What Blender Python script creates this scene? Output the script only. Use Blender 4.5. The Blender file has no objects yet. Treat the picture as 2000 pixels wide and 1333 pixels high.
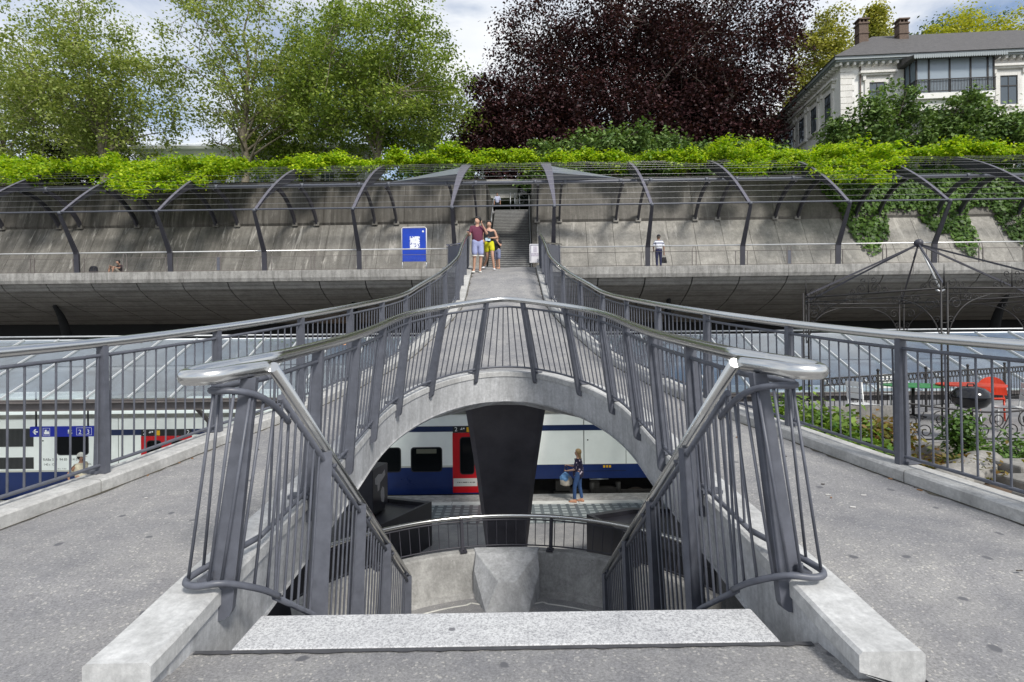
import bpy, math, random
import numpy as np
from mathutils import Vector, Matrix, Quaternion

R = math.radians
scene = bpy.context.scene
COL = scene.collection

# ------------------------------------------------------------------ camera
cam_data = bpy.data.cameras.new('camera')
cam_data.lens = 20.0
cam_data.sensor_width = 36.0
cam_data.clip_start = 0.05
cam_data.clip_end = 2000.0
cam = bpy.data.objects.new('camera', cam_data)
COL.objects.link(cam)
cam.matrix_world = Matrix.Translation((0, 0, 1.45)) @ Matrix.Rotation(R(-0.72), 4, 'Z') @ Matrix.Rotation(R(90.0), 4, 'X') @ Matrix.Rotation(R(-0.5), 4, 'Z')
scene.camera = cam

# ------------------------------------------------------------------ light
SUN_ELEV, SUN_AZ = 47.0, 152.0         # azimuth measured from +Y (ahead) clockwise: behind the camera, to the right
world = bpy.data.worlds.new('World')
scene.world = world
world.use_nodes = True
wn, wl = world.node_tree.nodes, world.node_tree.links
wn.clear()
w_out = wn.new('ShaderNodeOutputWorld')
w_bg = wn.new('ShaderNodeBackground')
w_sky = wn.new('ShaderNodeTexSky')
w_sky.sky_type = 'NISHITA'
w_sky.sun_disc = False
w_sky.sun_elevation = R(SUN_ELEV)
w_sky.sun_rotation = R(SUN_AZ)
w_sky.altitude = 400
w_sky.air_density = 1.0
w_sky.dust_density = 1.2
w_tc = wn.new('ShaderNodeTexCoord')
w_map = wn.new('ShaderNodeMapping')
w_map.inputs['Scale'].default_value = (1.0, 1.0, 2.2)
w_map.inputs['Location'].default_value = (0.35, 0.1, 0.2)
w_noise = wn.new('ShaderNodeTexNoise')
w_noise.inputs['Scale'].default_value = 2.6
w_noise.inputs['Detail'].default_value = 9
w_noise.inputs['Roughness'].default_value = 0.56
w_noise.inputs['Distortion'].default_value = 0.25
w_ramp = wn.new('ShaderNodeValToRGB')
w_ramp.color_ramp.elements[0].position = 0.34
w_ramp.color_ramp.elements[1].position = 0.54
w_cloud = wn.new('ShaderNodeTexNoise')
w_cloud.inputs['Scale'].default_value = 5.0
w_cloud.inputs['Detail'].default_value = 6
w_cramp = wn.new('ShaderNodeValToRGB')
w_cramp.color_ramp.elements[0].position = 0.3
w_cramp.color_ramp.elements[0].color = (4.5, 4.9, 5.5, 1)
w_cramp.color_ramp.elements[1].position = 0.7
w_cramp.color_ramp.elements[1].color = (6.3, 6.35, 6.4, 1)
w_mix = wn.new('ShaderNodeMixRGB')
wl.new(w_tc.outputs['Generated'], w_map.inputs['Vector'])
wl.new(w_map.outputs['Vector'], w_noise.inputs['Vector'])
wl.new(w_map.outputs['Vector'], w_cloud.inputs['Vector'])
wl.new(w_noise.outputs['Fac'], w_ramp.inputs['Fac'])
wl.new(w_cloud.outputs['Fac'], w_cramp.inputs['Fac'])
w_sep = wn.new('ShaderNodeSeparateXYZ'); wl.new(w_tc.outputs['Generated'], w_sep.inputs[0])
w_thin = wn.new('ShaderNodeMapRange'); w_thin.inputs['From Min'].default_value = 0.52; w_thin.inputs['From Max'].default_value = 0.72
w_thin.inputs['To Min'].default_value = 1.0; w_thin.inputs['To Max'].default_value = 0.8     # unseen cloud cover overhead, set for canopy reflections and fill light
wl.new(w_sep.outputs['Z'], w_thin.inputs['Value'])
w_mul = wn.new('ShaderNodeMath'); w_mul.operation = 'MULTIPLY'
wl.new(w_ramp.outputs['Color'], w_mul.inputs[0]); wl.new(w_thin.outputs['Result'], w_mul.inputs[1])
wl.new(w_mul.outputs[0], w_mix.inputs['Fac'])
wl.new(w_sky.outputs['Color'], w_mix.inputs['Color1'])
wl.new(w_cramp.outputs['Color'], w_mix.inputs['Color2'])
wl.new(w_mix.outputs['Color'], w_bg.inputs['Color'])
w_bg.inputs['Strength'].default_value = 0.085
wl.new(w_bg.outputs['Background'], w_out.inputs['Surface'])

sun_data = bpy.data.lights.new('sun', 'SUN')
sun_data.energy = 1.85
sun_data.angle = R(11)
sun_data.color = (1.0, 0.965, 0.90)
sun = bpy.data.objects.new('sun', sun_data)
COL.objects.link(sun)
_sd = Vector((math.sin(R(SUN_AZ)) * math.cos(R(SUN_ELEV)), math.cos(R(SUN_AZ)) * math.cos(R(SUN_ELEV)), math.sin(R(SUN_ELEV))))
sun.rotation_euler = _sd.to_track_quat('Z', 'Y').to_euler()
sun.location = (20, -30, 60)

scene.view_settings.view_transform = 'Standard'
scene.view_settings.look = 'None'
scene.view_settings.exposure = 1.0
scene.view_settings.gamma = 1.0
scene.render.engine = 'CYCLES'
scene.cycles.use_denoising = True
scene.cycles.max_bounces = 6
scene.cycles.transparent_max_bounces = 12
scene.cycles.sample_clamp_indirect = 6.0

# ------------------------------------------------------------------ materials
def new_mat(name):
    m = bpy.data.materials.new(name)
    m.use_nodes = True
    n = m.node_tree.nodes
    b = n.get('Principled BSDF')
    return m, n, m.node_tree.links, b

def mat_plain(name, col, rough=0.5, metal=0.0, spec=0.5, var=0.0, vscale=6.0, bump=0.0, bscale=60.0):
    m, n, l, b = new_mat(name)
    b.inputs['Roughness'].default_value = rough
    b.inputs['Metallic'].default_value = metal
    b.inputs['Specular IOR Level'].default_value = spec
    b.inputs['Base Color'].default_value = (*col, 1)
    geo = n.new('ShaderNodeNewGeometry')
    if var > 0:
        t = n.new('ShaderNodeTexNoise'); t.inputs['Scale'].default_value = vscale; t.inputs['Detail'].default_value = 6
        t.inputs['Roughness'].default_value = 0.65
        l.new(geo.outputs['Position'], t.inputs['Vector'])
        r = n.new('ShaderNodeValToRGB')
        r.color_ramp.elements[0].position = 0.3; r.color_ramp.elements[1].position = 0.7
        r.color_ramp.elements[0].color = (*[c * (1 - var) for c in col], 1)
        r.color_ramp.elements[1].color = (*[min(1, c * (1 + var)) for c in col], 1)
        l.new(t.outputs['Fac'], r.inputs['Fac']); l.new(r.outputs['Color'], b.inputs['Base Color'])
        rr = n.new('ShaderNodeMapRange'); rr.inputs['To Min'].default_value = max(0, rough - 0.1); rr.inputs['To Max'].default_value = min(1, rough + 0.12)
        l.new(t.outputs['Fac'], rr.inputs['Value']); l.new(rr.outputs['Result'], b.inputs['Roughness'])
    if bump > 0:
        t2 = n.new('ShaderNodeTexNoise'); t2.inputs['Scale'].default_value = bscale; t2.inputs['Detail'].default_value = 4
        l.new(geo.outputs['Position'], t2.inputs['Vector'])
        bp = n.new('ShaderNodeBump'); bp.inputs['Strength'].default_value = bump; bp.inputs['Distance'].default_value = 0.01
        l.new(t2.outputs['Fac'], bp.inputs['Height']); l.new(bp.outputs['Normal'], b.inputs['Normal'])
    return m

def mixnode(n, l, a, bcol, fac, mode='MIX'):
    x = n.new('ShaderNodeMixRGB'); x.blend_type = mode
    for s, v in ((x.inputs['Color1'], a), (x.inputs['Color2'], bcol), (x.inputs['Fac'], fac)):
        if hasattr(v, 'is_linked') or isinstance(v, bpy.types.NodeSocket): l.new(v, s)
        else: s.default_value = v if not isinstance(v, tuple) else (*v, 1)
    return x.outputs['Color']

def ramp(n, l, src, p0, p1, c0=(0, 0, 0), c1=(1, 1, 1)):
    r = n.new('ShaderNodeValToRGB')
    r.color_ramp.elements[0].position = p0; r.color_ramp.elements[1].position = p1
    r.color_ramp.elements[0].color = (*c0, 1); r.color_ramp.elements[1].color = (*c1, 1)
    l.new(src, r.inputs['Fac'])
    return r.outputs['Color']

def noise(n, l, vec, scale, detail=5, rough=0.6, dist=0.0):
    t = n.new('ShaderNodeTexNoise'); t.inputs['Scale'].default_value = scale; t.inputs['Detail'].default_value = detail
    t.inputs['Roughness'].default_value = rough; t.inputs['Distortion'].default_value = dist
    l.new(vec, t.inputs['Vector'])
    return t.outputs['Fac']

def mapping(n, l, vec, scale, rot=(0, 0, 0), loc=(0, 0, 0)):
    m = n.new('ShaderNodeMapping'); m.inputs['Scale'].default_value = scale; m.inputs['Rotation'].default_value = rot; m.inputs['Location'].default_value = loc
    l.new(vec, m.inputs['Vector'])
    return m.outputs['Vector']

def mat_asphalt(name, base, spots=True, warm=(1.0, 0.985, 0.99)):
    m, n, l, b = new_mat(name)
    geo = n.new('ShaderNodeNewGeometry'); P = geo.outputs['Position']
    sp = noise(n, l, P, 85, 5, 0.8)
    c = ramp(n, l, sp, 0.30, 0.70, tuple(base * 0.53 for _ in range(3)), tuple(min(0.9, base * 1.45 * w) for w in warm))
    vo = n.new('ShaderNodeTexVoronoi'); vo.inputs['Scale'].default_value = 95; l.new(P, vo.inputs['Vector'])
    vc = n.new('ShaderNodeSeparateColor'); l.new(vo.outputs['Color'], vc.inputs['Color'])
    c = mixnode(n, l, c, (base * 1.65, base * 1.6, base * 1.5), ramp(n, l, vc.outputs['Red'], 0.93, 0.97), 'MIX')
    big = noise(n, l, P, 0.9, 6, 0.62, 0.4)
    c = mixnode(n, l, c, ramp(n, l, big, 0.32, 0.68, (0.68, 0.685, 0.72), (1.15, 1.13, 1.09)), 1.0, 'MULTIPLY')
    mid = noise(n, l, P, 6.0, 5, 0.7)
    c = mixnode(n, l, c, ramp(n, l, mid, 0.35, 0.7, (0.86, 0.86, 0.87), (1.06, 1.06, 1.04)), 1.0, 'MULTIPLY')
    if spots:
        v2 = n.new('ShaderNodeTexVoronoi'); v2.voronoi_dimensions = '2D'; v2.inputs['Scale'].default_value = 2.6; v2.inputs['Randomness'].default_value = 1.0
        wob = n.new('ShaderNodeVectorMath'); wob.operation = 'ADD'
        nv = n.new('ShaderNodeTexNoise'); nv.inputs['Scale'].default_value = 14; l.new(P, nv.inputs['Vector'])
        sc = n.new('ShaderNodeVectorMath'); sc.operation = 'SCALE'; sc.inputs['Scale'].default_value = 0.05; l.new(nv.outputs['Color'], sc.inputs[0])
        l.new(P, wob.inputs[0]); l.new(sc.outputs[0], wob.inputs[1]); l.new(wob.outputs[0], v2.inputs['Vector'])
        s2 = n.new('ShaderNodeSeparateColor'); l.new(v2.outputs['Color'], s2.inputs['Color'])
        near = ramp(n, l, v2.outputs['Distance'], 0.05, 0.075, (1, 1, 1), (0, 0, 0))
        pick = ramp(n, l, s2.outputs['Green'], 0.66, 0.67)
        f = mixnode(n, l, near, pick, 1.0, 'MULTIPLY')
        c = mixnode(n, l, c, (base * 0.42, base * 0.42, base * 0.45), f)
    l.new(c, b.inputs['Base Color'])
    b.inputs['Roughness'].default_value = 0.85
    bp = n.new('ShaderNodeBump'); bp.inputs['Strength'].default_value = 0.5; bp.inputs['Distance'].default_value = 0.006
    l.new(sp, bp.inputs['Height']); l.new(bp.outputs['Normal'], b.inputs['Normal'])
    return m

def mat_concrete(name, base, tint=(1, 0.99, 0.96), stain=0.5, streak_scale=(5, 5, 0.5), streak=0.5, pits=0.2, boards=None, xdark=None, lime=0, streak_rng=(0.42, 0.66), grime=(0.05, 0.048, 0.042)):
    m, n, l, b = new_mat(name)
    geo = n.new('ShaderNodeNewGeometry'); P = geo.outputs['Position']
    a = noise(n, l, P, 1.1, 8, 0.68, 0.3)
    c = ramp(n, l, a, 0.3, 0.7, tuple(base * (1 - 0.42 * stain) * t for t in tint), tuple(min(.95, base * (1 + 0.28 * stain) * t) for t in tint))
    f = noise(n, l, P, 26, 6, 0.75)
    c = mixnode(n, l, c, ramp(n, l, f, 0.3, 0.72, (0.74, 0.74, 0.74), (1.14, 1.14, 1.13)), 1.0, 'MULTIPLY')
    md_ = noise(n, l, P, 4.3, 7, 0.72, 0.5)
    c = mixnode(n, l, c, ramp(n, l, md_, 0.34, 0.66, (1 - .34 * stain,) * 3, (1 + .22 * stain,) * 3), 1.0, 'MULTIPLY')
    if streak > 0:
        sv = mapping(n, l, P, streak_scale)
        st = noise(n, l, sv, 1.0, 7, 0.7, 0.2)
        sf_ = mixnode(n, l, (0, 0, 0), ramp(n, l, st, streak_rng[0], streak_rng[1]), streak, 'MIX')
        if xdark:      # streaks and tone get darker towards the left end of the wall
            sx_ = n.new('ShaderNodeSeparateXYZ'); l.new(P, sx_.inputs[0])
            mr = n.new('ShaderNodeMapRange'); mr.inputs['From Min'].default_value = xdark[0]; mr.inputs['From Max'].default_value = xdark[1]
            mr.inputs['To Min'].default_value = 1.0; mr.inputs['To Max'].default_value = xdark[2]
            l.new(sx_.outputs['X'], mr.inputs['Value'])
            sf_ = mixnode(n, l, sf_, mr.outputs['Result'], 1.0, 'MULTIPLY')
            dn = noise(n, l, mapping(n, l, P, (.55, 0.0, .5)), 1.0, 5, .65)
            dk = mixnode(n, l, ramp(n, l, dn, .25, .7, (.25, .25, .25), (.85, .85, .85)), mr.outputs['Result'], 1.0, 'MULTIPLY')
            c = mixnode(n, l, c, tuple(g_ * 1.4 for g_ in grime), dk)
        c = mixnode(n, l, c, grime, sf_)
    if pits > 0:
        pn = noise(n, l, P, 9, 4, 0.8, 0.6)
        c = mixnode(n, l, c, tuple(base * 0.25 for _ in range(3)), mixnode(n, l, (0, 0, 0), ramp(n, l, pn, 0.63, 0.72), pits, 'MIX'))
    if lime:       # pale lime runs and scraped patches
        lm = noise(n, l, mapping(n, l, P, (3.1, 0.0, .45)), 1.0, 8, .75, .6)
        c = mixnode(n, l, c, tuple(min(.8, base * 1.75) * t for t in tint), mixnode(n, l, (0, 0, 0), ramp(n, l, lm, .56, .68), lime, 'MIX'))
    hgt = f
    if boards:
        wv = n.new('ShaderNodeTexWave'); wv.wave_type = 'BANDS'; wv.bands_direction = boards[0]
        wv.inputs['Scale'].default_value = boards[1]; wv.inputs['Distortion'].default_value = 0.6; wv.inputs['Detail'].default_value = 3
        l.new(P, wv.inputs['Vector'])
        c = mixnode(n, l, c, ramp(n, l, wv.outputs['Fac'], 0.0, 0.25, (0.72, 0.72, 0.72), (1, 1, 1)), 1.0, 'MULTIPLY')
    l.new(c, b.inputs['Base Color'])
    b.inputs['Roughness'].default_value = 0.82
    b.inputs['Specular IOR Level'].default_value = 0.35
    bp = n.new('ShaderNodeBump'); bp.inputs['Strength'].default_value = 0.25; bp.inputs['Distance'].default_value = 0.01
    l.new(hgt, bp.inputs['Height']); l.new(bp.outputs['Normal'], b.inputs['Normal'])
    return m

def mat_leaf(name, c0, c1, c2=None, trans=0.35, rough=0.5, spec=0.3):
    m, n, l, b = new_mat(name)
    geo = n.new('ShaderNodeNewGeometry')
    r = n.new('ShaderNodeValToRGB')
    r.color_ramp.elements[0].color = (*c0, 1); r.color_ramp.elements[1].color = (*c1, 1)
    if c2:
        e = r.color_ramp.elements.new(0.9); e.color = (*c2, 1); r.color_ramp.elements[1].position = 0.75
    l.new(geo.outputs['Random Per Island'], r.inputs['Fac'])
    big = noise(n, l, geo.outputs['Position'], 0.45, 3)
    c = mixnode(n, l, r.outputs['Color'], ramp(n, l, big, 0.35, 0.65, (0.72, 0.75, 0.72), (1.25, 1.2, 1.15)), 1.0, 'MULTIPLY')
    l.new(c, b.inputs['Base Color'])
    b.inputs['Roughness'].default_value = rough
    b.inputs['Specular IOR Level'].default_value = spec
    t = n.new('ShaderNodeBsdfTranslucent')
    tc = mixnode(n, l, c, (1.25, 1.3, 0.7), 1.0, 'MULTIPLY')
    l.new(tc, t.inputs['Color'])
    mx = n.new('ShaderNodeMixShader'); mx.inputs['Fac'].default_value = trans
    out = n.get('Material Output')
    l.new(b.outputs['BSDF'], mx.inputs[1]); l.new(t.outputs['BSDF'], mx.inputs[2]); l.new(mx.outputs['Shader'], out.inputs['Surface'])
    return m

def mat_glass_pane(name, tint, reflect_ior=1.9, through=0.3, rough=0.02):
    m, n, l, b = new_mat(name)
    out = n.get('Material Output')
    b.inputs['Base Color'].default_value = (*tint, 1); b.inputs['Roughness'].default_value = 0.3
    b.inputs['Specular IOR Level'].default_value = 0.0
    tr = n.new('ShaderNodeBsdfTransparent'); tr.inputs['Color'].default_value = (0.94, 0.98, 0.98, 1)
    m1 = n.new('ShaderNodeMixShader'); m1.inputs['Fac'].default_value = through
    l.new(b.outputs['BSDF'], m1.inputs[1]); l.new(tr.outputs['BSDF'], m1.inputs[2])
    gl = n.new('ShaderNodeBsdfGlossy'); gl.inputs['Roughness'].default_value = rough; gl.inputs['Color'].default_value = (0.95, 0.97, 1, 1)
    # Schlick reflectance, the same for light from above and from below the pane
    lw = n.new('ShaderNodeLayerWeight'); lw.inputs['Blend'].default_value = 0.5
    pw = n.new('ShaderNodeMath'); pw.operation = 'POWER'; pw.inputs[1].default_value = 5.0; l.new(lw.outputs['Facing'], pw.inputs[0])
    f0 = ((reflect_ior - 1) / (reflect_ior + 1)) ** 2
    fr = n.new('ShaderNodeMath'); fr.operation = 'MULTIPLY_ADD'; fr.inputs[1].default_value = 1 - f0; fr.inputs[2].default_value = f0; l.new(pw.outputs[0], fr.inputs[0])
    m2 = n.new('ShaderNodeMixShader')
    l.new(fr.outputs[0], m2.inputs['Fac']); l.new(m1.outputs['Shader'], m2.inputs[1]); l.new(gl.outputs['BSDF'], m2.inputs[2])
    l.new(m2.outputs['Shader'], out.inputs['Surface'])
    return m

def mat_granite(name):
    m, n, l, b = new_mat(name)
    geo = n.new('ShaderNodeNewGeometry'); P = geo.outputs['Position']
    s1 = noise(n, l, P, 90, 3, 0.8)
    c = ramp(n, l, s1, 0.33, 0.57, (0.20, 0.20, 0.21), (0.60, 0.60, 0.60))
    s2 = noise(n, l, P, 2.2, 6, 0.6)
    c = mixnode(n, l, c, ramp(n, l, s2, 0.3, 0.7, (0.82, 0.82, 0.83), (1.08, 1.08, 1.07)), 1.0, 'MULTIPLY')
    v2 = n.new('ShaderNodeTexVoronoi'); v2.voronoi_dimensions = '2D'; v2.inputs['Scale'].default_value = 3.4; l.new(P, v2.inputs['Vector'])
    s3 = n.new('ShaderNodeSeparateColor'); l.new(v2.outputs['Color'], s3.inputs['Color'])
    f = mixnode(n, l, ramp(n, l, v2.outputs['Distance'], 0.05, 0.07, (1, 1, 1), (0, 0, 0)), ramp(n, l, s3.outputs['Green'], 0.5, 0.51), 1.0, 'MULTIPLY')
    c = mixnode(n, l, c, (0.16, 0.16, 0.17), f)
    l.new(c, b.inputs['Base Color']); b.inputs['Roughness'].default_value = 0.7
    return m

M = {}
M['asphalt'] = mat_asphalt('asphalt', 0.25)
M['asphalt_ramp'] = mat_asphalt('asphalt_ramp', 0.275)
M['platform'] = mat_asphalt('platform_floor', 0.27, spots=False)
M['kerb'] = mat_concrete('kerb_concrete', 0.55, stain=0.4, streak=0.25, pits=0.35, tint=(1, 1, 0.99))
M['kerb_outer'] = mat_concrete('kerb_outer_concrete', 0.50, stain=0.5, streak=0.2, pits=0.3)
M['girder'] = mat_concrete('girder_concrete', 0.54, stain=0.4, streak=0.28, streak_scale=(9, 9, 0.7), pits=0.1, tint=(0.97, 0.98, 1.0))
M['landing'] = mat_concrete('landing_concrete', 0.40, stain=0.6, streak=0.3, pits=0.8, tint=(1, 0.985, 0.95))
M['wall_low'] = mat_concrete('wall_concrete', 0.35, stain=0.7, streak=0.85, streak_scale=(2.3, 0.0, 0.16), streak_rng=(0.36, 0.66), pits=0.4, lime=.55, xdark=(-16, 8, 0.12), tint=(1, 0.95, 0.86), grime=(0.06, 0.055, 0.047))
M['wall_up'] = mat_concrete('wall_concrete_upper', 0.22, stain=0.7, streak=0.92, streak_scale=(2.6, 0.0, 0.10), streak_rng=(0.34, 0.60), pits=0.3, lime=.4, xdark=(-10, 12, 0.3), tint=(1, 0.94, 0.85), grime=(0.05, 0.045, 0.038))
M['soffit'] = mat_concrete('soffit_concrete', 0.42, stain=0.5, streak=0.25, streak_scale=(0.6, 4, 4), pits=0.1, tint=(1, 0.96, 0.9), boards=('Z', 1.4))
M['fascia'] = mat_concrete('fascia_concrete', 0.40, stain=0.6, streak=0.45, streak_scale=(5, 5, 0.6), pits=0.5, tint=(1, 0.97, 0.92))
M['granite'] = mat_granite('granite')
M['joint'] = mat_plain('joint_dark', (0.03, 0.03, 0.028), 0.9)
M['rail_paint'] = mat_plain('rail_grey_paint', (0.098, 0.104, 0.126), 0.44, var=0.2, vscale=11)
M['pergola_paint'] = mat_plain('pergola_paint', (0.040, 0.039, 0.050), 0.45, var=0.15, vscale=3)
M['blade_paint'] = mat_plain('blade_paint', (0.115, 0.11, 0.135), 0.5, var=0.1, vscale=3)
M['pillar_paint'] = mat_plain('pillar_paint', (0.088, 0.084, 0.098), 0.36, var=0.3, vscale=1.8)
M['steel'] = mat_plain('stainless_steel', (0.66, 0.655, 0.63), 0.24, metal=1.0)
M['galv'] = mat_plain('galvanised_steel', (0.42, 0.43, 0.44), 0.45, metal=0.8, var=0.12, vscale=6)
M['wire'] = mat_plain('wire_steel', (0.42, 0.42, 0.42), 0.4, metal=0.6)
M['black_steel'] = mat_plain('black_steel', (0.022, 0.022, 0.028), 0.36, var=0.4, vscale=2)
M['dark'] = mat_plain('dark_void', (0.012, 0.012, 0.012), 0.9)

# ------------------------------------------------------------------ mesh builder
LOCS = {}

class MB:
    def __init__(s):
        s.v, s.f, s.m, s.sm = [], [], [], []
    def add(s, vs, fs, mi=0, smooth=False):
        o = len(s.v)
        s.v.extend([tuple(p) for p in vs])
        for f in fs:
            s.f.append(tuple(i + o for i in f)); s.m.append(mi); s.sm.append(smooth)
        return s
    def box(s, lo, hi, mi=0):
        (x0, y0, z0), (x1, y1, z1) = lo, hi
        return s.add([(x0, y0, z0), (x1, y0, z0), (x1, y1, z0), (x0, y1, z0), (x0, y0, z1), (x1, y0, z1), (x1, y1, z1), (x0, y1, z1)],
              [(0, 3, 2, 1), (4, 5, 6, 7), (0, 1, 5, 4), (1, 2, 6, 5), (2, 3, 7, 6), (3, 0, 4, 7)], mi)
    def obox(s, c, ax, ay, az, hx, hy, hz, mi=0):
        c, ax, ay, az = Vector(c), Vector(ax).normalized(), Vector(ay).normalized(), Vector(az).normalized()
        vs = []
        for sz in (-1, 1):
            for sx, sy in ((-1, -1), (1, -1), (1, 1), (-1, 1)):
                vs.append(c + ax * hx * sx + ay * hy * sy + az * hz * sz)
        return s.add(vs, [(0, 3, 2, 1), (4, 5, 6, 7), (0, 1, 5, 4), (1, 2, 6, 5), (2, 3, 7, 6), (3, 0, 4, 7)], mi)
    def bar(s, p, q, wx, wy, mi=0, up=(0, 0, 1), taper=1.0):
        p, q = Vector(p), Vector(q)
        d = (q - p); L = d.length; d.normalize()
        u = Vector(up)
        if abs(d.dot(u)) > 0.98: u = Vector((0, 1, 0))
        a = d.cross(u).normalized(); b = a.cross(d).normalized()
        vs = []
        for e, k in ((p, 1.0), (q, taper)):
            for sx, sy in ((-1, -1), (1, -1), (1, 1), (-1, 1)):
                vs.append(e + a * wx / 2 * sx * k + b * wy / 2 * sy * k)
        return s.add(vs, [(0, 3, 2, 1), (4, 5, 6, 7), (0, 1, 5, 4), (1, 2, 6, 5), (2, 3, 7, 6), (3, 0, 4, 7)], mi)
    def tube(s, pts, r, n=8, mi=0, cap=True, smooth=True):
        pts = [Vector(p) for p in pts]
        k = len(pts)
        rs = r if isinstance(r, (list, tuple)) else [r] * k
        T = []
        for i in range(k):
            a = pts[max(0, i - 1)]; b = pts[min(k - 1, i + 1)]
            t = b - a
            T.append(t.normalized() if t.length > 1e-9 else Vector((0, 0, 1)))
        u = Vector((0, 0, 1)) if abs(T[0].z) < 0.9 else Vector((1, 0, 0))
        nrm = (u - T[0] * u.dot(T[0])).normalized()
        vs = []
        for i in range(k):
            nrm = (nrm - T[i] * nrm.dot(T[i]))
            nrm = nrm.normalized() if nrm.length > 1e-6 else Vector((1, 0, 0))
            bn = T[i].cross(nrm)
            for j in range(n):
                a = 2 * math.pi * j / n
                vs.append(pts[i] + (nrm * math.cos(a) + bn * math.sin(a)) * rs[i])
        fs = []
        for i in range(k - 1):
            for j in range(n):
                j2 = (j + 1) % n
                fs.append((i * n + j, i * n + j2, (i + 1) * n + j2, (i + 1) * n + j))
        s.add(vs, fs, mi, smooth)
        if cap:
            o = len(s.v) - k * n
            s.f.append(tuple(o + j for j in reversed(range(n)))); s.m.append(mi); s.sm.append(False)
            s.f.append(tuple(o + (k - 1) * n + j for j in range(n))); s.m.append(mi); s.sm.append(False)
        return s
    def loft(s, secs, mi=0, closed=True, cap=True, smooth=False):
        k, n = len(secs), len(secs[0])
        vs = [p for sec in secs for p in sec]
        fs = []
        rng = n if closed else n - 1
        for i in range(k - 1):
            for j in range(rng):
                j2 = (j + 1) % n
                fs.append((i * n + j, i * n + j2, (i + 1) * n + j2, (i + 1) * n + j))
        if cap and closed:
            fs.append(tuple(reversed(range(n)))); fs.append(tuple((k - 1) * n + j for j in range(n)))
        return s.add(vs, fs, mi, smooth)
    def prism(s, poly, fn, t0, t1, mi=0):
        n = len(poly)
        vs = [fn(a, b, t0) for a, b in poly] + [fn(a, b, t1) for a, b in poly]
        fs = [tuple(reversed(range(n))), tuple(range(n, 2 * n))]
        for j in range(n):
            j2 = (j + 1) % n
            fs.append((j, j2, n + j2, n + j))
        return s.add(vs, fs, mi)
    def ball(s, c, rx, ry=None, rz=None, n=10, m=7, mi=0):
        ry = ry or rx; rz = rz or rx
        c = Vector(c); vs = [c + Vector((0, 0, -rz))]
        for i in range(1, m):
            a = -math.pi / 2 + math.pi * i / m
            for j in range(n):
                t = 2 * math.pi * j / n
                vs.append(c + Vector((rx * math.cos(a) * math.cos(t), ry * math.cos(a) * math.sin(t), rz * math.sin(a))))
        vs.append(c + Vector((0, 0, rz)))
        fs = [(0, 1 + (j + 1) % n, 1 + j) for j in range(n)]
        for i in range(m - 2):
            for j in range(n):
                j2 = (j + 1) % n
                fs.append((1 + i * n + j, 1 + i * n + j2, 1 + (i + 1) * n + j2, 1 + (i + 1) * n + j))
        o = 1 + (m - 2) * n; e = len(vs) - 1
        fs += [(o + j, o + (j + 1) % n, e) for j in range(n)]
        return s.add(vs, fs, mi, True)
    def build(s, name, mats, parent=None, loc=None, bevel=0.0):
        if not isinstance(mats, (list, tuple)): mats = [mats]
        if parent is not None:
            base = Vector(LOCS[parent.name])
            if loc is None: loc = base
        elif loc is None:
            a = np.array(s.v)
            loc = ((a[:, 0].min() + a[:, 0].max()) / 2, (a[:, 1].min() + a[:, 1].max()) / 2, a[:, 2].min())
        loc = Vector(loc)
        me = bpy.data.meshes.new(name)
        me.from_pydata([(p[0] - loc.x, p[1] - loc.y, p[2] - loc.z) for p in s.v], [], s.f)
        for mt in mats: me.materials.append(mt)
        me.polygons.foreach_set('material_index', s.m)
        me.polygons.foreach_set('use_smooth', s.sm)
        me.validate(); me.update()
        o = bpy.data.objects.new(name, me)
        COL.objects.link(o)
        LOCS[o.name] = tuple(loc)
        if parent is not None:
            o.parent = parent
            o.location = loc - Vector(LOCS[parent.name])
        else:
            o.location = loc
        if bevel > 0:
            bv = o.modifiers.new('bevel', 'BEVEL'); bv.width = bevel; bv.segments = 2; bv.limit_method = 'ANGLE'; bv.angle_limit = R(40)
        return o

def raw_mesh(name, verts, faces_n, mat, parent=None, loc=(0, 0, 0)):
    """verts: (N*k,3) array with k verts per face, faces_n = k"""
    nv = len(verts); k = faces_n; nf = nv // k
    base = Vector(LOCS[parent.name]) if parent is not None else Vector(loc)
    v = (np.asarray(verts, dtype=np.float32) - np.array(base, dtype=np.float32)).astype(np.float32)
    me = bpy.data.meshes.new(name)
    me.vertices.add(nv); me.vertices.foreach_set('co', v.ravel())
    me.loops.add(nv); me.loops.foreach_set('vertex_index', np.arange(nv, dtype=np.int32))
    me.polygons.add(nf)
    me.polygons.foreach_set('loop_start', np.arange(0, nv, k, dtype=np.int32))
    me.polygons.foreach_set('loop_total', np.full(nf, k, dtype=np.int32))
    me.materials.append(mat)
    me.update(calc_edges=True)
    o = bpy.data.objects.new(name, me); COL.objects.link(o)
    LOCS[o.name] = tuple(base)
    if parent is not None: o.parent = parent
    else: o.location = base
    return o

def thing(name, label, cat, loc=(0, 0, 0), group=None):
    o = bpy.data.objects.new(name, None); COL.objects.link(o)
    o.empty_display_size = 0.2
    o.location = loc; LOCS[o.name] = tuple(loc)
    o['label'] = label; o['category'] = cat
    if group: o['group'] = group
    return o

def tag(o, label, cat, group=None, kind=None):
    o['label'] = label; o['category'] = cat
    if group: o['group'] = group
    if kind: o['kind'] = kind
    return o

def struct(o, kind='structure'):
    o['kind'] = kind
    return o

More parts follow.
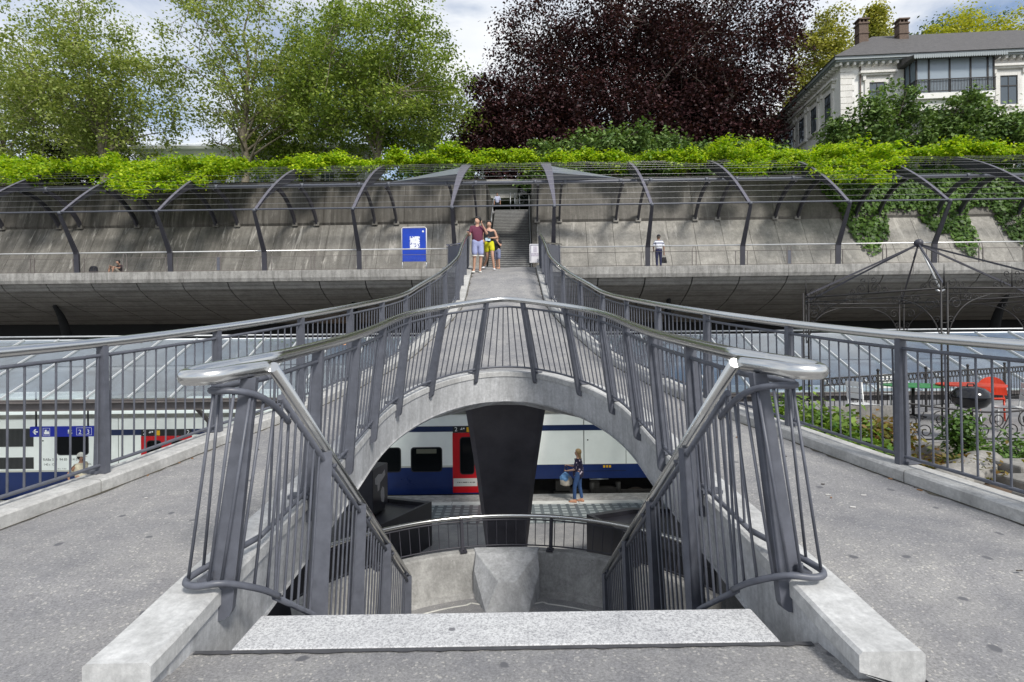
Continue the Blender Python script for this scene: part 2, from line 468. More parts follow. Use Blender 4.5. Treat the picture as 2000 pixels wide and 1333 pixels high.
def dup(src, parent, shift):
    """a copy of a part (and its sub-parts), moved by shift, under parent"""
    c = src.copy(); COL.objects.link(c)
    c.parent = parent
    c.location = Vector(src.location) + Vector(shift)
    LOCS[c.name] = tuple(Vector(LOCS[src.name]) + Vector(shift))
    for ch in src.children:
        d = ch.copy(); COL.objects.link(d); d.parent = c; d.location = ch.location
        LOCS[d.name] = tuple(Vector(LOCS[ch.name]) + Vector(shift))
    return c

def text_mesh(mb, txt, place, size, mi=0, align='CENTER'):
    """add flat lettering to a mesh builder; place(x, y) -> world point"""
    cu = bpy.data.curves.new('lettering', 'FONT'); cu.body = txt; cu.size = size; cu.align_x = align; cu.align_y = 'CENTER'
    cu.resolution_u = 3
    ob = bpy.data.objects.new('lettering', cu); COL.objects.link(ob)
    dg = bpy.context.evaluated_depsgraph_get()
    me = bpy.data.meshes.new_from_object(ob.evaluated_get(dg))
    vs = [place(v.co.x, v.co.y) for v in me.vertices]
    fs = [tuple(p.vertices) for p in me.polygons]
    bpy.data.objects.remove(ob); bpy.data.curves.remove(cu); bpy.data.meshes.remove(me)
    mb.add(vs, fs, mi)

def pchip(xs, ys):
    xs = np.array(xs, float); ys = np.array(ys, float)
    h = np.diff(xs); d = np.diff(ys) / h
    m = np.zeros_like(xs)
    for i in range(1, len(xs) - 1):
        if d[i - 1] * d[i] > 0:
            w1 = 2 * h[i] + h[i - 1]; w2 = h[i] + 2 * h[i - 1]
            m[i] = (w1 + w2) / (w1 / d[i - 1] + w2 / d[i])
    m[0] = d[0]; m[-1] = d[-1]
    def f(x):
        x = float(np.clip(x, xs[0], xs[-1]))
        i = int(min(max(np.searchsorted(xs, x) - 1, 0), len(h) - 1))
        t = (x - xs[i]) / h[i]
        return float(ys[i] * (1 + 2 * t) * (1 - t) ** 2 + m[i] * h[i] * t * (1 - t) ** 2 + ys[i + 1] * t * t * (3 - 2 * t) + m[i + 1] * h[i] * t * t * (t - 1))
    return f

WROT = R(2.0)
def W(u, v, z):
    """promenade frame: u along the wall, v away from the camera behind its front railing"""
    return Vector((u * math.cos(WROT) + v * math.sin(WROT), 29.5 - u * math.sin(WROT) + v * math.cos(WROT), z))
# ------------------------------------------------------------------ footbridge geometry
deck_z = pchip([-30, 1.9, 2.4, 3, 4.1, 5, 6.1, 7.2, 8.9, 11.2, 12, 13.5, 15, 16.5, 18.3, 20, 23, 26, 29.5],
               [0, 0, 0.02, .08, .17, .25, .38, .55, .80, 1.17, 1.42, 1.90, 2.46, 3.06, 3.64, 3.96, 4.40, 4.80, 5.2])
half_w = pchip([-12, 0, 2, 3, 4.14, 5.02, 6.13, 7.2, 8.9, 11.2, 13.5, 15.3, 17.5, 20.5, 23, 25.5, 27.5, 29.4],
               [6.4, 4.75, 4.05, 3.75, 3.50, 3.28, 2.98, 2.55, 2.16, 1.80, 1.30, 1.05, 1.04, 1.16, 1.32, 1.55, 1.95, 2.9])
UC, UA, UB = 6.2, 3.04, 1.61          # U shaped opening round the stairs: centre line of its kerb

M['dirt'] = mat_plain('kerb_dirt', (.075, .068, .052), .95, var=.5, vscale=20)
M['tar'] = mat_plain('tar_joint', (.06, .06, .065), .8, var=.3, vscale=12)
# ground of the little square
mb = MB()
xs = [-40, -6.2, -3.0, -1.75, 0, 1.75, 3.0, 6.2, 40]
def sheet(mb, pts_rows, mi=0):
    n = len(pts_rows[0])
    vs = [p for r_ in pts_rows for p in r_]
    fs = []
    for i in range(len(pts_rows) - 1):
        for j in range(n - 1):
            fs.append((i * n + j, i * n + j + 1, (i + 1) * n + j + 1, (i + 1) * n + j))
    mb.add(vs, fs, mi)
sheet(mb, [[(x, y, 0) for x in xs] for y in (-40, -12, -4, 0, 1.9)])
sheet(mb, [[(x, y, -0.004) for x in (-1.78, -0.6, 0.6, 1.78)] for y in (1.9, 2.3, 2.70)])
struct(mb.build('plaza_ground', M['asphalt'], loc=(0, 0, 0)))
mb = MB(); rgd = np.random.default_rng(4); rows = []
for x in np.arange(-1.47, 1.48, .04):
    rows.append([(x, 2.688 - .014 - .006 * abs(rgd.normal()), .003), (x, 2.699, .003)])
sheet(mb, rows); struct(mb.build('tar_joint', M['tar'], loc=(0, 2.7, 0)))

bridge = thing('footbridge', 'concrete footbridge whose two ramps split round the stairwell and climb to the hillside promenade', 'bridge', (0, 9, 0))
def u_inner(y, off):
    a, b = UA + off, UB + off
    if y <= UC: return b
    t = (y - UC) / a
    return b * math.sqrt(max(0.0, 1 - t * t)) if t < 1 else 0.0
ys = sorted(set([1.9, 2.2, 2.5] + list(np.arange(2.75, 8.2, 0.25)) + list(np.arange(8.2, 9.379, 0.06)) + [9.36, 9.377, 9.38] + list(np.arange(9.6, 29.41, 0.3)) + [29.42]))
mb = MB()
for sd in (-1, 1):
    rows = []
    for y in ys:
        a, b = u_inner(y, 0.14), half_w(y) + 0.01
        rows.append([(sd * (a + (b - a) * k / 8), y, deck_z(y) + 0.035 * math.sin(math.pi * k / 8) * (1 if y > 3 else 0)) for k in range(9)])
    if sd < 0: rows = [r_[::-1] for r_ in rows]
    sheet(mb, rows)
mb.build('deck', M['asphalt_ramp'], bridge)

# concrete girder below the deck: soffit and outer fascia
mb = MB()
for sd in (-1, 1):
    rows = []
    for y in [q for q in ys if q >= 2.9]:
        a, b = u_inner(y, -0.14), half_w(y) + 0.27
        z = deck_z(y)
        rows.append([(sd * a, y, z - 0.34), (sd * (a * .5 + b * .5), y, z - 0.62), (sd * (b - 0.25), y, z - 0.40), (sd * b, y, z - 0.02)])
    if sd > 0: rows = [r_[::-1] for r_ in rows]
    sheet(mb, rows)
# inner fascia following the U
def u_path(n_leg=26, n_arc=60, y0=2.36):
    pts = []
    for i in range(n_leg): pts.append((-UB, y0 + (UC - y0) * i / n_leg, -1.0, 0.0))
    for i in range(n_arc + 1):
        t = math.pi - math.pi * i / n_arc
        x, y = UB * math.cos(t), UC + UA * math.sin(t)
        nx, ny = math.cos(t) / UB, math.sin(t) / UA
        l_ = math.hypot(nx, ny)
        pts.append((x, y, nx / l_, ny / l_))
    for i in range(n_leg): pts.append((UB, UC - (UC - y0) * (i + 1) / n_leg, 1.0, 0.0))
    return pts
UP = u_path()
secs = []
for x, y, nx, ny in UP:
    z = deck_z(y) + 0.12
    f = lambda o, h: (x + nx * o, y + ny * o, h)
    low = z - 0.50 if y > 3.35 else (z - 0.85 if y > 2.62 else z - 0.10)
    secs.append([f(-.128, z - 0.075), f(-.11, low), f(.05, low - 0.06), f(.10, z - 0.2)])
mb.loft(secs, closed=False, cap=False, smooth=False)
mb.build('girder', M['girder'], bridge)

# kerb round the opening
mb = MB()
def kerb_sec(x, y, nx, ny, z, wi, wo, dn_i, dn_o, ch=0.015):
    f = lambda o, h: (x + nx * o, y + ny * o, h)
    return [f(-wi, z - dn_i), f(-wi, z - ch), f(-wi + ch, z), f(wo - ch, z), f(wo, z - ch), f(wo, z - dn_o)]
mb.loft([kerb_sec(x, y, nx, ny, deck_z(y) + 0.12, .14, .14, .085, .17) for x, y, nx, ny in UP if y > 3.0 or True], smooth=False)
mb.build('kerb', M['kerb'], bridge)
for sd in (-1, 1):          # low plinths the two kerb ends sit on
    mb = MB()
    mb.box((sd * UB - .115, 2.41, -0.05), (sd * UB + .115, 2.66, 0.062))
    mb.build('kerb_plinth', M['girder'], bridge)

# outer kerbs, in cast lengths with fine joints
def edge_path(sd, y0=-6.0, y1=29.42, step=0.22):
    out = []
    y = y0
    while y <= y1 + 1e-6:
        x = half_w(y) + 0.14
        dx = (half_w(y + 0.05) - half_w(y - 0.05)) / 0.1
        nx, ny = 1.0, -dx
        l_ = math.hypot(nx, ny)
        out.append((sd * x, y, sd * nx / l_, ny / l_))
        y += step
    return out
for sd in (-1, 1):
    mb = MB()
    P_ = edge_path(sd)
    per = 7
    for i in range(0, len(P_) - 1, per):
        seg = P_[i:i + per + 1]
        secs = []
        for k, (x, y, nx, ny) in enumerate(seg):
            jy = y
            if k == 0: jy = y + 0.006
            if k == len(seg) - 1: jy = y - 0.006
            sec = kerb_sec(x, jy, nx, ny, deck_z(y) + 0.105, .14, .15, .16, .30)
            secs.append(sec if sd > 0 else sec[::-1])
        mb.loft(secs)
    mb.build('kerb', M['kerb_outer'], bridge)
    # dirt and moss gathered in the angle between asphalt and kerb
    mb = MB(); rgd = np.random.default_rng(40 + sd); rows = []
    for y in np.arange(1.95, 29.0, .09):
        x = half_w(y); w_ = .012 + .03 * abs(rgd.normal()) * (.4 + .6 * math.sin(y * 3.1) ** 2)
        rows.append([(sd * (x + .004), y, deck_z(y) + .007), (sd * (x - w_), y, deck_z(y) + .007 + .012 * w_)])
    sheet(mb, rows); mb.build('kerb_dirt', M['dirt'], bridge)

# ------------------------------------------------------------------ railings
def post_mesh(base, top, rad, tan, w0=0.135, w1=0.075, th=0.05, drop=0.09):
    """tapered flat post, wide along rad, with a rounded foot"""
    mb = MB()
    base, top, rad, tan = Vector(base), Vector(top), Vector(rad).normalized(), Vector(tan).normalized()
    ax = (top - base).normalized()
    low = base - ax * drop
    pts = []
    for k in range(7):
        a = math.pi * k / 6
        pts.append(low - rad * math.cos(a) * w0 / 2 - ax * math.sin(a) * 0.05)
    pts += [top + rad * w1 / 2, top - rad * w1 / 2]
    n = len(pts)
    vs = [p - tan * th / 2 for p in pts] + [p + tan * th / 2 for p in pts]
    fs = [tuple(range(n)), tuple(reversed(range(n, 2 * n)))]
    for j in range(n):
        j2 = (j + 1) % n
        fs.append((j, n + j, n + j2, j2))
    mb.add(vs, fs)
    return mb

def railing(root, path, lean, height=1.1, post_gap=1.25, bal_gap=0.115, top_gap=0.11, foot=0.07, rail_r=0.042, first_post=0.25,
            handrail_pre=(), handrail_post=(), max_bal=100, w0=0.135, mat=None, cap_far=None, bar_r=0.016, bal_r=0.0088, bracket_side=-1, post_drop=.09, pairs=False):
    """path: [(x,y,z,nx,ny)], lean(i)-> horizontal offset of the rail against the foot (along -n)"""
    mat = mat or M['rail_paint']
    B = [Vector(p[:3]) for p in path]
    N = [Vector((p[3], p[4], 0)) for p in path]
    S = [0.0]
    for i in range(1, len(B)): S.append(S[-1] + (B[i] - B[i - 1]).length)
    L = S[-1]
    def at(s):
        s = min(max(s, 0), L)
        i = min(int(np.searchsorted(S, s, side='right')) - 1, len(S) - 2)
        i = max(i, 0)
        t = (s - S[i]) / max(1e-9, S[i + 1] - S[i])
        b = B[i].lerp(B[i + 1], t); nn = N[i].lerp(N[i + 1], t).normalized()
        tg = (B[i + 1] - B[i]).normalized()
        return b, nn, tg, lean(b)
    up = Vector((0, 0, 1))
    def pt(s, h):
        b, nn, tg, ln = at(s)
        return b + up * h - nn * ln * (h / height)
    ns = max(8, int(L / 0.16))
    line = [L * i / ns for i in range(ns + 1)]
    mb = MB(); mb.tube(list(handrail_pre) + [pt(s, height) for s in line] + list(handrail_post), rail_r, 12)
    mb.build('handrail', M['steel'], root)
    mb = MB(); mb.tube([pt(s, height - top_gap) for s in line], bar_r, 8); mb.build('top_bar', mat, root)
    mb = MB(); mb.tube([pt(s, foot) for s in line], bar_r, 8); mb.build('bottom_bar', mat, root)
    posts = []
    s = first_post
    if first_post < 0:          # an even number of posts, one pair either side of the middle
        m_ = int((L / 2 - .35) / post_gap + .5)
        posts = sorted([L / 2 + sg * (k + .5) * post_gap for k in range(m_) for sg in (-1, 1)]); s = L
    while s < L - 0.1:
        posts.append(s); s += post_gap
    for s in posts:
        b, nn, tg, ln = at(s)
        tg2 = Vector((tg.x, tg.y, 0)).normalized()
        po = post_mesh(pt(s, 0), pt(s, height - 0.03), nn, tg2, w0=w0, drop=post_drop).build('post', mat, root)
        mb = MB()
        c = pt(s, 0.012) + nn * 0.07 * -bracket_side
        mb.obox(c, nn, tg2, up, 0.075, 0.055, 0.012)
        mb.tube([c - nn * 0.02 + up * 0.012, c - nn * 0.02 + up * 0.035], 0.014, 6)
        mb.build('bracket', mat, po)
    cnt, mbx = 0, MB()
    s = bal_gap
    while s < L - 0.03:
        if all(abs(s - q) > 0.04 for q in posts):
            a, c = pt(s, foot), pt(s, height - top_gap)
            if cnt < max_bal:
                mb = MB(); mb.tube([a, c], bal_r, 6, cap=False); mb.build('baluster', mat, root)
                cnt += 1
            else:
                mbx.tube([a, c], bal_r, 5, cap=False)
        s += bal_gap
    if mbx.v:
        struct(mbx.build('balusters', mat, root), 'stuff')
    return pt, L

def lerp3(a, b, t): return tuple(a[i] + (b[i] - a[i]) * t for i in range(3))
def arc_smooth(pts, n=6):
    """Catmull-Rom through the points"""
    out = []
    P_ = [Vector(p) for p in pts]
    P_ = [P_[0] * 2 - P_[1]] + P_ + [P_[-1] * 2 - P_[-2]]
    for i in range(1, len(P_) - 2):
        for k in range(n):
            t = k / n
            a, b, c, d = P_[i - 1], P_[i], P_[i + 1], P_[i + 2]
            out.append(0.5 * ((2 * b) + (c - a) * t + (2 * a - 5 * b + 4 * c - d) * t * t + (3 * b - a - 3 * c + d) * t ** 3))
    out.append(P_[-2])
    return out

# railing round the stairwell
rl = thing('railing', 'grey bar railing with a thick steel handrail curving round the top of the stairwell', 'railing', (0, 6, 0.5), group='railings of the footbridge')
path = []
for x, y, nx, ny in UP:
    if y < 2.93: continue
    path.append((x - nx * 0.145, y - ny * 0.145, deck_z(y) + 0.12, nx, ny))
def lean_u(b):
    t = min(1, max(0, (b.y - 3) / 3.2)) * 0.10 + 0.04
    k = min(1, max(0, (b.y - UC) / UA))
    return t + 0.26 * k ** 2.2
def hook(sd):
    zt = deck_z(2.95) + 1.22
    pts = arc_smooth([(sd * 1.33, 3.22, 1.315), (sd * 1.40, 3.00, zt + .005), (sd * 1.47, 2.895, zt - .01), (sd * 1.57, 2.875, zt - .015), (sd * 1.63, 2.93, zt - .012), (sd * 1.60, 3.05, zt + .01), (sd * 1.52, 3.3, zt + .035)], 5)
    return pts
pre = hook(-1)
post_ = list(reversed(hook(1)))
def trim_hook(h): return h
path2 = [p for p in path if p[1] > 3.28]
pt_u, L_u = railing(rl, path2, lean_u, height=1.12, post_gap=1.0, bal_gap=0.124, first_post=-1, handrail_pre=pre, handrail_post=post_, max_bal=100, bracket_side=-1, w0=0.14, post_drop=.13)
# front ends of the grid: the bars turn the corner towards the stairs
for sd in (-1, 1):
    k = 0 if sd < 0 else len(path) - 1
    zb = deck_z(2.95) + 0.12 + 0.07
    mb = MB()
    mb.tube(arc_smooth([pt_u(0 if sd < 0 else L_u, 0.07), (sd * 1.60, 3.0, zb), (sd * 1.625, 2.90, zb - .02), (sd * 1.56, 2.87, zb - .03), (sd * 1.43, 2.90, zb - .03), (sd * 1.32, 3.06, zb - .13), (sd * 1.285, 3.22, zb - .24)], 5), 0.018, 8)
    mb.build('bottom_bar', M['rail_paint'], rl)
    zt = deck_z(2.95) + 0.12 + 1.01
    mb = MB()
    mb.tube(arc_smooth([pt_u(0 if sd < 0 else L_u, 1.01), (sd * 1.52, 3.02, zt + .01), (sd * 1.495, 2.94, zt), (sd * 1.40, 2.95, zt), (sd * 1.325, 3.04, zt - .03), (sd * 1.285, 3.17, zt - .10), (sd * 1.275, 3.36, zt - .22)], 5), 0.018, 8)
    mb.build('top_bar', M['rail_paint'], rl)
    for (ax, ay, az, bx, by, bz) in ((1.62, 2.91, -.02, 1.50, 2.95, 0), (1.60, 3.02, 0, 1.515, 3.04, .01), (1.50, 2.875, -.03, 1.40, 2.955, 0), (1.445, 2.895, -.03, 1.345, 3.02, -.02), (1.39, 2.95, -.06, 1.31, 3.10, -.06), (1.34, 3.03, -.11, 1.29, 3.19, -.11), (1.305, 3.11, -.16, 1.28, 3.28, -.17)):
        mb = MB(); mb.tube([(sd * ax, ay, zb + az), (sd * bx, by, zt + bz)], 0.0088, 6); mb.build('baluster', M['rail_paint'], rl)
    b0, b1 = (sd * 1.475, 2.97, zb - 0.10), (sd * 1.365, 3.06, zt + .06)
    po = post_mesh(b0, b1, (1, 0.1, 0), (-0.1, 1, 0), w0=0.132, w1=0.078).build('post', M['rail_paint'], rl)
    mb = MB(); mb.box((sd * 1.54 - .05, 2.94, zb - .065), (sd * 1.54 + .05, 3.05, zb - .03)); mb.tube([(sd * 1.52, 2.93, zb - .03), (sd * 1.52, 2.93, zb + .02)], .016, 6)
    mb.build('bracket', M['rail_paint'], po)

# the two outer railings
for sd, lab in ((-1, 'long grey bar railing along the outer kerb of the ramp above the blue platform sign'), (1, 'long grey bar railing along the outer kerb of the ramp beside the cafe terrace')):
    ro = thing('railing', lab, 'railing', (sd * 3.4, 6, 0.4), group='railings of the footbridge')
    path = [(x + nx * 0.03, y + ny * 0.03, deck_z(y) + 0.105, nx, ny) for x, y, nx, ny in edge_path(sd, 2.6, 29.3, 0.2)]
    def lean_o(b):
        return 0.02 + 0.04 * max(0, min(1, (b.y - 16) / 5)) * (1 if b.y < 27 else max(0, (29.4 - b.y) / 2.4))
    railing(ro, path, lean_o, height=1.12, post_gap=1.32, bal_gap=0.118, first_post=1.08, bracket_side=-1, max_bal=100)
    # wind screens: folded sheet panels where the bridge meets the promenade
    for y0, y1 in ((17.6, 29.2),):
        rows = []
        for y in np.arange(y0, y1, 0.4):
            x = half_w(y) + 0.14 + 0.03; z = deck_z(y) + 0.105
            ln = lean_o(Vector((0, y, 0)))
            k = min(1, (y - y0) / 2.0)
            rows.append([(sd * (x + 0.03), y, z + 0.02), (sd * (x - ln + 0.045), y, z + 1.05)])
        mb = MB(); sheet(mb, rows); sheet(mb, [[(p[0] + sd * 0.012, p[1], p[2]) for p in r_[::-1]] for r_ in rows])
        mb.build('screen_panel', M['rail_paint'], ro)

# ------------------------------------------------------------------ stairs into the station
st = thing('staircase', 'stairs going down to the platform below a speckled granite top step', 'stairs', (0, 2.7, 0))
rise, tread = 0.1625, 0.262
zz, yy = 0.006, 2.70
for k in range(16):
    mb = MB()
    y1 = yy + (0.335 if k == 0 else tread + 0.03)
    hw_ = 1.305
    mb.box((-hw_, yy, zz - 0.17), (hw_, y1, zz))
    mb.build('step', M['granite'], st, bevel=0.008)
    yy = y1 - (0.03 if k else 0.0) - (0.0 if k else 0.03)
    zz -= rise
y_foot, z_foot = yy, zz + rise
mb = MB()
mb.add([(-1.25, 2.75, -0.18), (1.25, 2.75, -0.18), (1.25, 7.2, -2.85), (-1.25, 7.2, -2.85), (-1.25, 2.75, -0.5), (1.25, 2.75, -0.5), (1.25, 7.2, -3.15), (-1.25, 7.2, -3.15)],
       [(0, 1, 2, 3), (4, 7, 6, 5), (0, 4, 5, 1), (3, 2, 6, 7), (0, 3, 7, 4), (1, 5, 6, 2)])
mb.build('stringer', M['girder'], st)

slope = -rise / tread
for sd, lab in ((-1, 'left balustrade of the stairs, steel handrail running down above slanted grey bars'), (1, 'right balustrade of the stairs, steel handrail running down above slanted grey bars')):
    sr = thing('stair_railing', lab, 'railing', (sd * 1.29, 3.2, 0), group='railings of the stairs')
    A, Bq = Vector((sd * 1.29, 3.20, 1.30)), Vector((sd * 1.29, 7.50, 1.30 + slope * 4.30 * 1.095))
    ax = (Bq - A).normalized()
    mb = MB(); mb.tube([A - ax * 0.03, Bq], 0.033, 12); mb.build('handrail', M['steel'], sr)
    dn = Vector((0, 0, -0.105))
    mb = MB(); mb.tube([A + dn + ax * .1, Bq + dn], 0.020, 8); mb.build('top_bar', M['rail_paint'], sr)
    A2, B2 = A + Vector((sd * 0.01, 0, -1.27)), Bq + Vector((sd * 0.01, 0, -1.10))
    mb = MB(); mb.tube([A2, B2], 0.018, 8); mb.build('bottom_bar', M['rail_paint'], sr)
    n = 40
    posts = (8, 17, 27, 39)
    for k in range(1, n):
        t = k / n
        p, q = A2.lerp(B2, max(0, t - .045)), (A + dn).lerp(Bq + dn, t)
        if k in posts: continue
        mb = MB(); mb.tube([p, q], 0.0085, 6, cap=False); mb.build('baluster', M['rail_paint'], sr)
    for k in posts:
        t = k / n
        p, q = A2.lerp(B2, max(0, t - .045)), (A + dn * .4).lerp(Bq + dn * .4, t)
        post_mesh(p + Vector((0, 0, -.15)), q, (0.85, 0.5, 0), (-0.5, 0.85, 0), w0=0.15, w1=0.10).build('post', M['rail_paint'], sr)
    for k in (10, 20, 30, 38):
        t = k / n
        p, q = (A + dn).lerp(Bq + dn, t), A.lerp(Bq, t)
        mb = MB(); mb.tube([p, q], 0.014, 6); mb.ball(q - Vector((0, 0, .035)), .028, n=8, m=5); mb.build('rail_bracket', M['rail_paint'], sr)

# ------------------------------------------------------------------ landing with its curved parapet
LC, LR, LZ = 6.4, 2.72, -2.6
ld = thing('stair_landing', 'round concrete stair landing with a curved parapet and a faceted block at its middle', 'landing', (0, 6.4, -2.6))
def lp(r_, a, z): return (r_ * math.sin(a), LC + r_ * math.cos(a), z)
mb = MB()
nseg = 48
secs = []
for i in range(nseg + 1):
    a = R(-100 + 200 * i / nseg)
    secs.append([lp(0.0, a, LZ), lp(LR + .25, a, LZ), lp(LR + .25, a, LZ - .28), lp(0.0, a, LZ - .45)])
mb.loft(secs, closed=True, cap=False)
mb.build('floor_slab', M['platform'], ld)
mb = MB(); secs = []
for i in range(nseg + 1):
    a = R(-68 + 136 * i / nseg)
    secs.append([lp(LR - .10, a, LZ), lp(LR - .07, a, LZ + .05), lp(LR + .0, a, LZ + .065), lp(LR + .17, a, LZ + .60), lp(LR + .20, a, LZ + .625), lp(LR + .36, a, LZ + .625), lp(LR + .38, a, LZ + .6), lp(LR + .24, a, LZ - .1)])
mb.loft(secs, smooth=False)
mb.build('parapet', M['landing'], ld)
# faceted block
mb = MB()
b = [(-.54, 9.40, LZ + .645), (.54, 9.40, LZ + .645), (.49, 9.18, LZ + .64), (-.49, 9.18, LZ + .64),
     (-.135, 8.63, LZ + .40), (.135, 8.63, LZ + .40), (-.32, 8.50, LZ), (.32, 8.50, LZ),
     (-.53, 9.02, LZ), (.53, 9.02, LZ), (-.62, 9.4, LZ), (.62, 9.4, LZ), (-.52, 9.06, LZ + .40), (.52, 9.06, LZ + .40)]
fs = [(0, 3, 2, 1), (3, 4, 5, 2), (4, 6, 7, 5), (3, 12, 4), (2, 5, 13), (4, 12, 6), (5, 7, 13), (12, 8, 6), (13, 7, 9), (0, 10, 8, 12, 3), (1, 2, 13, 9, 11)]
mb.add(b, fs)
mb.build('corner_block', M['girder'], ld, bevel=0.012)
M['line_paint'] = mat_plain('line_paint', (0.62, 0.61, 0.56), .7, var=.2, vscale=9)
for sd in (-1, 1):   # white guide line on the landing floor
    mb = MB()
    pl = [(sd * 0.31, 8.33), (sd * 0.50, 8.62), (sd * 0.62, 8.60), (sd * 1.55, 8.20), (sd * 2.2, 7.4)]
    pl = [lp(2.34, sd * R(d), 0)[:2] for d in (8,)] + [lp(2.47, sd * R(13), 0)[:2]] + [lp(2.42, sd * R(d), 0)[:2] for d in range(15, 66, 5)]
    for (x0, y0), (x1, y1) in zip(pl[:-1], pl[1:]):
        d = Vector((x1 - x0, y1 - y0, 0)).normalized(); nn = Vector((-d.y, d.x, 0)) * .02
        mb.add([(x0 + nn.x, y0 + nn.y, LZ + .004), (x1 + nn.x, y1 + nn.y, LZ + .004), (x1 - nn.x, y1 - nn.y, LZ + .004), (x0 - nn.x, y0 - nn.y, LZ + .004)], [(0, 1, 2, 3)])
    mb.build('guide_line', M['line_paint'], ld)
mb = MB(); mb.tube([(0, 6.9, LZ - .4), (0, 6.9, -4.2)], [0.75, 0.5], 20); mb.build('support', M['girder'], ld)
for sd in (-1, 1):
    for k in range(6):
        mb = MB(); x0 = sd * (LR * .93 + .05 + .28 * k); x1 = x0 + sd * .31
        mb.box((min(x0, x1), 5.2, LZ - .176 * (k + 1) - .17), (max(x0, x1), 6.9, LZ - .176 * (k + 1)))
        mb.build('step', M['granite'], ld)

lr = thing('landing_railing', 'low curved railing with thin dark bars on top of the landing parapet', 'railing', (0, 9.2, LZ + .6))
path = []
for i in range(61):
    a = R(-66 + 132 * i / 60)
    x, y, z = lp(LR + .30, a, LZ + .63)
    path.append((x, y, z, math.sin(a), math.cos(a)))
railing(lr, path, lambda b: -0.10, height=0.50, post_gap=1.46, bal_gap=0.158, first_post=-1, max_bal=100, top_gap=0.06, foot=0.045, rail_r=0.034, w0=0.07, mat=M['pergola_paint'], bar_r=0.012, bal_r=0.007, bracket_side=1, post_drop=.03)

# central leaning pillar
pil = thing('bridge_pillar', 'dark flat steel pillar narrowing downwards under the middle of the footbridge', 'pillar', (0, 12.2, -3.66))
mb = MB()
def psec(y, z, hw_, hd): return [(-hw_, y - hd, z), (-hw_ * .86, y - hd - .05, z), (hw_ * .86, y - hd - .05, z), (hw_, y - hd, z), (hw_ * .8, y + hd, z), (-hw_ * .8, y + hd, z)]
mb.loft([psec(12.55, -3.66, .37, .20), psec(11.2, -1.2, .56, .24), psec(10.3, 0.62, .76, .28)])
mb.build('shaft', M['pillar_paint'], pil)
mb = MB(); mb.box((-.6, 11.9, -3.66), (.6, 13.2, -3.60)); mb.build('base_plate', M['pillar_paint'], pil)

# scraps of litter and dry leaf bits along the kerbs
rgl = np.random.default_rng(12)
mb = MB()
for k in range(46):
    sd = -1 if k % 2 else 1
    y = rgl.uniform(2.6, 9.5); f = rgl.uniform() ** 3
    x = sd * (half_w(y) - .03 - f * 1.1)
    if abs(x) < 1.82: continue
    z = deck_z(y) + 0.035 * math.sin(math.pi * min(1, max(0, (abs(x) - 1.75) / (half_w(y) - 1.75)))) + .006
    a = rgl.uniform(0, 6.28); w_, l_ = rgl.uniform(.003, .008), rgl.uniform(.008, .02)
    mb.obox((x, y, z), (math.cos(a), math.sin(a), 0), (-math.sin(a), math.cos(a), .1), (0, -.1, 1), l_, w_, .003, int(rgl.integers(0, 3)))
struct(mb.build('litter', [mat_plain('paper_scrap', (.62, .60, .57), .8), mat_plain('dry_leaf', (.30, .15, .06), .8), mat_plain('dark_scrap', (.10, .09, .08), .8)]), 'stuff')
# ------------------------------------------------------------------ ground, platform, track trench
PZ = -3.66
mb = MB(); sheet(mb, [[(x, y, -5.2) for x in (-600, -60, 0, 60, 600)] for y in (-200, 0, 36.5, 37.5, 900)])
struct(mb.build('ground', mat_plain('earth', (0.10, 0.09, 0.07), 0.9, var=.3), loc=(0, 0, 0)))
mb = MB()
mb.box((-60, 2.9, PZ - 0.6), (60, 18.28, PZ))
struct(mb.build('platform', M['platform'], loc=(0, 10, PZ)))
# paving bands of the platform
m, n, l, b = new_mat('glass_block_paving')
geo = n.new('ShaderNodeNewGeometry')
mp = mapping(n, l, geo.outputs['Position'], (1 / .27, 1 / .27, 1))
br = n.new('ShaderNodeTexBrick'); br.offset = 0.0; br.inputs['Scale'].default_value = 1.0; br.inputs['Brick Width'].default_value = 1.0; br.inputs['Row Height'].default_value = 1.0
br.inputs['Mortar Size'].default_value = 0.22; br.inputs['Mortar Smooth'].default_value = 0.2
br.inputs['Color1'].default_value = (0.34, 0.37, 0.36, 1); br.inputs['Color2'].default_value = (0.24, 0.27, 0.27, 1); br.inputs['Mortar'].default_value = (0.10, 0.115, 0.12, 1)
l.new(mp, br.inputs['Vector']); l.new(br.outputs['Color'], b.inputs['Base Color']); b.inputs['Roughness'].default_value = 0.4
M['blocks'] = m
mb = MB(); mb.box((-60, 15.9, PZ), (60, 17.75, PZ + .004)); struct(mb.build('paving_band', M['blocks'], loc=(0, 17, PZ)))
mb = MB()
for k in range(-30, 30):
    mb.box((k * 2.0 + .3, 17.78, PZ), (k * 2.0 + 2.28, 18.12, PZ + .006))
struct(mb.build('edge_slabs', mat_plain('edge_slab', (0.52, 0.52, 0.49), .8, var=.15, vscale=5), loc=(0, 18, PZ)))
mb = MB(); mb.box((-60, 18.12, PZ - .35), (60, 18.95, PZ + .002)); struct(mb.build('platform_edge', M['fascia'], loc=(0, 18.5, PZ)))
mb = MB(); mb.box((-60, 18.9, -4.95), (60, 36, -4.75)); struct(mb.build('track_bed', mat_plain('ballast', (0.06, 0.052, 0.045), .95, var=.5, vscale=30, bump=1, bscale=40), loc=(0, 24, -4.95)))
for y in (20.1, 21.54):
    mb = MB(); mb.box((-60, y - .035, -4.75), (60, y + .035, -4.58)); tag(mb.build('rail', mat_plain('rail_rust', (0.12, 0.07, 0.045), .6)), ('near' if y < 21 else 'far') + ' rusty steel rail of the track under the train', 'rail')
mb = MB(); mb.box((-60, 36.2, -5.0), (60, 36.6, 5.0)); tag(mb.build('tunnel_wall', M['dark']), 'dark rear wall of the covered tracks below the promenade', 'wall')
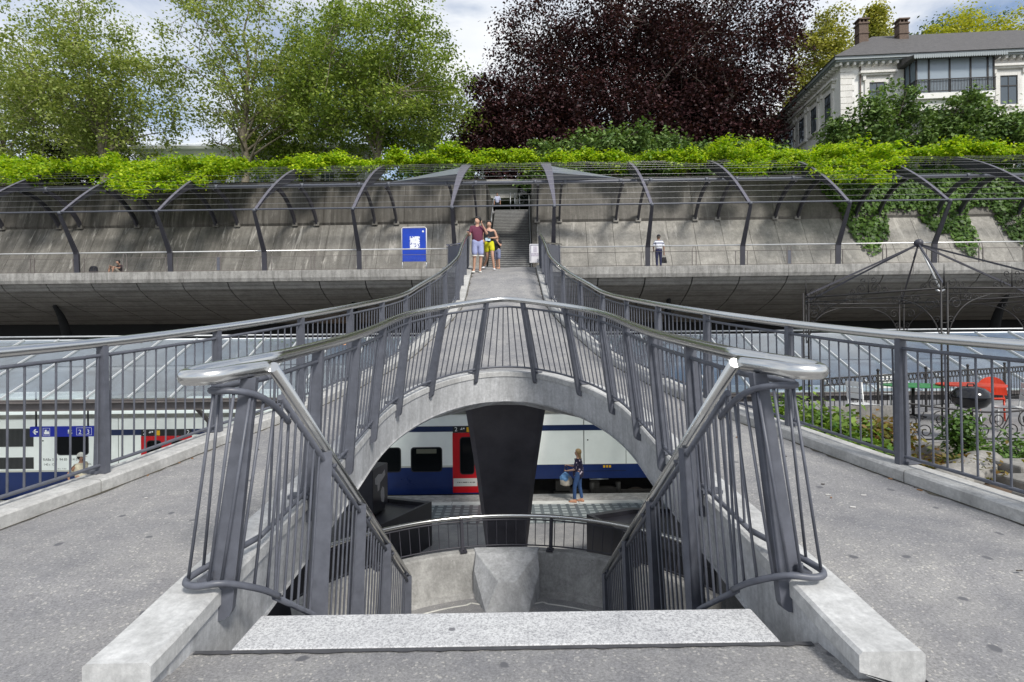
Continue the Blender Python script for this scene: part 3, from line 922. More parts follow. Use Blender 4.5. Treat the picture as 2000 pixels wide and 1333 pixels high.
mb = MB(); mb.box((-14, 2.55, -5.0), (14, 2.9, -0.62)); tag(mb.build('retaining_wall', M['girder']), 'plain concrete wall holding up the square beside the stairs', 'wall')

# ------------------------------------------------------------------ train
TY = 19.40
def tx(px): return (px - 986) / 57.27
tr = thing('train', 'white double-deck commuter train with blue bands and red doors standing at the platform', 'train', (0, TY + 1.4, -4.58))
M['t_white'] = mat_plain('train_white', (0.85, 0.87, 0.83), 0.32, var=.06, vscale=1.2)
M['t_blue'] = mat_plain('train_blue', (0.010, 0.026, 0.115), 0.3, var=.15, vscale=2)
M['t_navy'] = mat_plain('train_navy', (0.010, 0.022, 0.075), 0.35)
M['t_red'] = mat_plain('train_red', (0.50, 0.008, 0.014), 0.3, var=.12, vscale=3)
M['t_glass'] = mat_glass_pane('train_glass', (0.006, 0.007, 0.008), 1.22, 0.0)
M['rubber'] = mat_plain('rubber', (0.012, 0.012, 0.013), 0.6)
M['vent'] = mat_plain('vent_grey', (0.075, 0.078, 0.075), 0.5)
M['under'] = mat_plain('underframe', (0.022, 0.019, 0.017), 0.7, var=.5, vscale=5)
M['roof_t'] = mat_plain('train_roof', (0.16, 0.16, 0.14), 0.6, var=.3, vscale=2)
M['white_p'] = mat_plain('white_print', (0.8, 0.8, 0.8), 0.5)
M['black_p'] = mat_plain('black_print', (0.02, 0.02, 0.02), 0.5)
M['yellow_p'] = mat_plain('yellow_print', (0.75, 0.42, 0.01), 0.5)
zt, z_floor = -1.0, -3.72
mb = MB()
def body(x0, x1, zb):
    sec = [(TY, zb), (TY, -1.02), (TY + .10, -0.86), (TY + .45, -0.62), (TY + 1.4, -0.45), (TY + 2.35, -0.62), (TY + 2.7, -0.86), (TY + 2.8, -1.02), (TY + 2.8, zb)]
    mb.loft([[(x, y, z) for y, z in sec] for x in (x0, x1)])
body(-46, 0.86, -3.74); body(0.862, 2.655, -3.25); body(2.675, 46, -3.25)
mb.build('body', M['t_white'], tr)
e = 0.006
def panel(name, x0, x1, z0, z1, mat, parent, off=e, r=0.0, th=None):
    mb = MB()
    if r <= 0:
        pl = [(x0, z0), (x1, z0), (x1, z1), (x0, z1)]
    else:
        pl = []
        for cx, cz, a0 in ((x1 - r, z0 + r, -90), (x1 - r, z1 - r, 0), (x0 + r, z1 - r, 90), (x0 + r, z0 + r, 180)):
            for k in range(5):
                a = R(a0 + 22.5 * k); pl.append((cx + r * math.cos(a), cz + r * math.sin(a)))
    mb.prism(pl, lambda a, b_, t: (a, t, b_), TY - off, TY + 0.02)
    return mb.build(name, mat, parent)
panel('upper_stripe', -46, 46, -1.62, -1.43, M['t_navy'], tr)
panel('lower_stripe', -17.6, 0.86, -3.745, -2.83, M['t_blue'], tr)
panel('lower_stripe', 0.87, 46, -3.26, -2.78, M['t_blue'], tr)
panel('lower_stripe', -46, -17.61, -3.3, -2.83, M['t_blue'], tr)
panel('roof_edge', -46, 46, -1.03, -0.90, M['roof_t'], tr, off=.03)
panel('cream_trim', -17.6, 46, -2.83, -2.77, mat_plain('train_cream', (.55, .55, .48), .4), tr, off=.003)
# roof equipment
for k, (x, wx, h) in enumerate(((-17, 3.2, .34), (-12.6, 2.3, .3), (-8.2, 3, .36), (-3.5, 2.6, .3), (3.4, 3, .3), (8, 3, .34), (13, 2.6, .3))):
    mb = MB(); mb.box((x - wx / 2, TY + .35, -.66), (x + wx / 2, TY + 2.4, -.66 + h)); mb.build('roof_unit', M['roof_t'] if k % 2 else M['t_white'], tr, bevel=.04)
def window(x0, x1, z0, z1, blind=False):
    f = panel('window', x0 - .035, x1 + .035, z0 - .035, z1 + .035, M['rubber'], tr, off=.008, r=.11)
    panel('pane', x0, x1, z0, z1, M['t_glass'], f, off=.012, r=.09)
    if blind: panel('blind', x0 + .16, x1 - .16, z1 - .18, z1 - .03, mat_plain('blind', (.12, .12, .085), .6), f, off=.014)
for k, x in enumerate((-2.70, -4.10, -5.5, -6.9, -8.3, -9.7)):
    window(x - .5, x + .5, -2.95, -2.17, blind=(k == 0))
window(-15.12, -14.12, -2.24, -1.62 + .0)
for x in (4.9, 6.4, 8.0, 9.6, 11.2, 14, 16): window(x - .5, x + .5, -2.62, -1.8)
def door(x0, x1):
    d = panel('door', x0, x1, -3.70, -1.66, M['t_red'], tr, off=.012)
    xm = (x0 + x1) / 2
    hd = panel('door_sign', x0 + .01, x1 - .01, -1.655, -1.43, M['rubber'], tr, off=.016)
    mb = MB()
    text_mesh(mb, '2', lambda a, b_: (x0 + .12 + a, TY - .019, -1.545 + b_), .20)
    mb.build('number', M['white_p'], hd)
    if x1 - x0 > 1.5:
        mb = MB(); text_mesh(mb, '2', lambda a, b_: (x1 - .12 + a, TY - .019, -1.545 + b_), .20); mb.build('number', M['white_p'], hd)
    mb = MB()
    for (ax, az, w, h) in ((.27, -1.555, .07, .028), (.36, -1.535, .05, .045), (.30, -1.52, .03, .03)):
        mb.box((x0 + ax, TY - .0185, az), (x0 + ax + w, TY - .0165, az + h))
    mb.build('pictogram', M['white_p'], hd)
    mb = MB(); mb.box((x0 + .48, TY - .0185, -1.635), (x0 + .64, TY - .0165, -1.47)); mb.build('pictogram', M['yellow_p'], hd)
    w = x1 - x0
    for wx in ((x0 + .27, x0 + .71),) if w < 1.5 else ((x0 + .22, x0 + .66), (x1 - .66, x1 - .22)):
        wd = panel('door_window', wx[0] - .03, wx[1] + .03, -3.08, -1.80, M['rubber'], d, off=.018, r=.11)
        panel('pane', wx[0], wx[1], -3.05, -1.83, M['t_glass'], wd, off=.022, r=.09)
    bn = panel('door_band', x0 + .02, x1 - .15 if w < 1.5 else x1 - .02, -3.48, -3.21, mat_plain('band', (.62, .61, .56), .5), d, off=.016)
    return d, bn
d1, bn1 = door(-1.81, -0.83)
door(-12.33, -10.62)
door(-10.0, -8.9) if False else None
# small lettering band on the door: only its row of tiny dark marks can be made out
mb = MB(); rng = random.Random(3); x = -1.66
while x < -1.08:
    w = rng.choice((.018, .022, .028))
    mb.box((x, TY - .0175, -3.362), (x + w, TY - .0155, -3.332)); x += w + rng.choice((.008, .008, .03))
mb.build('lettering', M['black_p'], bn1)
# engine side on the left: vents and lettering
for z0, z1 in ((-1.97, -1.36), (-2.72, -2.33)):
    v = panel('vent_grille', -17.35, -15.93, z0, z1, M['vent'], tr, off=.01)
    mb = MB()
    for k in range(34): mb.box((-17.33 + k * .041, TY - .016, z0 + .02), (-17.31 + k * .041, TY - .010, z1 - .02))
    mb.build('louvre', M['rubber'], v)
for tx_, px_, pz_, sz_ in (('RABe 514  94 85  514 018-6', -15.62, -2.42, .118), ('140 t  CH', -15.60, -2.585, .105), ('100t', -14.15, -2.585, .08), ('R 150 t   P 142 t', -15.2, -2.73, .055)):
    mb = MB(); text_mesh(mb, tx_, lambda a, b_: (px_ + a, TY - .004, pz_ + b_), sz_, align='LEFT'); mb.build('lettering', M['black_p'], tr)
for x in (-15.72, -11.0 - 2.1, -7.3, 2.665, 4.10, 8.8):
    mb = MB(); mb.box((x, TY - .003, -3.2), (x + .016, TY + .01, -1.04)); mb.build('panel_gap', M['rubber'], tr)
mb = MB(); mb.box((2.69, TY - .0085, -3.02), (4.10, TY + .01, -3.005)); mb.build('panel_gap', M['rubber'], tr)
for x, z in ((2.80, -1.95), (3.98, -1.97), (-16.3 + .68, -1.78)):
    mb = MB(); mb.tube([(x, TY - .005, z), (x, TY + .01, z)], .026, 10); mb.build('catch', M['rubber'], tr)
mb = MB()
for x in (3.32, 3.42, 3.52): mb.box((x, TY - .009, -2.9), (x + .07, TY, -2.82))
mb.build('marking', M['yellow_p'], tr)
# underframe and bogies
mb = MB(); mb.box((-46, TY + .5, -4.5), (46, TY + 2.3, -3.2)); mb.build('underframe', M['under'], tr)
def bogie(x):
    bg = MB(); bg.box((x - 1.75, TY + .12, -3.95), (x + 1.75, TY + .30, -3.72)); bg.box((x - .5, TY + .05, -4.05), (x + .5, TY + .35, -3.6))
    for dx in (-.9, .9): bg.box((x + dx - .2, TY + .02, -4.1), (x + dx + .2, TY + .3, -3.8))
    for dx in (-.45, .45): bg.tube([(x + dx, TY + .1, -3.95), (x + dx, TY + .1, -3.42)], .09, 10)
    b_ = bg.build('bogie', M['under'], tr)
    for dx in (-1.1, 1.1):
        w = MB(); w.tube([(x + dx, TY + .30, -4.12), (x + dx, TY + .42, -4.12)], .46, 24); w.tube([(x + dx, TY + .22, -4.12), (x + dx, TY + .30, -4.12)], .16, 16)
        w.build('wheel', mat_plain('wheel', (.05, .04, .035), .5, metal=.5), b_)
bogie(3.4); bogie(-20.0); bogie(14)
for x, w in ((1.7, .5), (5.2, .8), (6.4, .5), (2.9, .3)):
    mb = MB(); mb.box((x, TY + .08, -3.7), (x + w, TY + .4, -3.27)); mb.build('equipment_box', M['under'], tr)
mb = MB(); mb.tube([(2.95, TY + .05, -3.86), (4.9, TY + .05, -4.02)], .022, 6); mb.tube([(2.85, TY - .02, -3.29), (3.5, TY - .02, -3.29)], .012, 6); mb.build('brake_pipe', M['galv'], tr)

# ------------------------------------------------------------------ blue platform sign
sg = thing('platform_sign', 'blue hanging sign with arrows and white numbers 2 and 3 in front of the train', 'sign', (-13.5, 17.5, -1.34))
SX0, SX1, SZ0, SZ1, SY = -14.48, -12.46, -1.345, -1.035, 17.5
mb = MB(); mb.box((SX0, SY, SZ0), (SX1, SY + .1, SZ1)); mb.build('panel', mat_plain('sign_blue', (.006, .018, .30), .35), sg)
mb = MB()
zc = (SZ0 + SZ1) / 2
pl = lambda a, b_: (a, SY - .003, zc + b_)
def arrow(cx, ang, s):
    ca, sa = math.cos(ang), math.sin(ang)
    def q(a, b_): return (cx + a * ca - b_ * sa, SY - .003, zc + a * sa + b_ * ca)
    mb.add([q(-.085 * s, -.018), q(.06 * s, -.018), q(.06 * s, .018), q(-.085 * s, .018)], [(0, 1, 2, 3)])
    for t in (1, -1):
        mb.add([q(-.10 * s, 0), q(-.02 * s, t * .085 * s), q(-.0 + .02 * s, t * .07 * s), q(-.055 * s, 0)], [(0, 1, 2, 3)] if t < 0 else [(3, 2, 1, 0)])
arrow(-14.30, 0, 1.0); mb.build('arrow', M['white_p'], sg); mb = MB(); arrow(-13.26, R(45), 1.0); mb.build('arrow', M['white_p'], sg)
for ch_, cx in (('2', -12.97), ('3', -12.72)):
    mb = MB(); text_mesh(mb, ch_, lambda a, b_: (cx + a, SY - .003, zc - .02 + b_), .19); mb.build('number', M['white_p'], sg)
for cx in (-12.97, -12.72, -13.98):
    mb = MB()
    for (x0, x1, z0, z1) in ((-.105, .105, .105, .113), (-.105, .105, -.113, -.105), (-.105, -.097, -.105, .105), (.097, .105, -.105, .105)):
        mb.box((cx + x0, SY - .003, zc + z0), (cx + x1, SY - .001, zc + z1))
    mb.build('number_frame', M['white_p'], sg)
mb = MB()
mb.box((-14.05, SY - .003, zc - .075), (-13.90, SY - .001, zc - .0)); mb.box((-14.03, SY - .003, zc), (-13.97, SY - .001, zc + .06)); mb.box((-13.945, SY - .003, zc), (-13.92, SY - .001, zc + .035))
mb.build('pictogram', M['white_p'], sg)
for x in (SX0 - .25 + .4, SX1 - .3):
    mb = MB(); mb.tube([(x, SY + .05, SZ1), (x, SY + .05, .2)], .025, 8); mb.build('hanger', M['black_steel'], sg)

# ------------------------------------------------------------------ glass canopies over the platform edge
CD0, CZ0, CD1, CZ1 = 16.0, -0.06, 19.6, 1.61
M['canopy_glass_dark'] = mat_canopy = mat_glass_pane('canopy_glass', (0.05, 0.08, 0.09), 2.8, 0.74, rough=0.03)
def paint_reflections(m, amt=1.0):  # mottled colour painted into the panes for tree and sky reflections
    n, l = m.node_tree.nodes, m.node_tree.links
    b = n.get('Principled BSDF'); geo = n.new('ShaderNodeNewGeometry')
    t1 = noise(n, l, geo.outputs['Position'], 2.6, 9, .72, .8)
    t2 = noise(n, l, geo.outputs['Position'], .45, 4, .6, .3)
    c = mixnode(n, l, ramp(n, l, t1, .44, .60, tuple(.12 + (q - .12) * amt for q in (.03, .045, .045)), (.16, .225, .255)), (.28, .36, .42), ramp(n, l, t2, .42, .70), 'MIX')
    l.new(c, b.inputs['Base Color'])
paint_reflections(mat_canopy)
M['canopy_glass_faint'] = mat_glass_pane('canopy_glass_faint', (0.05, 0.08, 0.09), 3.2, 0.70, rough=0.03)
paint_reflections(M['canopy_glass_faint'], .25)  # painted reflections are fainter on this canopy
M['glass_clear'] = mat_glass_pane('glass_clear', (.5, .55, .55), 1.1, .98)
M['canopy_bar'] = mat_plain('canopy_bar', (0.54, 0.55, 0.55), 0.4, metal=.2)
M['canopy_frame'] = mat_plain('canopy_frame', (0.13, 0.115, 0.11), 0.5, var=.3, vscale=3)
for x0, x1, lab in ((-46, -1.2, 'sloping glass canopy with pale bars above the blue platform sign'), (1.2, 46, 'sloping glass canopy with pale bars behind the iron fence of the terrace')):
    cn = thing('glass_canopy', lab, 'canopy', ((x0 + x1) / 2, CD0, CZ0), group='glass canopies over the platform')
    gap = 1.17
    k0, k1 = math.ceil(x0 / gap), math.floor(x1 / gap)
    th = math.atan2(CZ1 - CZ0, CD1 - CD0)
    nrm = Vector((0, -math.sin(th), math.cos(th)))
    rg = random.Random(5)
    for k in range(k0, k1):
        mb = MB()
        t = rg.uniform(-.006, .006)
        for a, b_ in ((0, .5), (.5, 1.0)):
            ya, za, yb, zb = CD0 + (CD1 - CD0) * a + .01, CZ0 + (CZ1 - CZ0) * a + .005, CD0 + (CD1 - CD0) * b_ - .01, CZ0 + (CZ1 - CZ0) * b_ - .005
            t = rg.uniform(-.004, .004)
            P4 = [Vector((k * gap + .02, ya, za + t)), Vector(((k + 1) * gap - .02, ya, za - t)), Vector(((k + 1) * gap - .02, yb, zb + t)), Vector((k * gap + .02, yb, zb - t))]
            P8 = P4 + [p - nrm * .012 for p in P4]
            mb.add(P8, [(0, 1, 2, 3)], 0); mb.add(P8, [(7, 6, 5, 4), (0, 4, 5, 1), (1, 5, 6, 2), (2, 6, 7, 3), (3, 7, 4, 0)], 1)
        mb.build('pane', [M['canopy_glass_dark' if x0 < -10 else 'canopy_glass_faint'], M['glass_clear']], cn)
    for k in range(k0, k1 + 1):
        mb = MB(); mb.bar((k * gap, CD0, CZ0 + .02), (k * gap, CD1, CZ1 + .02), .034, .05); mb.build('glazing_bar', M['canopy_bar'], cn)
    mb = MB(); mb.box((x0, CD0 - .12, CZ0 - .10), (x1, CD0 + .02, CZ0 - .012)); mb.box((x0, CD0 - .14, CZ0 - .035), (x1, CD0 - .122, CZ0 - .0)); mb.build('gutter', M['canopy_frame'], cn)
    mb = MB(); mb.box((x0, CD0 + .05, CZ0 - .34), (x1, CD0 + .25, CZ0 - .13)); mb.build('edge_beam', M['canopy_frame'], cn)
    mb = MB(); mb.tube([(x0, (CD0 + CD1) / 2, (CZ0 + CZ1) / 2 - .10), (x1, (CD0 + CD1) / 2, (CZ0 + CZ1) / 2 - .10)], .05, 8); mb.build('purlin', M['canopy_frame'], cn)
    mb = MB(); mb.tube([(x0, CD1 + .05, CZ1 - .02), (x1, CD1 + .05, CZ1 - .02)], .05, 8); mb.tube([(x0, CD1 + .2, CZ1 + .12), (x1, CD1 + .2, CZ1 + .12)], .03, 8); mb.build('ridge_tube', M['galv'], cn)
    for x in np.arange(x0 + 3.5, x1 - 2, 8.4):
        mb = MB(); mb.tube([(x, CD0 + 1.2, PZ), (x, CD0 + 1.2, -.9), (x, CD0 + .3, -.25)], .07, 10); mb.tube([(x, CD0 + 1.2, -.9), (x, CD1 - .4, 1.2)], .05, 8); mb.build('column', M['canopy_frame'], cn)

# ------------------------------------------------------------------ black stair enclosures and the monitor on the platform
def enclosure(sx, label):
    en = thing('stair_parapet', label, 'parapet', (sx * 3.5, 12.5, PZ))
    foot = [(-1.87, 14.3), (-2.92, 14.75), (-6.2, 14.9), (-7.5, 12.2), (-7.5, 9.4), (-5.2, 9.2), (-3.6, 11.1), (-2.72, 12.6)]
    if sx > 0: foot = [(1.85 + (-x - 1.87), y - 1.2) for x, y in foot][::-1]
    top = PZ + 1.10
    n = len(foot)
    cx, cy = sum(p[0] for p in foot) / n, sum(p[1] for p in foot) / n
    ins = [(x + (cx - x) * .05, y + (cy - y) * .06) for x, y in foot]
    vs = [(x, y, PZ) for x, y in foot] + [(x, y, top) for x, y in foot] + [(x, y, top) for x, y in ins] + [(x, y, top - .10) for x, y in ins]
    fs = []
    for j in range(n):
        j2 = (j + 1) % n
        fs += [(j, j2, n + j2, n + j), (n + j, n + j2, 2 * n + j2, 2 * n + j), (2 * n + j, 2 * n + j2, 3 * n + j2, 3 * n + j)]
    fs.append(tuple(range(3 * n, 4 * n)))
    mb = MB(); mb.add(vs, [f[::-1] for f in fs] if sx < 0 else fs)
    o = mb.build('shell', M['black_steel'], en)
    return en
enclosure(-1, 'black steel parapet with a recessed dusty top left of the pillar')
enclosure(1, 'black steel parapet half hidden behind the right stair balustrade')
mo = thing('monitor_cabinet', 'black upright cabinet with torn white stickers standing on the black parapet', 'cabinet', (-3.2, 13.5, PZ + 1.0))
c0 = Vector((-3.07, 13.15, PZ + 1.16)); dr = Vector((.20, .98, 0)).normalized(); dl = Vector((-.94, .28, 0)).normalized()
mb = MB()
q = [c0, c0 + dr * .85, c0 + dr * .85 + dl * .95, c0 + dl * .95]
up = Vector((0, 0, 1.0))
mb.add(q + [p + up for p in q], [(3, 2, 1, 0), (4, 5, 6, 7), (0, 1, 5, 4), (1, 2, 6, 5), (2, 3, 7, 6), (3, 0, 4, 7)])
mb.build('case', M['black_steel'], mo, bevel=.012)
mb = MB()
for a in (.2, .72):
    for b_ in (.2, .75): 
        p = c0 + dr * a + dl * b_; mb.tube([p, p - Vector((0, 0, .22))], .03, 8)
p = c0 + dr * .42 + dl * .2; mb.obox(p - Vector((0, 0, .1)), dr, dl, (0, 0, 1), .5, .09, .04)
mb.build('stand', M['black_steel'], mo)
mb = MB(); nn = Vector((dr.y, -dr.x, 0)) * .004
def on(a, h): return c0 + dr * a + Vector((0, 0, h)) + nn
for pl in ([(.10, .78), (.30, .84), (.52, .80), (.66, .88), (.70, .74), (.52, .66), (.40, .62), (.34, .46), (.25, .44), (.24, .60), (.12, .64)],
           [(.42, .40), (.52, .50), (.62, .44), (.64, .22), (.58, .10), (.46, .16), (.42, .28)]):
    P4 = [on(a, h) for a, h in pl]
    mb.add(P4, [tuple(range(len(P4)))])
mb.build('sticker', mat_plain('sticker', (.36, .35, .35), .6, var=.2, vscale=20), mo)

# ------------------------------------------------------------------ promenade on its cantilevered slab
U0, U1 = -42, 46
FZ = 5.2
mb = MB(); sheet(mb, [[W(u, v, FZ) for u in (U0, -10, 0, 10, U1)] for v in (0.02, 1.5, 4.2)])
struct(mb.build('promenade_floor', M['platform'], loc=(0, 31, FZ)))
pr = thing('promenade_slab', 'cantilevered concrete slab of the promenade with a long curved board-marked underside', 'slab', tuple(W(0, 2, 4)))
mb = MB()
prof = [(0.0, FZ + .05), (-.06, FZ + .03), (-.06, FZ - .34), (0.0, FZ - .52), (.06, FZ - .53)]
nb = 14
bw = (U1 - U0) / nb
for k in range(nb):
    mb.loft([[W(u, v, z) for v, z in prof] + [W(u, .2, FZ - .53), W(u, .2, FZ + .05)] for u in (U0 + k * bw + .01, U0 + (k + 1) * bw - .01)])
mb.build('edge_beam', M['fascia'], pr)
sof = [(.10, FZ - .56), (.35, FZ - .86), (1.0, FZ - 1.22), (2.2, FZ - 1.68), (4.0, FZ - 2.15), (5.8, FZ - 2.48), (7.3, FZ - 2.66), (7.3, FZ - 1.9), (.2, FZ - .25)]
g = 2.43
mb = MB()
k = math.floor(U0 / g)
while k * g < U1:
    mb.loft([[W(u, v, z) for v, z in sof] for u in (k * g + .03, (k + 1) * g - .03)])
    k += 1
mb.build('soffit', M['soffit'], pr)
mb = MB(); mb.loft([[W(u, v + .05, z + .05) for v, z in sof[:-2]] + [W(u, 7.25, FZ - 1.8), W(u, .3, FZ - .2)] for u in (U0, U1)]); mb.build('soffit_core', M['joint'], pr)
for u, sx in ((-25.2, -1), (-8.4, -1), (8.9, 1), (27.0, 1)):
    mb = MB()
    P4 = arc_smooth([W(u + sx * .5, 4.3, -3.0), W(u + sx * .4, 3.4, .8), W(u + sx * .1, 2.4, 2.8), W(u, 1.7, FZ - 1.55)], 4)
    mb.tube(P4, [.42 - .32 * i / (len(P4) - 1) for i in range(len(P4))], 10)
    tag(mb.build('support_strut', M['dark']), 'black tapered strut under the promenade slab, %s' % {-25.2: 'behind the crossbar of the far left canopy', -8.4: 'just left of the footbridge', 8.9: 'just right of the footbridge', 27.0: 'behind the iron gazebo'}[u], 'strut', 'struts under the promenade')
mb = MB(); mb.tube([W(-10.3, 6, 1.3), W(-10.3, 6, 1.75)], .12, 10)
lampm, ln_, ll_, lb_ = new_mat('signal_orange'); lb_.inputs['Emission Color'].default_value = (1, .35, .04, 1); lb_.inputs['Emission Strength'].default_value = 1.2; lb_.inputs['Base Color'].default_value = (.5, .2, .03, 1)
tag(mb.build('signal_lamp', lampm), 'small orange lamp glowing in the dark below the promenade', 'lamp')

# promenade railing
POSTS_U = [2.55 + 4.85 * k for k in range(0, 9)] + [-2.55 - 5.0 * k for k in range(0, 8)]
for lo, hi, lab in ((U0, -2.9, 'promenade railing of framed clear panels left of the footbridge'), (2.9, U1, 'promenade railing of framed clear panels right of the footbridge')):
    rp = thing('railing', lab, 'railing', tuple(W((lo + hi) / 2, 0, FZ)), group='promenade railings')
    mb = MB(); mb.tube([W(lo, .12, FZ + 1.10), W(hi, .12, FZ + 1.10)], .033, 8); mb.build('handrail', mat_plain('handrail_pale', (.80, .79, .77), .3, metal=.6), rp)
    M['rp'] = mat_plain('rail_thin', (.16, .14, .13), .5)
    mb = MB(); mb.tube([W(lo, .1, FZ + .80), W(hi, .1, FZ + .80)], .014, 6); mb.build('panel_rail', M['rp'], rp)
    mb = MB(); mb.tube([W(lo, .1, FZ + .10), W(hi, .1, FZ + .10)], .014, 6); mb.build('panel_rail', M['rp'], rp)
    us = [u for u in POSTS_U if lo < u < hi]
    g_ = 4.85 if hi > 0 else 5.0
    sgn = 1 if hi > 0 else -1
    for i, u in enumerate(sorted(us, key=abs)):
        um = u + sgn * g_ / 2
        for du in (-.10, .10) :
            mb = MB(); mb.bar(W(um + du, .12, FZ + .05), W(um + du, .12, FZ + .84), .035, .05); mb.bar(W(um + du, .12, FZ + .84), W(um + du * .4 , .12, FZ + 1.09), .02, .03); mb.build('panel_post', M['rp'], rp)
        if i in (1, 4, 6):
            mb = MB(); mb.obox(W(um, .11, FZ + .45), W(1, 0, 0) - W(0, 0, 0), W(0, 1, 0) - W(0, 0, 0), (0, 0, 1), .075, .02, .36); mb.build('cover_plate', M['rail_paint'], rp)
        for du in (-.30, .30):
            mb = MB(); mb.bar(W(u + du, .12, FZ + .05), W(u + du, .12, FZ + .82), .03, .04); mb.build('panel_post', M['rp'], rp)
    # woven wire infill: fine horizontal wires
    mb = MB()
    for h in np.arange(.17, .79, .07): mb.tube([W(lo, .1, FZ + h), W(hi, .1, FZ + h)], .0022, 4)
    mb.build('wire_infill', M['wire'], rp)

# ------------------------------------------------------------------ leaning retaining wall
SLOT = (-1.32, 1.55)
rw = thing('hillside_wall', 'tall stained concrete retaining wall leaning back behind the promenade', 'wall', tuple(W(0, 5, FZ)))
def ledge(u): return 0.0
def low_panel(mb, u0, u1):
    q = [(3.85, FZ - .1), (5.93, 9.02), (6.35, 9.02), (6.35, FZ - .1)]
    mb.loft([[W(u, v, z) for v, z in q] for u in (u0, u1)])
def up_panel(mb, u0, u1, top=11.72):
    q = [(5.72, 8.93), (6.38, top), (6.75, top), (6.75, 8.7), (5.80, 8.78)]
    mb.loft([[W(u, v, z) for v, z in q] for u in (u0, u1)])
pl_, pu_ = MB(), MB()
for lo, hi in ((U0, SLOT[0]), (SLOT[1], U1)):
    w = 1.62
    n = int(round((hi - lo) / w)); w = (hi - lo) / n
    rg = random.Random(8)
    for k in range(n):
        low_panel(pl_, lo + k * w + .012, lo + (k + 1) * w - .012)
    w = 4.9 / 1.0
    n = int(round((hi - lo) / w)); w = (hi - lo) / n
    for k in range(n): up_panel(pu_, lo + k * w + .01, lo + (k + 1) * w - .01)
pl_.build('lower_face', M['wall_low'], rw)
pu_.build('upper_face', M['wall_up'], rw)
mb = MB()
for lo, hi in ((U0, SLOT[0] - .02), (SLOT[1] + .02, U1)):
    q = [(3.95, FZ - .1), (6.03, 9.0), (6.5, 11.5), (7.0, 11.5), (7.0, FZ - .1)]
    mb.loft([[W(u, v, z) for v, z in q] for u in (lo + .03, hi - .03)])
mb.build('core', M['joint'], rw)
# side cheeks of the stair slot
for u, s_ in ((SLOT[0], -1), (SLOT[1], 1)):
    mb = MB(); q = [(3.85, FZ - .1), (5.93, 9.02), (6.38, 11.72), (15.5, 11.9), (15.5, FZ - .1)]
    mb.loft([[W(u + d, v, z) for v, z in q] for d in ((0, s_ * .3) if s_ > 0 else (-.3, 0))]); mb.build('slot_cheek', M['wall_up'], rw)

# stairs up the hill
hs = thing('staircase', 'long flight of dark stone stairs rising through the slot in the hillside wall', 'stairs', tuple(W(0, 4, FZ)))
n = 38; dz = (11.46 - FZ) / n; dv = (14.2 - 3.85) / n
M['step_dark'] = mat_concrete('step_stone', .15, stain=.6, streak=.2, pits=.3, tint=(1, .99, .97))
M['step_edge'] = mat_plain('step_edge', (.30, .30, .29), .7, var=.3)
for k in range(n):
    z1 = FZ + dz * (k + 1); v0 = 3.85 + dv * k
    mb = MB(); c = [W(SLOT[0] + .16, v0, 0), W(SLOT[1] - .16, v0, 0), W(SLOT[1] - .16, v0 + dv + .03, 0), W(SLOT[0] + .16, v0 + dv + .03, 0)]
    mb.add([(p.x, p.y, z1 - dz) for p in c] + [(p.x, p.y, z1) for p in c], [(3, 2, 1, 0), (4, 5, 6, 7), (0, 1, 5, 4), (1, 2, 6, 5), (2, 3, 7, 6), (3, 0, 4, 7)], 0)
    s_ = mb.build('step', M['step_dark'], hs)
    mb = MB(); c = [W(SLOT[0] + .17, v0 - .012, 0), W(SLOT[1] - .17, v0 - .012, 0), W(SLOT[1] - .17, v0 + .05, 0), W(SLOT[0] + .17, v0 + .05, 0)]
    mb.add([(p.x, p.y, z1 - .03) for p in c] + [(p.x, p.y, z1 + .004) for p in c], [(3, 2, 1, 0), (4, 5, 6, 7), (0, 1, 5, 4), (1, 2, 6, 5), (2, 3, 7, 6), (3, 0, 4, 7)], 0)
    mb.build('step_edge', M['step_edge'], s_)
for u in (SLOT[0] + .08, SLOT[1] - .10):
    mb = MB()
    sl = dz / dv
    mb.tube(arc_smooth([W(u, 3.6, FZ + .1), W(u, 3.62, FZ + .95), W(u, 4.2, FZ + 1.15), W(u, 13.9, 11.46 + .9), W(u, 14.6, 11.46 + .95)], 5), .035, 8); mb.build('handrail', M['galv'], hs)
    for v in np.arange(4.4, 14, 1.6):
        mb = MB(); mb.tube([W(u, v, FZ + (v - 3.85) * sl), W(u, v, FZ + (v - 3.85) * sl + .95)], .02, 6); mb.build('rail_post', M['galv'], hs)
# ------------------------------------------------------------------ pergola over the promenade
pg = thing('pergola', 'long dark steel pergola of kinked posts and curved blades above the promenade', 'pergola', tuple(W(0, 0, FZ)))
ARC = [(-1.1, 8.12), (0.1, 9.18), (1.3, 10.12), (2.6, 10.98), (3.9, 11.68), (5.3, 12.28), (6.2, 12.55)]
def arc_curve(): return arc_smooth([(v, z, 0) for v, z in ARC], 5)
AC = [(p[0], p[1]) for p in arc_curve()]
def offset_curve(cv, wfn):
    out = []
    for i, (v, z) in enumerate(cv):
        a = cv[max(0, i - 1)]; b_ = cv[min(len(cv) - 1, i + 1)]
        d = Vector((b_[0] - a[0], b_[1] - a[1])).normalized()
        t = i / (len(cv) - 1)
        out.append((v + d.y * wfn(t), z - d.x * wfn(t)))
    return out
def flat_blade(cv, wfn, u, th, mat, name, parent):
    lo = offset_curve(cv, wfn)
    secs = []
    for (v0, z0), (v1, z1) in zip(cv, lo):
        secs.append([W(u - th / 2, v0, z0), W(u + th / 2, v0, z0), W(u + th / 2, v1, z1), W(u - th / 2, v1, z1)])
    mb = MB(); mb.loft(secs); return mb.build(name, mat, parent)
PIPE = (3.0, 10.50)
legs = {}
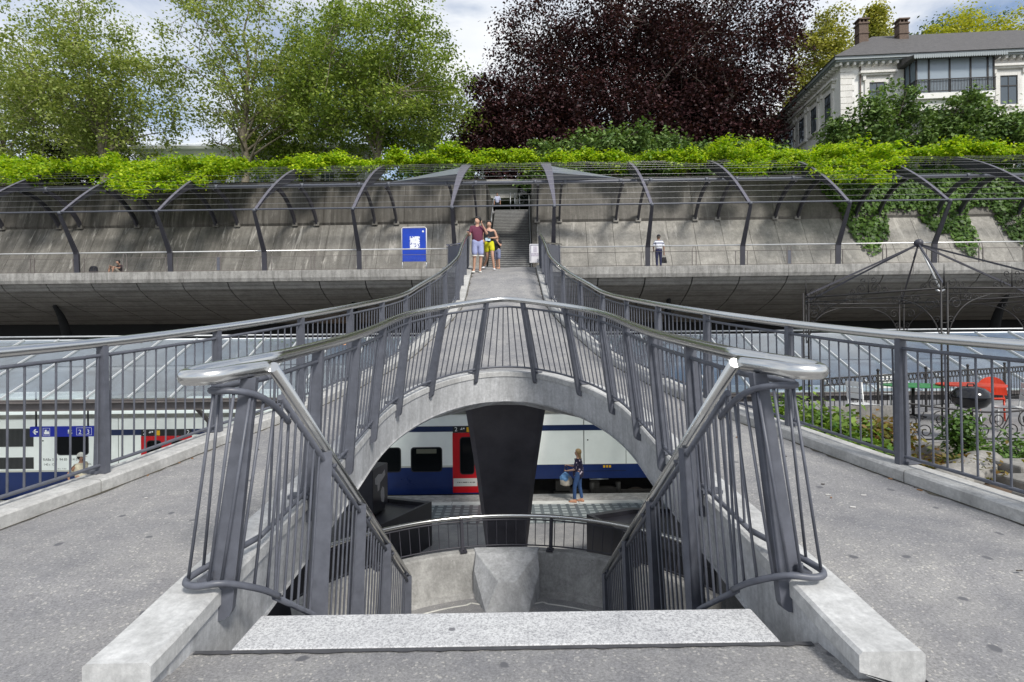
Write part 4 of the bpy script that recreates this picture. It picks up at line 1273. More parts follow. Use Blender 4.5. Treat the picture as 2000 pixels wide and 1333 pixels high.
for u in POSTS_U:
    big = abs(u) < 3
    # kinked front post
    mb = MB()
    secs = []
    for v, z, w, d_ in ((0.06, FZ + .02, .13, .15), (0.02, FZ + 1.0, .13, .17), (-.03, FZ + 1.12, .12, .18), (-1.03, 8.0, .085, .11), (-1.1, 8.14, .07, .09)):
        secs.append([W(u - w, v - d_ * .5, z), W(u + w, v - d_ * .5, z), W(u + w * .6, v + d_ * .6, z), W(u - w * .6, v + d_ * .6, z)])
    mb.loft(secs); mb.build('post', M['pergola_paint'], pg)
    mb = MB(); mb.ball(W(u, -1.1, 8.16), .10, n=8, m=6); mb.build('joint', M['rail_paint'], pg)
    if not big:
        flat_blade(AC, lambda t: .10 + .40 * math.sin(math.pi * min(1, t ** 1.5 * 1.02)) ** 1.5 + .05 * t, u, .10, M['pergola_paint'], 'blade', pg)
        mb = MB(); secs = []
        for v, z in AC: secs.append([W(u - .075, v, z), W(u + .075, v, z), W(u + .075, v, z + .03), W(u - .075, v, z + .03)])
        mb.loft(secs); mb.build('blade_flange', M['blade_paint'], pg)
    else:
        s_ = 1 if u > 0 else -1
        mb = MB(); secs = []
        for i, (v, z) in enumerate(AC[:27]):
            t = i / 26
            w = .05 + .46 * min(1, t * 1.15)
            a, b_ = (u - s_ * .06, u + s_ * .06) if False else (u - (w if s_ < 0 else .22 * t), u + (w if s_ > 0 else .22 * t))
            if s_ < 0: a, b_ = u - .10 - .05 * t, u - .06 + w
            else: a, b_ = u + .06 - w, u + .10 + .05 * t
            secs.append([W(a, v, z), W(b_, v, z), W(b_, v + .06, z - .05), W(a, v + .06, z - .05)])
        mb.loft(secs); mb.build('wide_blade', M['blade_paint'], pg)
        # triangular wing sheet running out along the pipe
        mb = MB()
        A = [W(u + s_ * .12, 2.4, 10.86), W(u + s_ * .12, 3.8, 11.65), W(u + s_ * 4.0, 3.05, 10.66), W(u + s_ * .12, 2.9, 10.62)]
        mb.add(A + [p + Vector((0, .03, -.03)) for p in A], [(0, 2, 1), (0, 3, 2), (4, 5, 6), (4, 6, 7), (0, 1, 5, 4), (1, 2, 6, 5), (2, 3, 7, 6), (3, 0, 4, 7)])
        mb.build('wing_sheet', mat_plain('wing_sheet', (.22, .24, .28), .35, metal=.3), pg)
    for du in (-.68, .68):
        LCv = arc_smooth([(PIPE[0], PIPE[1] + .02, 0), (3.9, 10.42, 0), (4.8, 10.02, 0), (5.45, 9.5, 0), (5.78, 9.05, 0), (5.84, 8.86, 0)], 4)
        flat_blade([(p[0], p[1]) for p in LCv], lambda t: .21 + .09 * math.sin(math.pi * t), u + du, .11, M['pergola_paint'], 'rear_leg', pg)
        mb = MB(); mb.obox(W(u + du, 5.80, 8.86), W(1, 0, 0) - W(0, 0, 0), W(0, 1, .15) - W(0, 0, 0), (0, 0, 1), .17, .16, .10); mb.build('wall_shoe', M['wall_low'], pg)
        mb = MB(); mb.tube([W(u + du * 1.25 - .09, PIPE[0], PIPE[1]), W(u + du * 1.25 + .09, PIPE[0], PIPE[1])], .14, 12); mb.build('pipe_collar', M['rail_paint'], pg)
mb = MB(); mb.tube([W(U0 + 2, *PIPE), W(U1 - 1, *PIPE)], .095, 12); mb.build('long_pipe', M['rail_paint'], pg)
mb = MB(); mb.tube([W(U0 + 2, -1.1, 8.2), W(U1 - 1, -1.1, 8.2)], .042, 8); mb.build('front_tube', M['rail_paint'], pg)
step = len(AC) / 17
for k in range(1, 15):
    v, z = AC[min(len(AC) - 1, int(k * (len(AC) - 1) / 14))]
    mb = MB(); mb.tube([W(U0 + 2, v, z + .05), W(U1 - 1, v, z + .05)], .006, 5); mb.build('wire', M['wire'], pg)

# ------------------------------------------------------------------ signs and small things on the promenade
ns = thing('notice_board', 'tall blue notice board with a worn white poster behind the promenade railing', 'sign', tuple(W(-4.95, 1.3, FZ)))
bu0, bu1, bz0, bz1, bv = -5.58, -4.28, FZ + .62, FZ + 2.42, 1.3
M['board_blue'] = mat_plain('board_blue', (.004, .045, .42), .35, var=.15, vscale=3)
mb = MB(); mb.loft([[W(u, v, z) for v, z in ((bv, bz0), (bv, bz1), (bv + .08, bz1), (bv + .08, bz0))] for u in (bu0, bu1)]); mb.build('board', M['board_blue'], ns)
mb = MB(); mb.tube([W(bu0 - .02, bv, bz0), W(bu0 - .02, bv, bz1 - .02), W(bu0 + .06, bv, bz1 + .05), W(bu1 - .06, bv, bz1 + .05), W(bu1 + .02, bv, bz1 - .02), W(bu1 + .02, bv, bz0)], .032, 8); mb.build('frame', mat_plain('frame_pale', (.68, .66, .66), .4), ns)
mb = MB(); mb.loft([[W(u, v, z) for v, z in ((bv - .012, bz0 + .66), (bv - .012, bz0 + 1.36), (bv - .002, bz0 + 1.36), (bv - .002, bz0 + .66))] for u in (bu0 + .42, bu0 + .96)])
m, n, l, b = new_mat('worn_poster')
geo = n.new('ShaderNodeNewGeometry')
nz = noise(n, l, geo.outputs['Position'], 7.0, 3, .6, .5)
l.new(ramp(n, l, nz, .40, .43, (.01, .04, .32), (.78, .80, .84)), b.inputs['Base Color'])
mb.build('poster', m, ns)
mb = MB(); mb.ball(W(bu1 - .16, bv - .01, bz1 - .18), .055, .01, .055); mb.build('badge', M['white_p'], ns)
for u in (bu0, bu1):
    mb = MB(); mb.tube([W(u, bv + .04, FZ), W(u, bv + .04, bz0 + .1)], .03, 8); mb.build('leg', M['galv'], ns)

wsn = thing('notice_sign', 'small white notice on the end of the right bridge railing, marked 300', 'sign', (1.75, 28.6, 5.9))
mb = MB(); mb.box((1.26, 28.0, 5.30), (1.94, 28.05, 6.22)); mb.build('panel', mat_plain('sign_white', (.70, .69, .72), .4, var=.06, vscale=2), wsn)
mb = MB(); text_mesh(mb, '300', lambda a, b_: (1.74 + a, 27.993, 5.40 + b_), .17)
mb.box((1.30, 27.992, 5.36), (1.33, 27.998, 6.18)); mb.box((1.30, 27.992, 6.15), (1.90, 27.998, 6.18)); mb.build('lettering', mat_plain('ink', (.07, .08, .13), .5), wsn)
mb = MB(); mb.box((1.34, 27.993, 5.62), (1.90, 27.998, 5.78)); mb.box((1.44, 27.992, 5.82), (1.62, 27.998, 6.10)); mb.build('picture', mat_plain('pale_print', (.48, .45, .52), .5, var=.3, vscale=14), wsn)
mb = MB()
for x in (1.34, 1.86): mb.tube([(x, 28.07, 5.0), (x, 28.07, 6.2)], .025, 8)
mb.build('frame', M['galv'], wsn)

# ------------------------------------------------------------------ hillside
def hill_z(v): return 11.62 + max(0, v - 6.6) * 0.045 + (max(0, v - 40) * 0.05)
usl = [-260, -120, -60, -42, -25, -12, SLOT[0] - .3, SLOT[1] + .3, 12, 25, 46, 70, 120, 260]
vsl = [6.7, 10, 14.25, 20, 30, 45, 70, 110, 200]
mb = MB()
idx = {}
for i, u in enumerate(usl):
    for j, v in enumerate(vsl):
        idx[i, j] = len(mb.v); mb.v.append(tuple(W(u, v, hill_z(v))))
for i in range(len(usl) - 1):
    for j in range(len(vsl) - 1):
        if usl[i] == SLOT[0] - .3 and j < 2: continue
        mb.f.append((idx[i, j], idx[i + 1, j], idx[i + 1, j + 1], idx[i, j + 1])); mb.m.append(0); mb.sm.append(True)
M['lawn'] = mat_plain('lawn', (.045, .075, .02), .9, var=.5, vscale=2)
struct(mb.build('hill', M['lawn'], loc=(0, 45, 11)))

# entrance building at the head of the stairs
eb = thing('entrance_pavilion', 'low concrete entrance building with a pale lintel at the head of the hill stairs', 'building', tuple(W(0, 17, 11.6)))
M['lintel'] = mat_concrete('lintel_concrete', .40, stain=.4, streak=.2, pits=.1, tint=(1, .97, .9))
mb = MB(); c = lambda u0, u1, v0, v1, z0, z1: mb.loft([[W(u, v, z) for v, z in ((v0, z0), (v0, z1), (v1, z1), (v1, z0))] for u in (u0, u1)])
c(-2.6, .55, 17.0, 20.0, 13.15, 14.1); mb.build('lintel', M['lintel'], eb)
mb = MB(); c(-4.5, 5.5, 16.4, 22.0, 14.12, 14.5); mb.build('roof', M['lintel'], eb)
mb = MB(); c(-4.5, -1.95, 17.1, 20, 11.3, 14.1); c(.35, .6, 17.1, 17.5, 11.3, 13.14); mb.build('wall', M['lintel'], eb)
mb = MB(); c(-4.4, 5.4, 20.1, 20.4, 11.3, 14.1); mb.build('rear_wall', M['dark'], eb)
mb = MB(); c(.62, 2.4, 17.3, 17.35, 11.5, 14.1); mb.build('glass_screen', mat_glass_pane('screen_glass', (.03, .035, .035), 1.6, .3), eb)
for u in (.0, .35, .72):
    mb = MB(); mb.tube([W(u, 15.2, 11.46), W(u, 15.2, 13.1)], .035, 8); mb.build('gate_post', M['galv'], eb)
mb = MB(); c(-4.3, 5.4, 14.3, 20, 11.3, 11.47); mb.build('floor', M['platform'], eb)
mb = MB(); mb.tube([W(-1.55, 6.6, 11.0), W(-1.55, 6.6, 13.4)], .07, 8); mb.tube([W(-1.55, 6.5, FZ + 3.3), W(-1.55, 6.5, 11.2)], .06, 8); tag(mb.build('downpipe', M['galv']), 'pale grey vertical pipe beside the hill stairs', 'pipe')
# ------------------------------------------------------------------ foliage
def leaf_quads(centers, normals, sizes, rng, aspect=0.62, fold=0.0):
    """one diamond leaf per centre -> (N*4,3)"""
    n = len(centers)
    nrm = normals / (np.linalg.norm(normals, axis=1, keepdims=True) + 1e-9)
    r = rng.normal(size=(n, 3))
    t = np.cross(nrm, r); t /= (np.linalg.norm(t, axis=1, keepdims=True) + 1e-9)
    bt = np.cross(nrm, t)
    s = sizes[:, None]
    a = centers - t * s * .5
    b_ = centers + bt * s * aspect * .5 + nrm * s * .08
    c = centers + t * s * .5
    d = centers - bt * s * aspect * .5 + nrm * s * .08
    return np.stack([a, b_, c, d], axis=1).reshape(-1, 3)

def cluster_leaves(cc, per, cr, size, rng, flat=.7, up=.6, hollow=0.0):
    """leaves gathered round cluster centres cc (N,3)"""
    n = len(cc)
    k = n * per
    base = np.repeat(cc, per, axis=0)
    off = rng.normal(size=(k, 3)) * .5
    rad = np.repeat(cr if isinstance(cr, np.ndarray) else np.full(n, cr), per)[:, None]
    off *= rad; off[:, 2] *= flat
    nr = rng.normal(size=(k, 3)); nr[:, 2] = np.abs(nr[:, 2]) + up
    nr += off / rad * .8
    sz = size * rng.uniform(.6, 1.35, k)
    return leaf_quads(base + off, nr, sz, rng)

def crown_points(shape, n, rng, gaps=3, gap_r=.3):
    """n points inside the unit crown, with bites taken out"""
    holes = rng.normal(size=(gaps, 3)); holes /= np.linalg.norm(holes, axis=1, keepdims=True); holes *= rng.uniform(.45, 1.0, (gaps, 1))
    out = []
    lob = rng.normal(size=(9, 3)); lob /= np.linalg.norm(lob, axis=1, keepdims=True)
    while len(out) < n:
        p = rng.normal(size=3); p /= np.linalg.norm(p)
        bump = .80 + .26 * max(0, (lob @ p).max()) ** 6 + rng.uniform(-.06, .08)
        r_ = rng.uniform(0.05, 1) ** (1 / 2.1) * bump
        q = p * r_
        if shape == 'cone':
            h = rng.uniform(0, 1) ** 1.35
            a = rng.uniform(0, 2 * np.pi); rr = (1 - h) ** .8 * math.sqrt(rng.uniform(.15, 1)) * (1 + .2 * math.sin(h * 40 + a))
            q = np.array([rr * math.cos(a), rr * math.sin(a), 2 * h - 1])
        elif shape == 'broad':
            if q[2] < -.55: continue
        if any(np.linalg.norm(q - h_) < gap_r * (0.7 + .6 * rng.uniform()) for h_ in holes): continue
        out.append(q)
    return np.array(out)

def tree(label, base, trunk_h, crown_c, crown_r, n_cl, per, cr, size, leafmat, barkmat, trunk_r, seed, shape='ball', cat='tree', group=None, name='tree', limbs=9, gaps=4, gap_r=.3, flat=.7, wob=.3, twig_r=.03, lean=(0, 0), zmin=None):
    rng = np.random.default_rng(seed)
    base = Vector(base)
    t = thing(name, label, cat, tuple(base), group)
    cc = np.array(crown_points(shape, n_cl, rng, gaps, gap_r)) * np.array(crown_r) + np.array([base.x + crown_c[0], base.y + crown_c[1], base.z + crown_c[2]])
    if zmin is not None: cc = cc[cc[:, 2] > base.z + zmin + rng.uniform(-1, .6, len(cc))]
    mb = MB()
    top = Vector((base.x + crown_c[0] + lean[0], base.y + crown_c[1] + lean[1], base.z + crown_c[2] + crown_r[2] * .55))
    if trunk_r > 0:
        pts = []
        for i in range(9):
            s = i / 8
            p = base.lerp(top, s) + Vector((rng.normal() * wob * s, rng.normal() * wob * s, 0)) * (1 if 0 < i < 8 else .2)
            pts.append(p)
        tp = arc_smooth(pts, 3)
        nt = len(tp)
        mb.tube(tp, [trunk_r * (1.25 - .25 * min(1, i / 3)) * (1 - .88 * (i / (nt - 1)) ** 1.1) for i in range(nt)], 9)
        # limbs towards far clusters, twigs to the others
        order = rng.permutation(len(cc))
        limb_pts = []
        for k in order[:limbs]:
            e = Vector(cc[k])
            h0 = np.clip((trunk_h + rng.uniform(0, .75) * max(.5, (e.z - base.z - trunk_h))) / max(.1, (top.z - base.z)), .05, .92)
            s0 = tp[int(h0 * (nt - 1))]
            mid = s0.lerp(e, .5) + Vector((rng.normal() * .4, rng.normal() * .4, abs(rng.normal()) * .5 + .3 * (e - s0).length * .12))
            lp_ = arc_smooth([s0, s0.lerp(mid, .5) + Vector((0, 0, .1)), mid, e], 4)
            r0 = trunk_r * (.42 - .25 * h0)
            mb.tube(lp_, [max(.022, r0 * (1 - .85 * i / (len(lp_) - 1))) for i in range(len(lp_))], 6)
            limb_pts += lp_[2:]
        if limb_pts:
            LP = np.array([tuple(p) for p in limb_pts])
            for k in order[limbs:limbs + min(len(cc), 260)]:
                e = cc[k]
                d = np.linalg.norm(LP - e, axis=1); j = int(d.argmin())
                a = Vector(LP[j]); e = Vector(e)
                m_ = a.lerp(e, .55) + Vector((rng.normal(), rng.normal(), rng.normal())) * .12 * (e - a).length
                mb.tube([a, m_, e], [twig_r, twig_r * .7, twig_r * .3], 4, cap=False)
        mb.build('trunk', barkmat, t)
    v = cluster_leaves(cc, per, np.full(len(cc), cr) * rng.uniform(.6, 1.3, len(cc)), size, rng, flat)
    raw_mesh('crown', v, 4, leafmat, t)
    return t

M['lf_plane'] = mat_leaf('plane_leaf', (.13, .19, .036), (.25, .33, .085), (.36, .40, .13), trans=.38)
M['lf_plane2'] = mat_leaf('plane_leaf_green', (.105, .18, .03), (.215, .31, .062), (.31, .37, .09), trans=.38)
M['lf_beech'] = mat_leaf('copper_beech_leaf', (.018, .009, .011), (.042, .019, .023), (.078, .032, .036), trans=.18, spec=.25)
M['lf_dark'] = mat_leaf('dark_leaf', (.010, .014, .010), (.022, .026, .018), trans=.15)
M['lf_conifer'] = mat_leaf('conifer_leaf', (.13, .155, .022), (.30, .31, .05), (.44, .42, .10), trans=.32)
M['lf_yellow'] = mat_leaf('yellow_leaf', (.22, .27, .015), (.42, .44, .03), (.55, .52, .06), trans=.35)
M['lf_wist'] = mat_leaf('wisteria_leaf', (.085, .215, .006), (.22, .43, .010), (.46, .56, .025), trans=.42)
M['lf_bush'] = mat_leaf('bush_leaf', (.048, .105, .025), (.11, .20, .048), (.20, .29, .09), trans=.25)
M['lf_ivy'] = mat_leaf('ivy_leaf', (.035, .085, .014), (.075, .16, .025), (.12, .21, .04), trans=.2)
M['lf_far'] = mat_leaf('far_leaf', (.05, .075, .03), (.10, .13, .05), trans=.25)
M['lf_mid'] = mat_leaf('mid_leaf', (.04, .075, .018), (.09, .14, .035), trans=.28)
M['bark_pale'] = mat_plain('bark_pale', (.20, .17, .125), .85, var=.45, vscale=5)
M['bark'] = mat_plain('bark', (.095, .075, .06), .9, var=.4, vscale=8)
M['bark_grey'] = mat_plain('bark_grey', (.17, .14, .12), .85, var=.35, vscale=6)

def HW(px, y, d):
    """a point at depth d (metres ahead) for a position in the photograph's own 2000 px frame; used once to read off places"""
    return ((px - 986) / 1111.0 * d, d, 1.45 + (666 - (y + .0087 * (px - 1000))) / 1111.0 * d)
g3 = 'plane trees above the wall'
def hz_at(d): return hill_z(d - 29.5)
def spot(px, d):
    x, y, _ = HW(px, 300, d)
    return (x, y, hz_at(d))
tree('loose light green plane tree above the left end of the pergola', spot(218, 47), 4.0, (-1.6, 0, 9.6), (9.4, 6, 9.4), 270, 118, 1.35, .25, M['lf_plane'], M['bark_pale'], .34, 11, limbs=15, gaps=5, gap_r=.25, group=g3, zmin=5.0)
tree('tall airy plane tree with a bare forked trunk in front of the white pavilion', spot(482, 46), 3.0, (0.5, 0, 10.6), (8.2, 6, 10.4), 190, 100, 1.2, .25, M['lf_plane'], M['bark_pale'], .34, 12, limbs=20, gaps=8, gap_r=.28, group=g3, zmin=5.8)
tree('dense green plane tree between the white pavilion and the copper beech', spot(735, 45), 2.5, (0.6, 0, 8.3), (8.0, 6, 9.0), 330, 160, 1.3, .25, M['lf_plane2'], M['bark_pale'], .32, 13, limbs=16, gaps=4, gap_r=.22, group=g3, zmin=5.4)
tree('green plane tree standing back between the two middle plane trees', spot(610, 52), 3, (0, 0, 8.0), (7.0, 6, 10.4), 230, 130, 1.35, .27, M['lf_plane2'], M['bark_pale'], .28, 14, limbs=12, gaps=5, gap_r=.25, group=g3)
tree('pale plane tree cut by the left edge of the photo', spot(20, 52), 3, (0, 0, 8.4), (7.5, 6, 10.4), 220, 105, 1.3, .27, M['lf_plane'], M['bark_pale'], .28, 15, limbs=12, gaps=5, gap_r=.25, group=g3)
tree('dark purple tree behind the leftmost plane trees', spot(190, 60), 3, (0, 0, 8.0), (5.2, 4, 9.4), 170, 110, 1.4, .36, M['lf_dark'], M['bark'], .3, 16, group='trees on the hill')
# copper beech
tree('huge dark copper beech with drooping branches over the middle of the pergola', spot(1180, 52), 3.0, (4.0, 0, 12.6), (15.8, 8, 14.5), 860, 160, 1.75, .28, M['lf_beech'], M['bark_grey'], .60, 21, limbs=36, gaps=5, gap_r=.15, flat=.9, wob=.5, twig_r=.045, group='trees on the hill')
tree('drooping copper beech limb that hangs low over the wisteria left of the great trunk', spot(1050, 49), 1.5, (0.6, 0, 6.2), (5.6, 3, 5.6), 190, 105, 1.3, .32, M['lf_beech'], M['bark_grey'], .2, 24, group='trees on the hill', gaps=2)
tree('small copper beech beside the great one, next to the gap of open sky', spot(955, 50), 1.5, (0, 0, 6.8), (3.0, 3, 6.6), 150, 95, 1.1, .3, M['lf_beech'], M['bark_grey'], .16, 22, group='trees on the hill')
tree('copper beech crown reaching right over the wall towards the villa', spot(1375, 50), 1.5, (0, 0, 7.4), (5.2, 4, 7.6), 200, 105, 1.5, .33, M['lf_beech'], M['bark_grey'], .25, 25, group='trees on the hill', gaps=2)
tree('light green bush tree glimpsed under the copper beech', spot(1010, 72), 1.5, (2, 0, 6), (9, 4, 6), 150, 60, 1.6, .42, M['lf_mid'], M['bark'], .2, 23, group='trees on the hill')
# conifers and trees behind the villa
tree('sunlit golden green conifer with a rounded top behind the villa', spot(1635, 62), 2, (-0.3, 0, 15.0), (5.4, 4, 11.0), 300, 130, 1.2, .32, M['lf_conifer'], M['bark'], .36, 31, limbs=14, gaps=6, gap_r=.24, group='conifers behind the villa')
tree('low golden green conifer skirt left of the villa eaves', spot(1585, 64), 2, (0, 0, 9.5), (4.2, 3, 9.4), 190, 120, 1.1, .32, M['lf_conifer'], M['bark'], .3, 35, limbs=10, gaps=4, gap_r=.24, group='conifers behind the villa')
tree('pointed golden green conifer between the left chimney and the round conifer', spot(1722, 64), 2, (0, 0, 13.0), (6.8, 5, 12.8), 420, 100, 1.1, .32, M['lf_conifer'], M['bark'], .34, 32, shape='cone', limbs=12, gaps=0, group='conifers behind the villa')
tree('bright yellow leafed tree above the villa roof', spot(1935, 64), 6, (0.6, 0, 20.0), (8.2, 5, 6.4), 280, 120, 1.3, .32, M['lf_yellow'], M['bark'], .32, 33, group='trees on the hill')
tree('thin bluish green tree rising behind the yellow tree', spot(1880, 74), 8, (0, 0, 25), (9, 4, 5.6), 110, 60, 1.5, .4, M['lf_mid'], M['bark'], .32, 34, gaps=6, group='trees on the hill')
# bushes in front of the villa and under the beech
for px, d, rx, rz, zc, lab, sd_, nm in ((1655, 40.0, 1.5, 2.3, 3.4, 'dark green bush at the left corner of the villa', 41, 60), (1745, 39.5, 3.0, 3.3, 4.1, 'large dark green bush before the villa window', 42, 140), (1895, 39.5, 3.0, 2.9, 3.9, 'dark green bush below the glazed balcony', 43, 120), (1990, 39, 1.9, 2.4, 3.2, 'dark green bush at the right edge before the villa', 45, 80), (1205, 39.6, 2.9, 1.9, 2.9, 'rounded green bush under the copper beech', 44, 110),
        (1310, 41, 3.6, 1.9, 2.4, 'dark green laurel bush just right of the stairs', 46, 120), (1450, 41, 4.0, 1.8, 2.3, 'dark green laurel bush between the beech and the villa', 47, 130), (1085, 44, 2.6, 2.4, 2.8, 'deep green bush behind the wide steel blades', 48, 100), (860, 42, 2.8, 1.8, 2.0, 'green bush behind the left wing sheet of the pergola', 49, 90)):
    tree(lab, spot(px, d), .4, (0, 0, zc), (rx, 1.6, rz), nm, 62, .72, .28, M['lf_bush'], M['bark'], .06, sd_, cat='bush', name='bush', group='bushes on the hillside', limbs=6, twig_r=.02)
# planting further up the hill, seen in the gaps
for k, (px, d, rx, rz, mat_, lab) in enumerate(((380, 85, 9, 6.5, 'lf_far', 'far hazy green tree low between the two left plane trees'), (90, 80, 10, 6, 'lf_mid', 'far green tree low behind the left plane tree'), (640, 78, 8, 8, 'lf_mid', 'far dark green tree behind the middle plane trees'), (860, 70, 6, 9, 'lf_mid', 'green tree close behind the dense plane tree'), (1330, 74, 12, 7, 'lf_dark', 'dark tree low behind the copper beech'), (1120, 68, 9, 6, 'lf_dark', 'dark bush tree behind the foot of the copper beech'))):
    tree(lab, spot(px, d), 1, (0, 0, rz * .95), (rx, 3.5, rz), 150, 85, 1.7, .45, M[mat_], M['bark'], .2, 50 + k, group='trees far up the hill')

# ------------------------------------------------------------------ climbing wisteria on the pergola
def arc_at(t):
    i = t * (len(AC) - 1); k = int(min(max(i, 0), len(AC) - 2)); f = i - k
    return AC[k][0] + (AC[k + 1][0] - AC[k][0]) * f, AC[k][1] + (AC[k + 1][1] - AC[k][1]) * f
def wisteria(label, u0, u1, t0, t1, seed, droop=(), dens=1.0, hgt=.75):
    rng = np.random.default_rng(seed)
    uc = (u0 + u1) / 2
    t = thing('wisteria', label, 'climbing plant', tuple(W(uc, arc_at(.8)[0], arc_at(.8)[1])), 'wisteria on the pergola')
    cc = []
    n = int((u1 - u0) * 15 * dens)
    for k in range(n):
        u = rng.uniform(u0, u1)
        e = 1 - abs((u - uc) / ((u1 - u0) / 2)) ** 3
        lo = t0 + (1 - e) * .25 + .10 * math.sin(u * 2.3 + seed)
        s = rng.uniform(min(lo, t1 - .05), t1)
        v, z = arc_at(s)
        lump = .55 + .45 * math.sin(u * 1.9 + seed) * math.sin(u * .83 + seed * 1.7)
        if lump < .22 and rng.uniform() < .75: continue
        cc.append(W(u, v + rng.normal() * .15, z - .08 + rng.uniform() ** .8 * 1.05 * hgt * e * lump + abs(rng.normal()) * .10))
    for (u, w, tt, drop) in droop:
        for k in range(int(26 * w)):
            uu = rng.normal() * w * .5 + u
            s = rng.uniform(tt, t1 * .9)
            v, z = arc_at(s)
            cc.append(W(uu, v + rng.normal() * .15, z - rng.uniform(-.25, drop) * math.exp(-((uu - u) / (w * .7)) ** 2)))
    cc = np.array([tuple(p) for p in cc])
    raw_mesh('leaves', cluster_leaves(cc, 84, np.full(len(cc), .46) * rng.uniform(.55, 1.35, len(cc)), .19, rng, flat=.62, up=.9), 4, M['lf_wist'], t)
    mb = MB()
    for k in range(6):
        u_a, u_b = rng.uniform(u0, u1), rng.uniform(u0, u1); s = rng.uniform(t0 + .1, t1)
        pts = [W(u_a + (u_b - u_a) * q, arc_at(s)[0] + rng.normal() * .1, arc_at(s)[1] + rng.normal() * .08 - .02) for q in np.linspace(0, 1, 7)]
        mb.tube(arc_smooth(pts, 3), .022, 5)
    mb.build('stems', M['bark'], t)
wisteria('wisteria mat over the far left bay of the pergola', -34, -21.6, .62, 1.0, 61, dens=1.25, hgt=.9, droop=((-28.5, 1.6, .5, .4),))
wisteria('broad wisteria mass hanging low over the second post from the left', -23.2, -15.6, .50, 1.0, 62, droop=((-20.9, 2.4, .30, .75), (-18.6, 1.6, .42, .6), (-16.9, .8, .55, .4)), dens=1.2, hgt=1.0)
wisteria('wisteria mass before the white pavilion', -14.6, -8.0, .74, 1.0, 63, droop=((-12.1, .8, .70, .3),), hgt=.8)
wisteria('yellowish wisteria tuft between the white pavilion and the left wing sheet', -8.2, -6.1, .84, 1.0, 64, dens=1.3, hgt=1.2)
wisteria('tall wisteria mass above the left wing sheet and the bridge axis', -5.9, 1.9, .82, 1.0, 65, dens=1.3, hgt=1.65)
wisteria('wisteria tuft right of the two wide blades', 2.6, 7.3, .84, 1.0, 66, dens=1.2, hgt=1.35, droop=((7.0, .6, .8, .4),))
wisteria('long wisteria mass above the bays right of the bridge', 8.3, 17.5, .72, 1.0, 67, dens=1.15, hgt=1.3, droop=((10.6, .9, .70, .4), (14.3, 1.4, .58, .5)))
wisteria('wisteria mass drooping over the wall right of the striped-shirt man', 16.4, 23.6, .55, 1.0, 68, droop=((17.9, 1.2, .36, .6), (20.4, 1.6, .34, .8), (19.2, 1.0, .5, .5)), dens=1.2, hgt=1.3)
wisteria('wisteria mass at the right end of the pergola below the villa', 23.4, 33.5, .87, 1.0, 69, dens=1.2, hgt=1.1)

# ------------------------------------------------------------------ ivy on the right part of the wall
rng = np.random.default_rng(91)
iv = thing('ivy', 'dark green ivy hanging down the right end of the retaining wall in tongues', 'climbing plant', tuple(W(27, 5.5, 9)))
pts, nr = [], []
def wall_pt(u, z):
    if z > 8.95:
        v = 5.72 + (z - 8.93) * (6.38 - 5.72) / (11.72 - 8.93) - .05
    else:
        v = 3.85 + (z - 5.1) * (5.93 - 3.85) / (9.02 - 5.1) - .05
    return v
def ivy_low(u):
    """lowest z reached by the ivy at u"""
    tong = ((21.6, 1.15, 6.5), (22.6, .6, 7.4), (26.1, 1.1, 7.7), (27.2, 1.0, 6.2), (30.8, 1.3, 6.6), (33.5, 1.2, 7.2), (36, 1.5, 6.4), (40, 1.5, 6.2))
    z = 9.25
    if u < 20.3: return 9.0 + (20.6 - u) * 1.35
    for c_, w, zz in tong:
        k = max(0, 1 - ((u - c_) / w) ** 2)
        z = min(z, 9.3 - (9.3 - zz) * k ** .6)
    return z
while len(pts) < 15000:
    u = rng.uniform(18.2, 44); z = rng.uniform(6.0, 12.0)
    zl = ivy_low(u) + rng.normal() * .12
    if z < zl: continue
    if 28.0 < u < 29.4 and z < 9.4 + rng.normal() * .1: continue
    if z > 11.72: v = 6.4 + rng.uniform(-.1, .4)
    else: v = wall_pt(u, z) - abs(rng.normal()) * .09
    pts.append(tuple(W(u, v, z))); nr.append((rng.normal() * .45, -1 + rng.normal() * .3, .55 + rng.normal() * .4))
raw_mesh('leaves', leaf_quads(np.array(pts), np.array(nr), .22 * rng.uniform(.6, 1.3, len(pts)), rng, aspect=.9), 4, M['lf_ivy'], iv)
mb = MB()
for k in range(26):
    u = rng.uniform(20.5, 42); z0 = ivy_low(u)
    P5 = [W(u + rng.normal() * .12, wall_pt(u, z) - .02, z) for z in np.linspace(z0 + .1, 11.5, 7)]
    mb.tube(P5, .016, 4)
mb.build('stems', M['bark'], iv)
# ------------------------------------------------------------------ villa on the hill
VA = R(5.0)
VC = Vector((25.15, 42.0, 0))
def VL(a, b_, z): return Vector((VC.x + a * math.cos(VA) + b_ * math.sin(VA), VC.y - a * math.sin(VA) + b_ * math.cos(VA), z))
vi = thing('villa', 'white villa with grey hipped roof and a glazed balcony at the upper right', 'villa', tuple(VL(9, 6, 12)))
M['plaster'] = mat_concrete('villa_plaster', .86, stain=.12, streak=.07, streak_scale=(3, 3, .4), pits=.0, tint=(1, .985, .95))
M['trim'] = mat_concrete('villa_trim', .80, stain=.2, streak=.12, pits=.0, tint=(1, .97, .92))
M['slate'] = mat_plain('slate_roof', (.085, .080, .078), .75, var=.35, vscale=4, bump=.6, bscale=25)
M['eave'] = mat_plain('eave_grey', (.26, .29, .30), .5)
M['vglass'] = mat_glass_pane('villa_glass', (.10, .12, .14), 1.5, .0)
M['iron'] = mat_plain('wrought_iron', (.022, .020, .020), .55)
M['brick'] = mat_plain('chimney_brick', (.13, .092, .07), .85, var=.4, vscale=9)
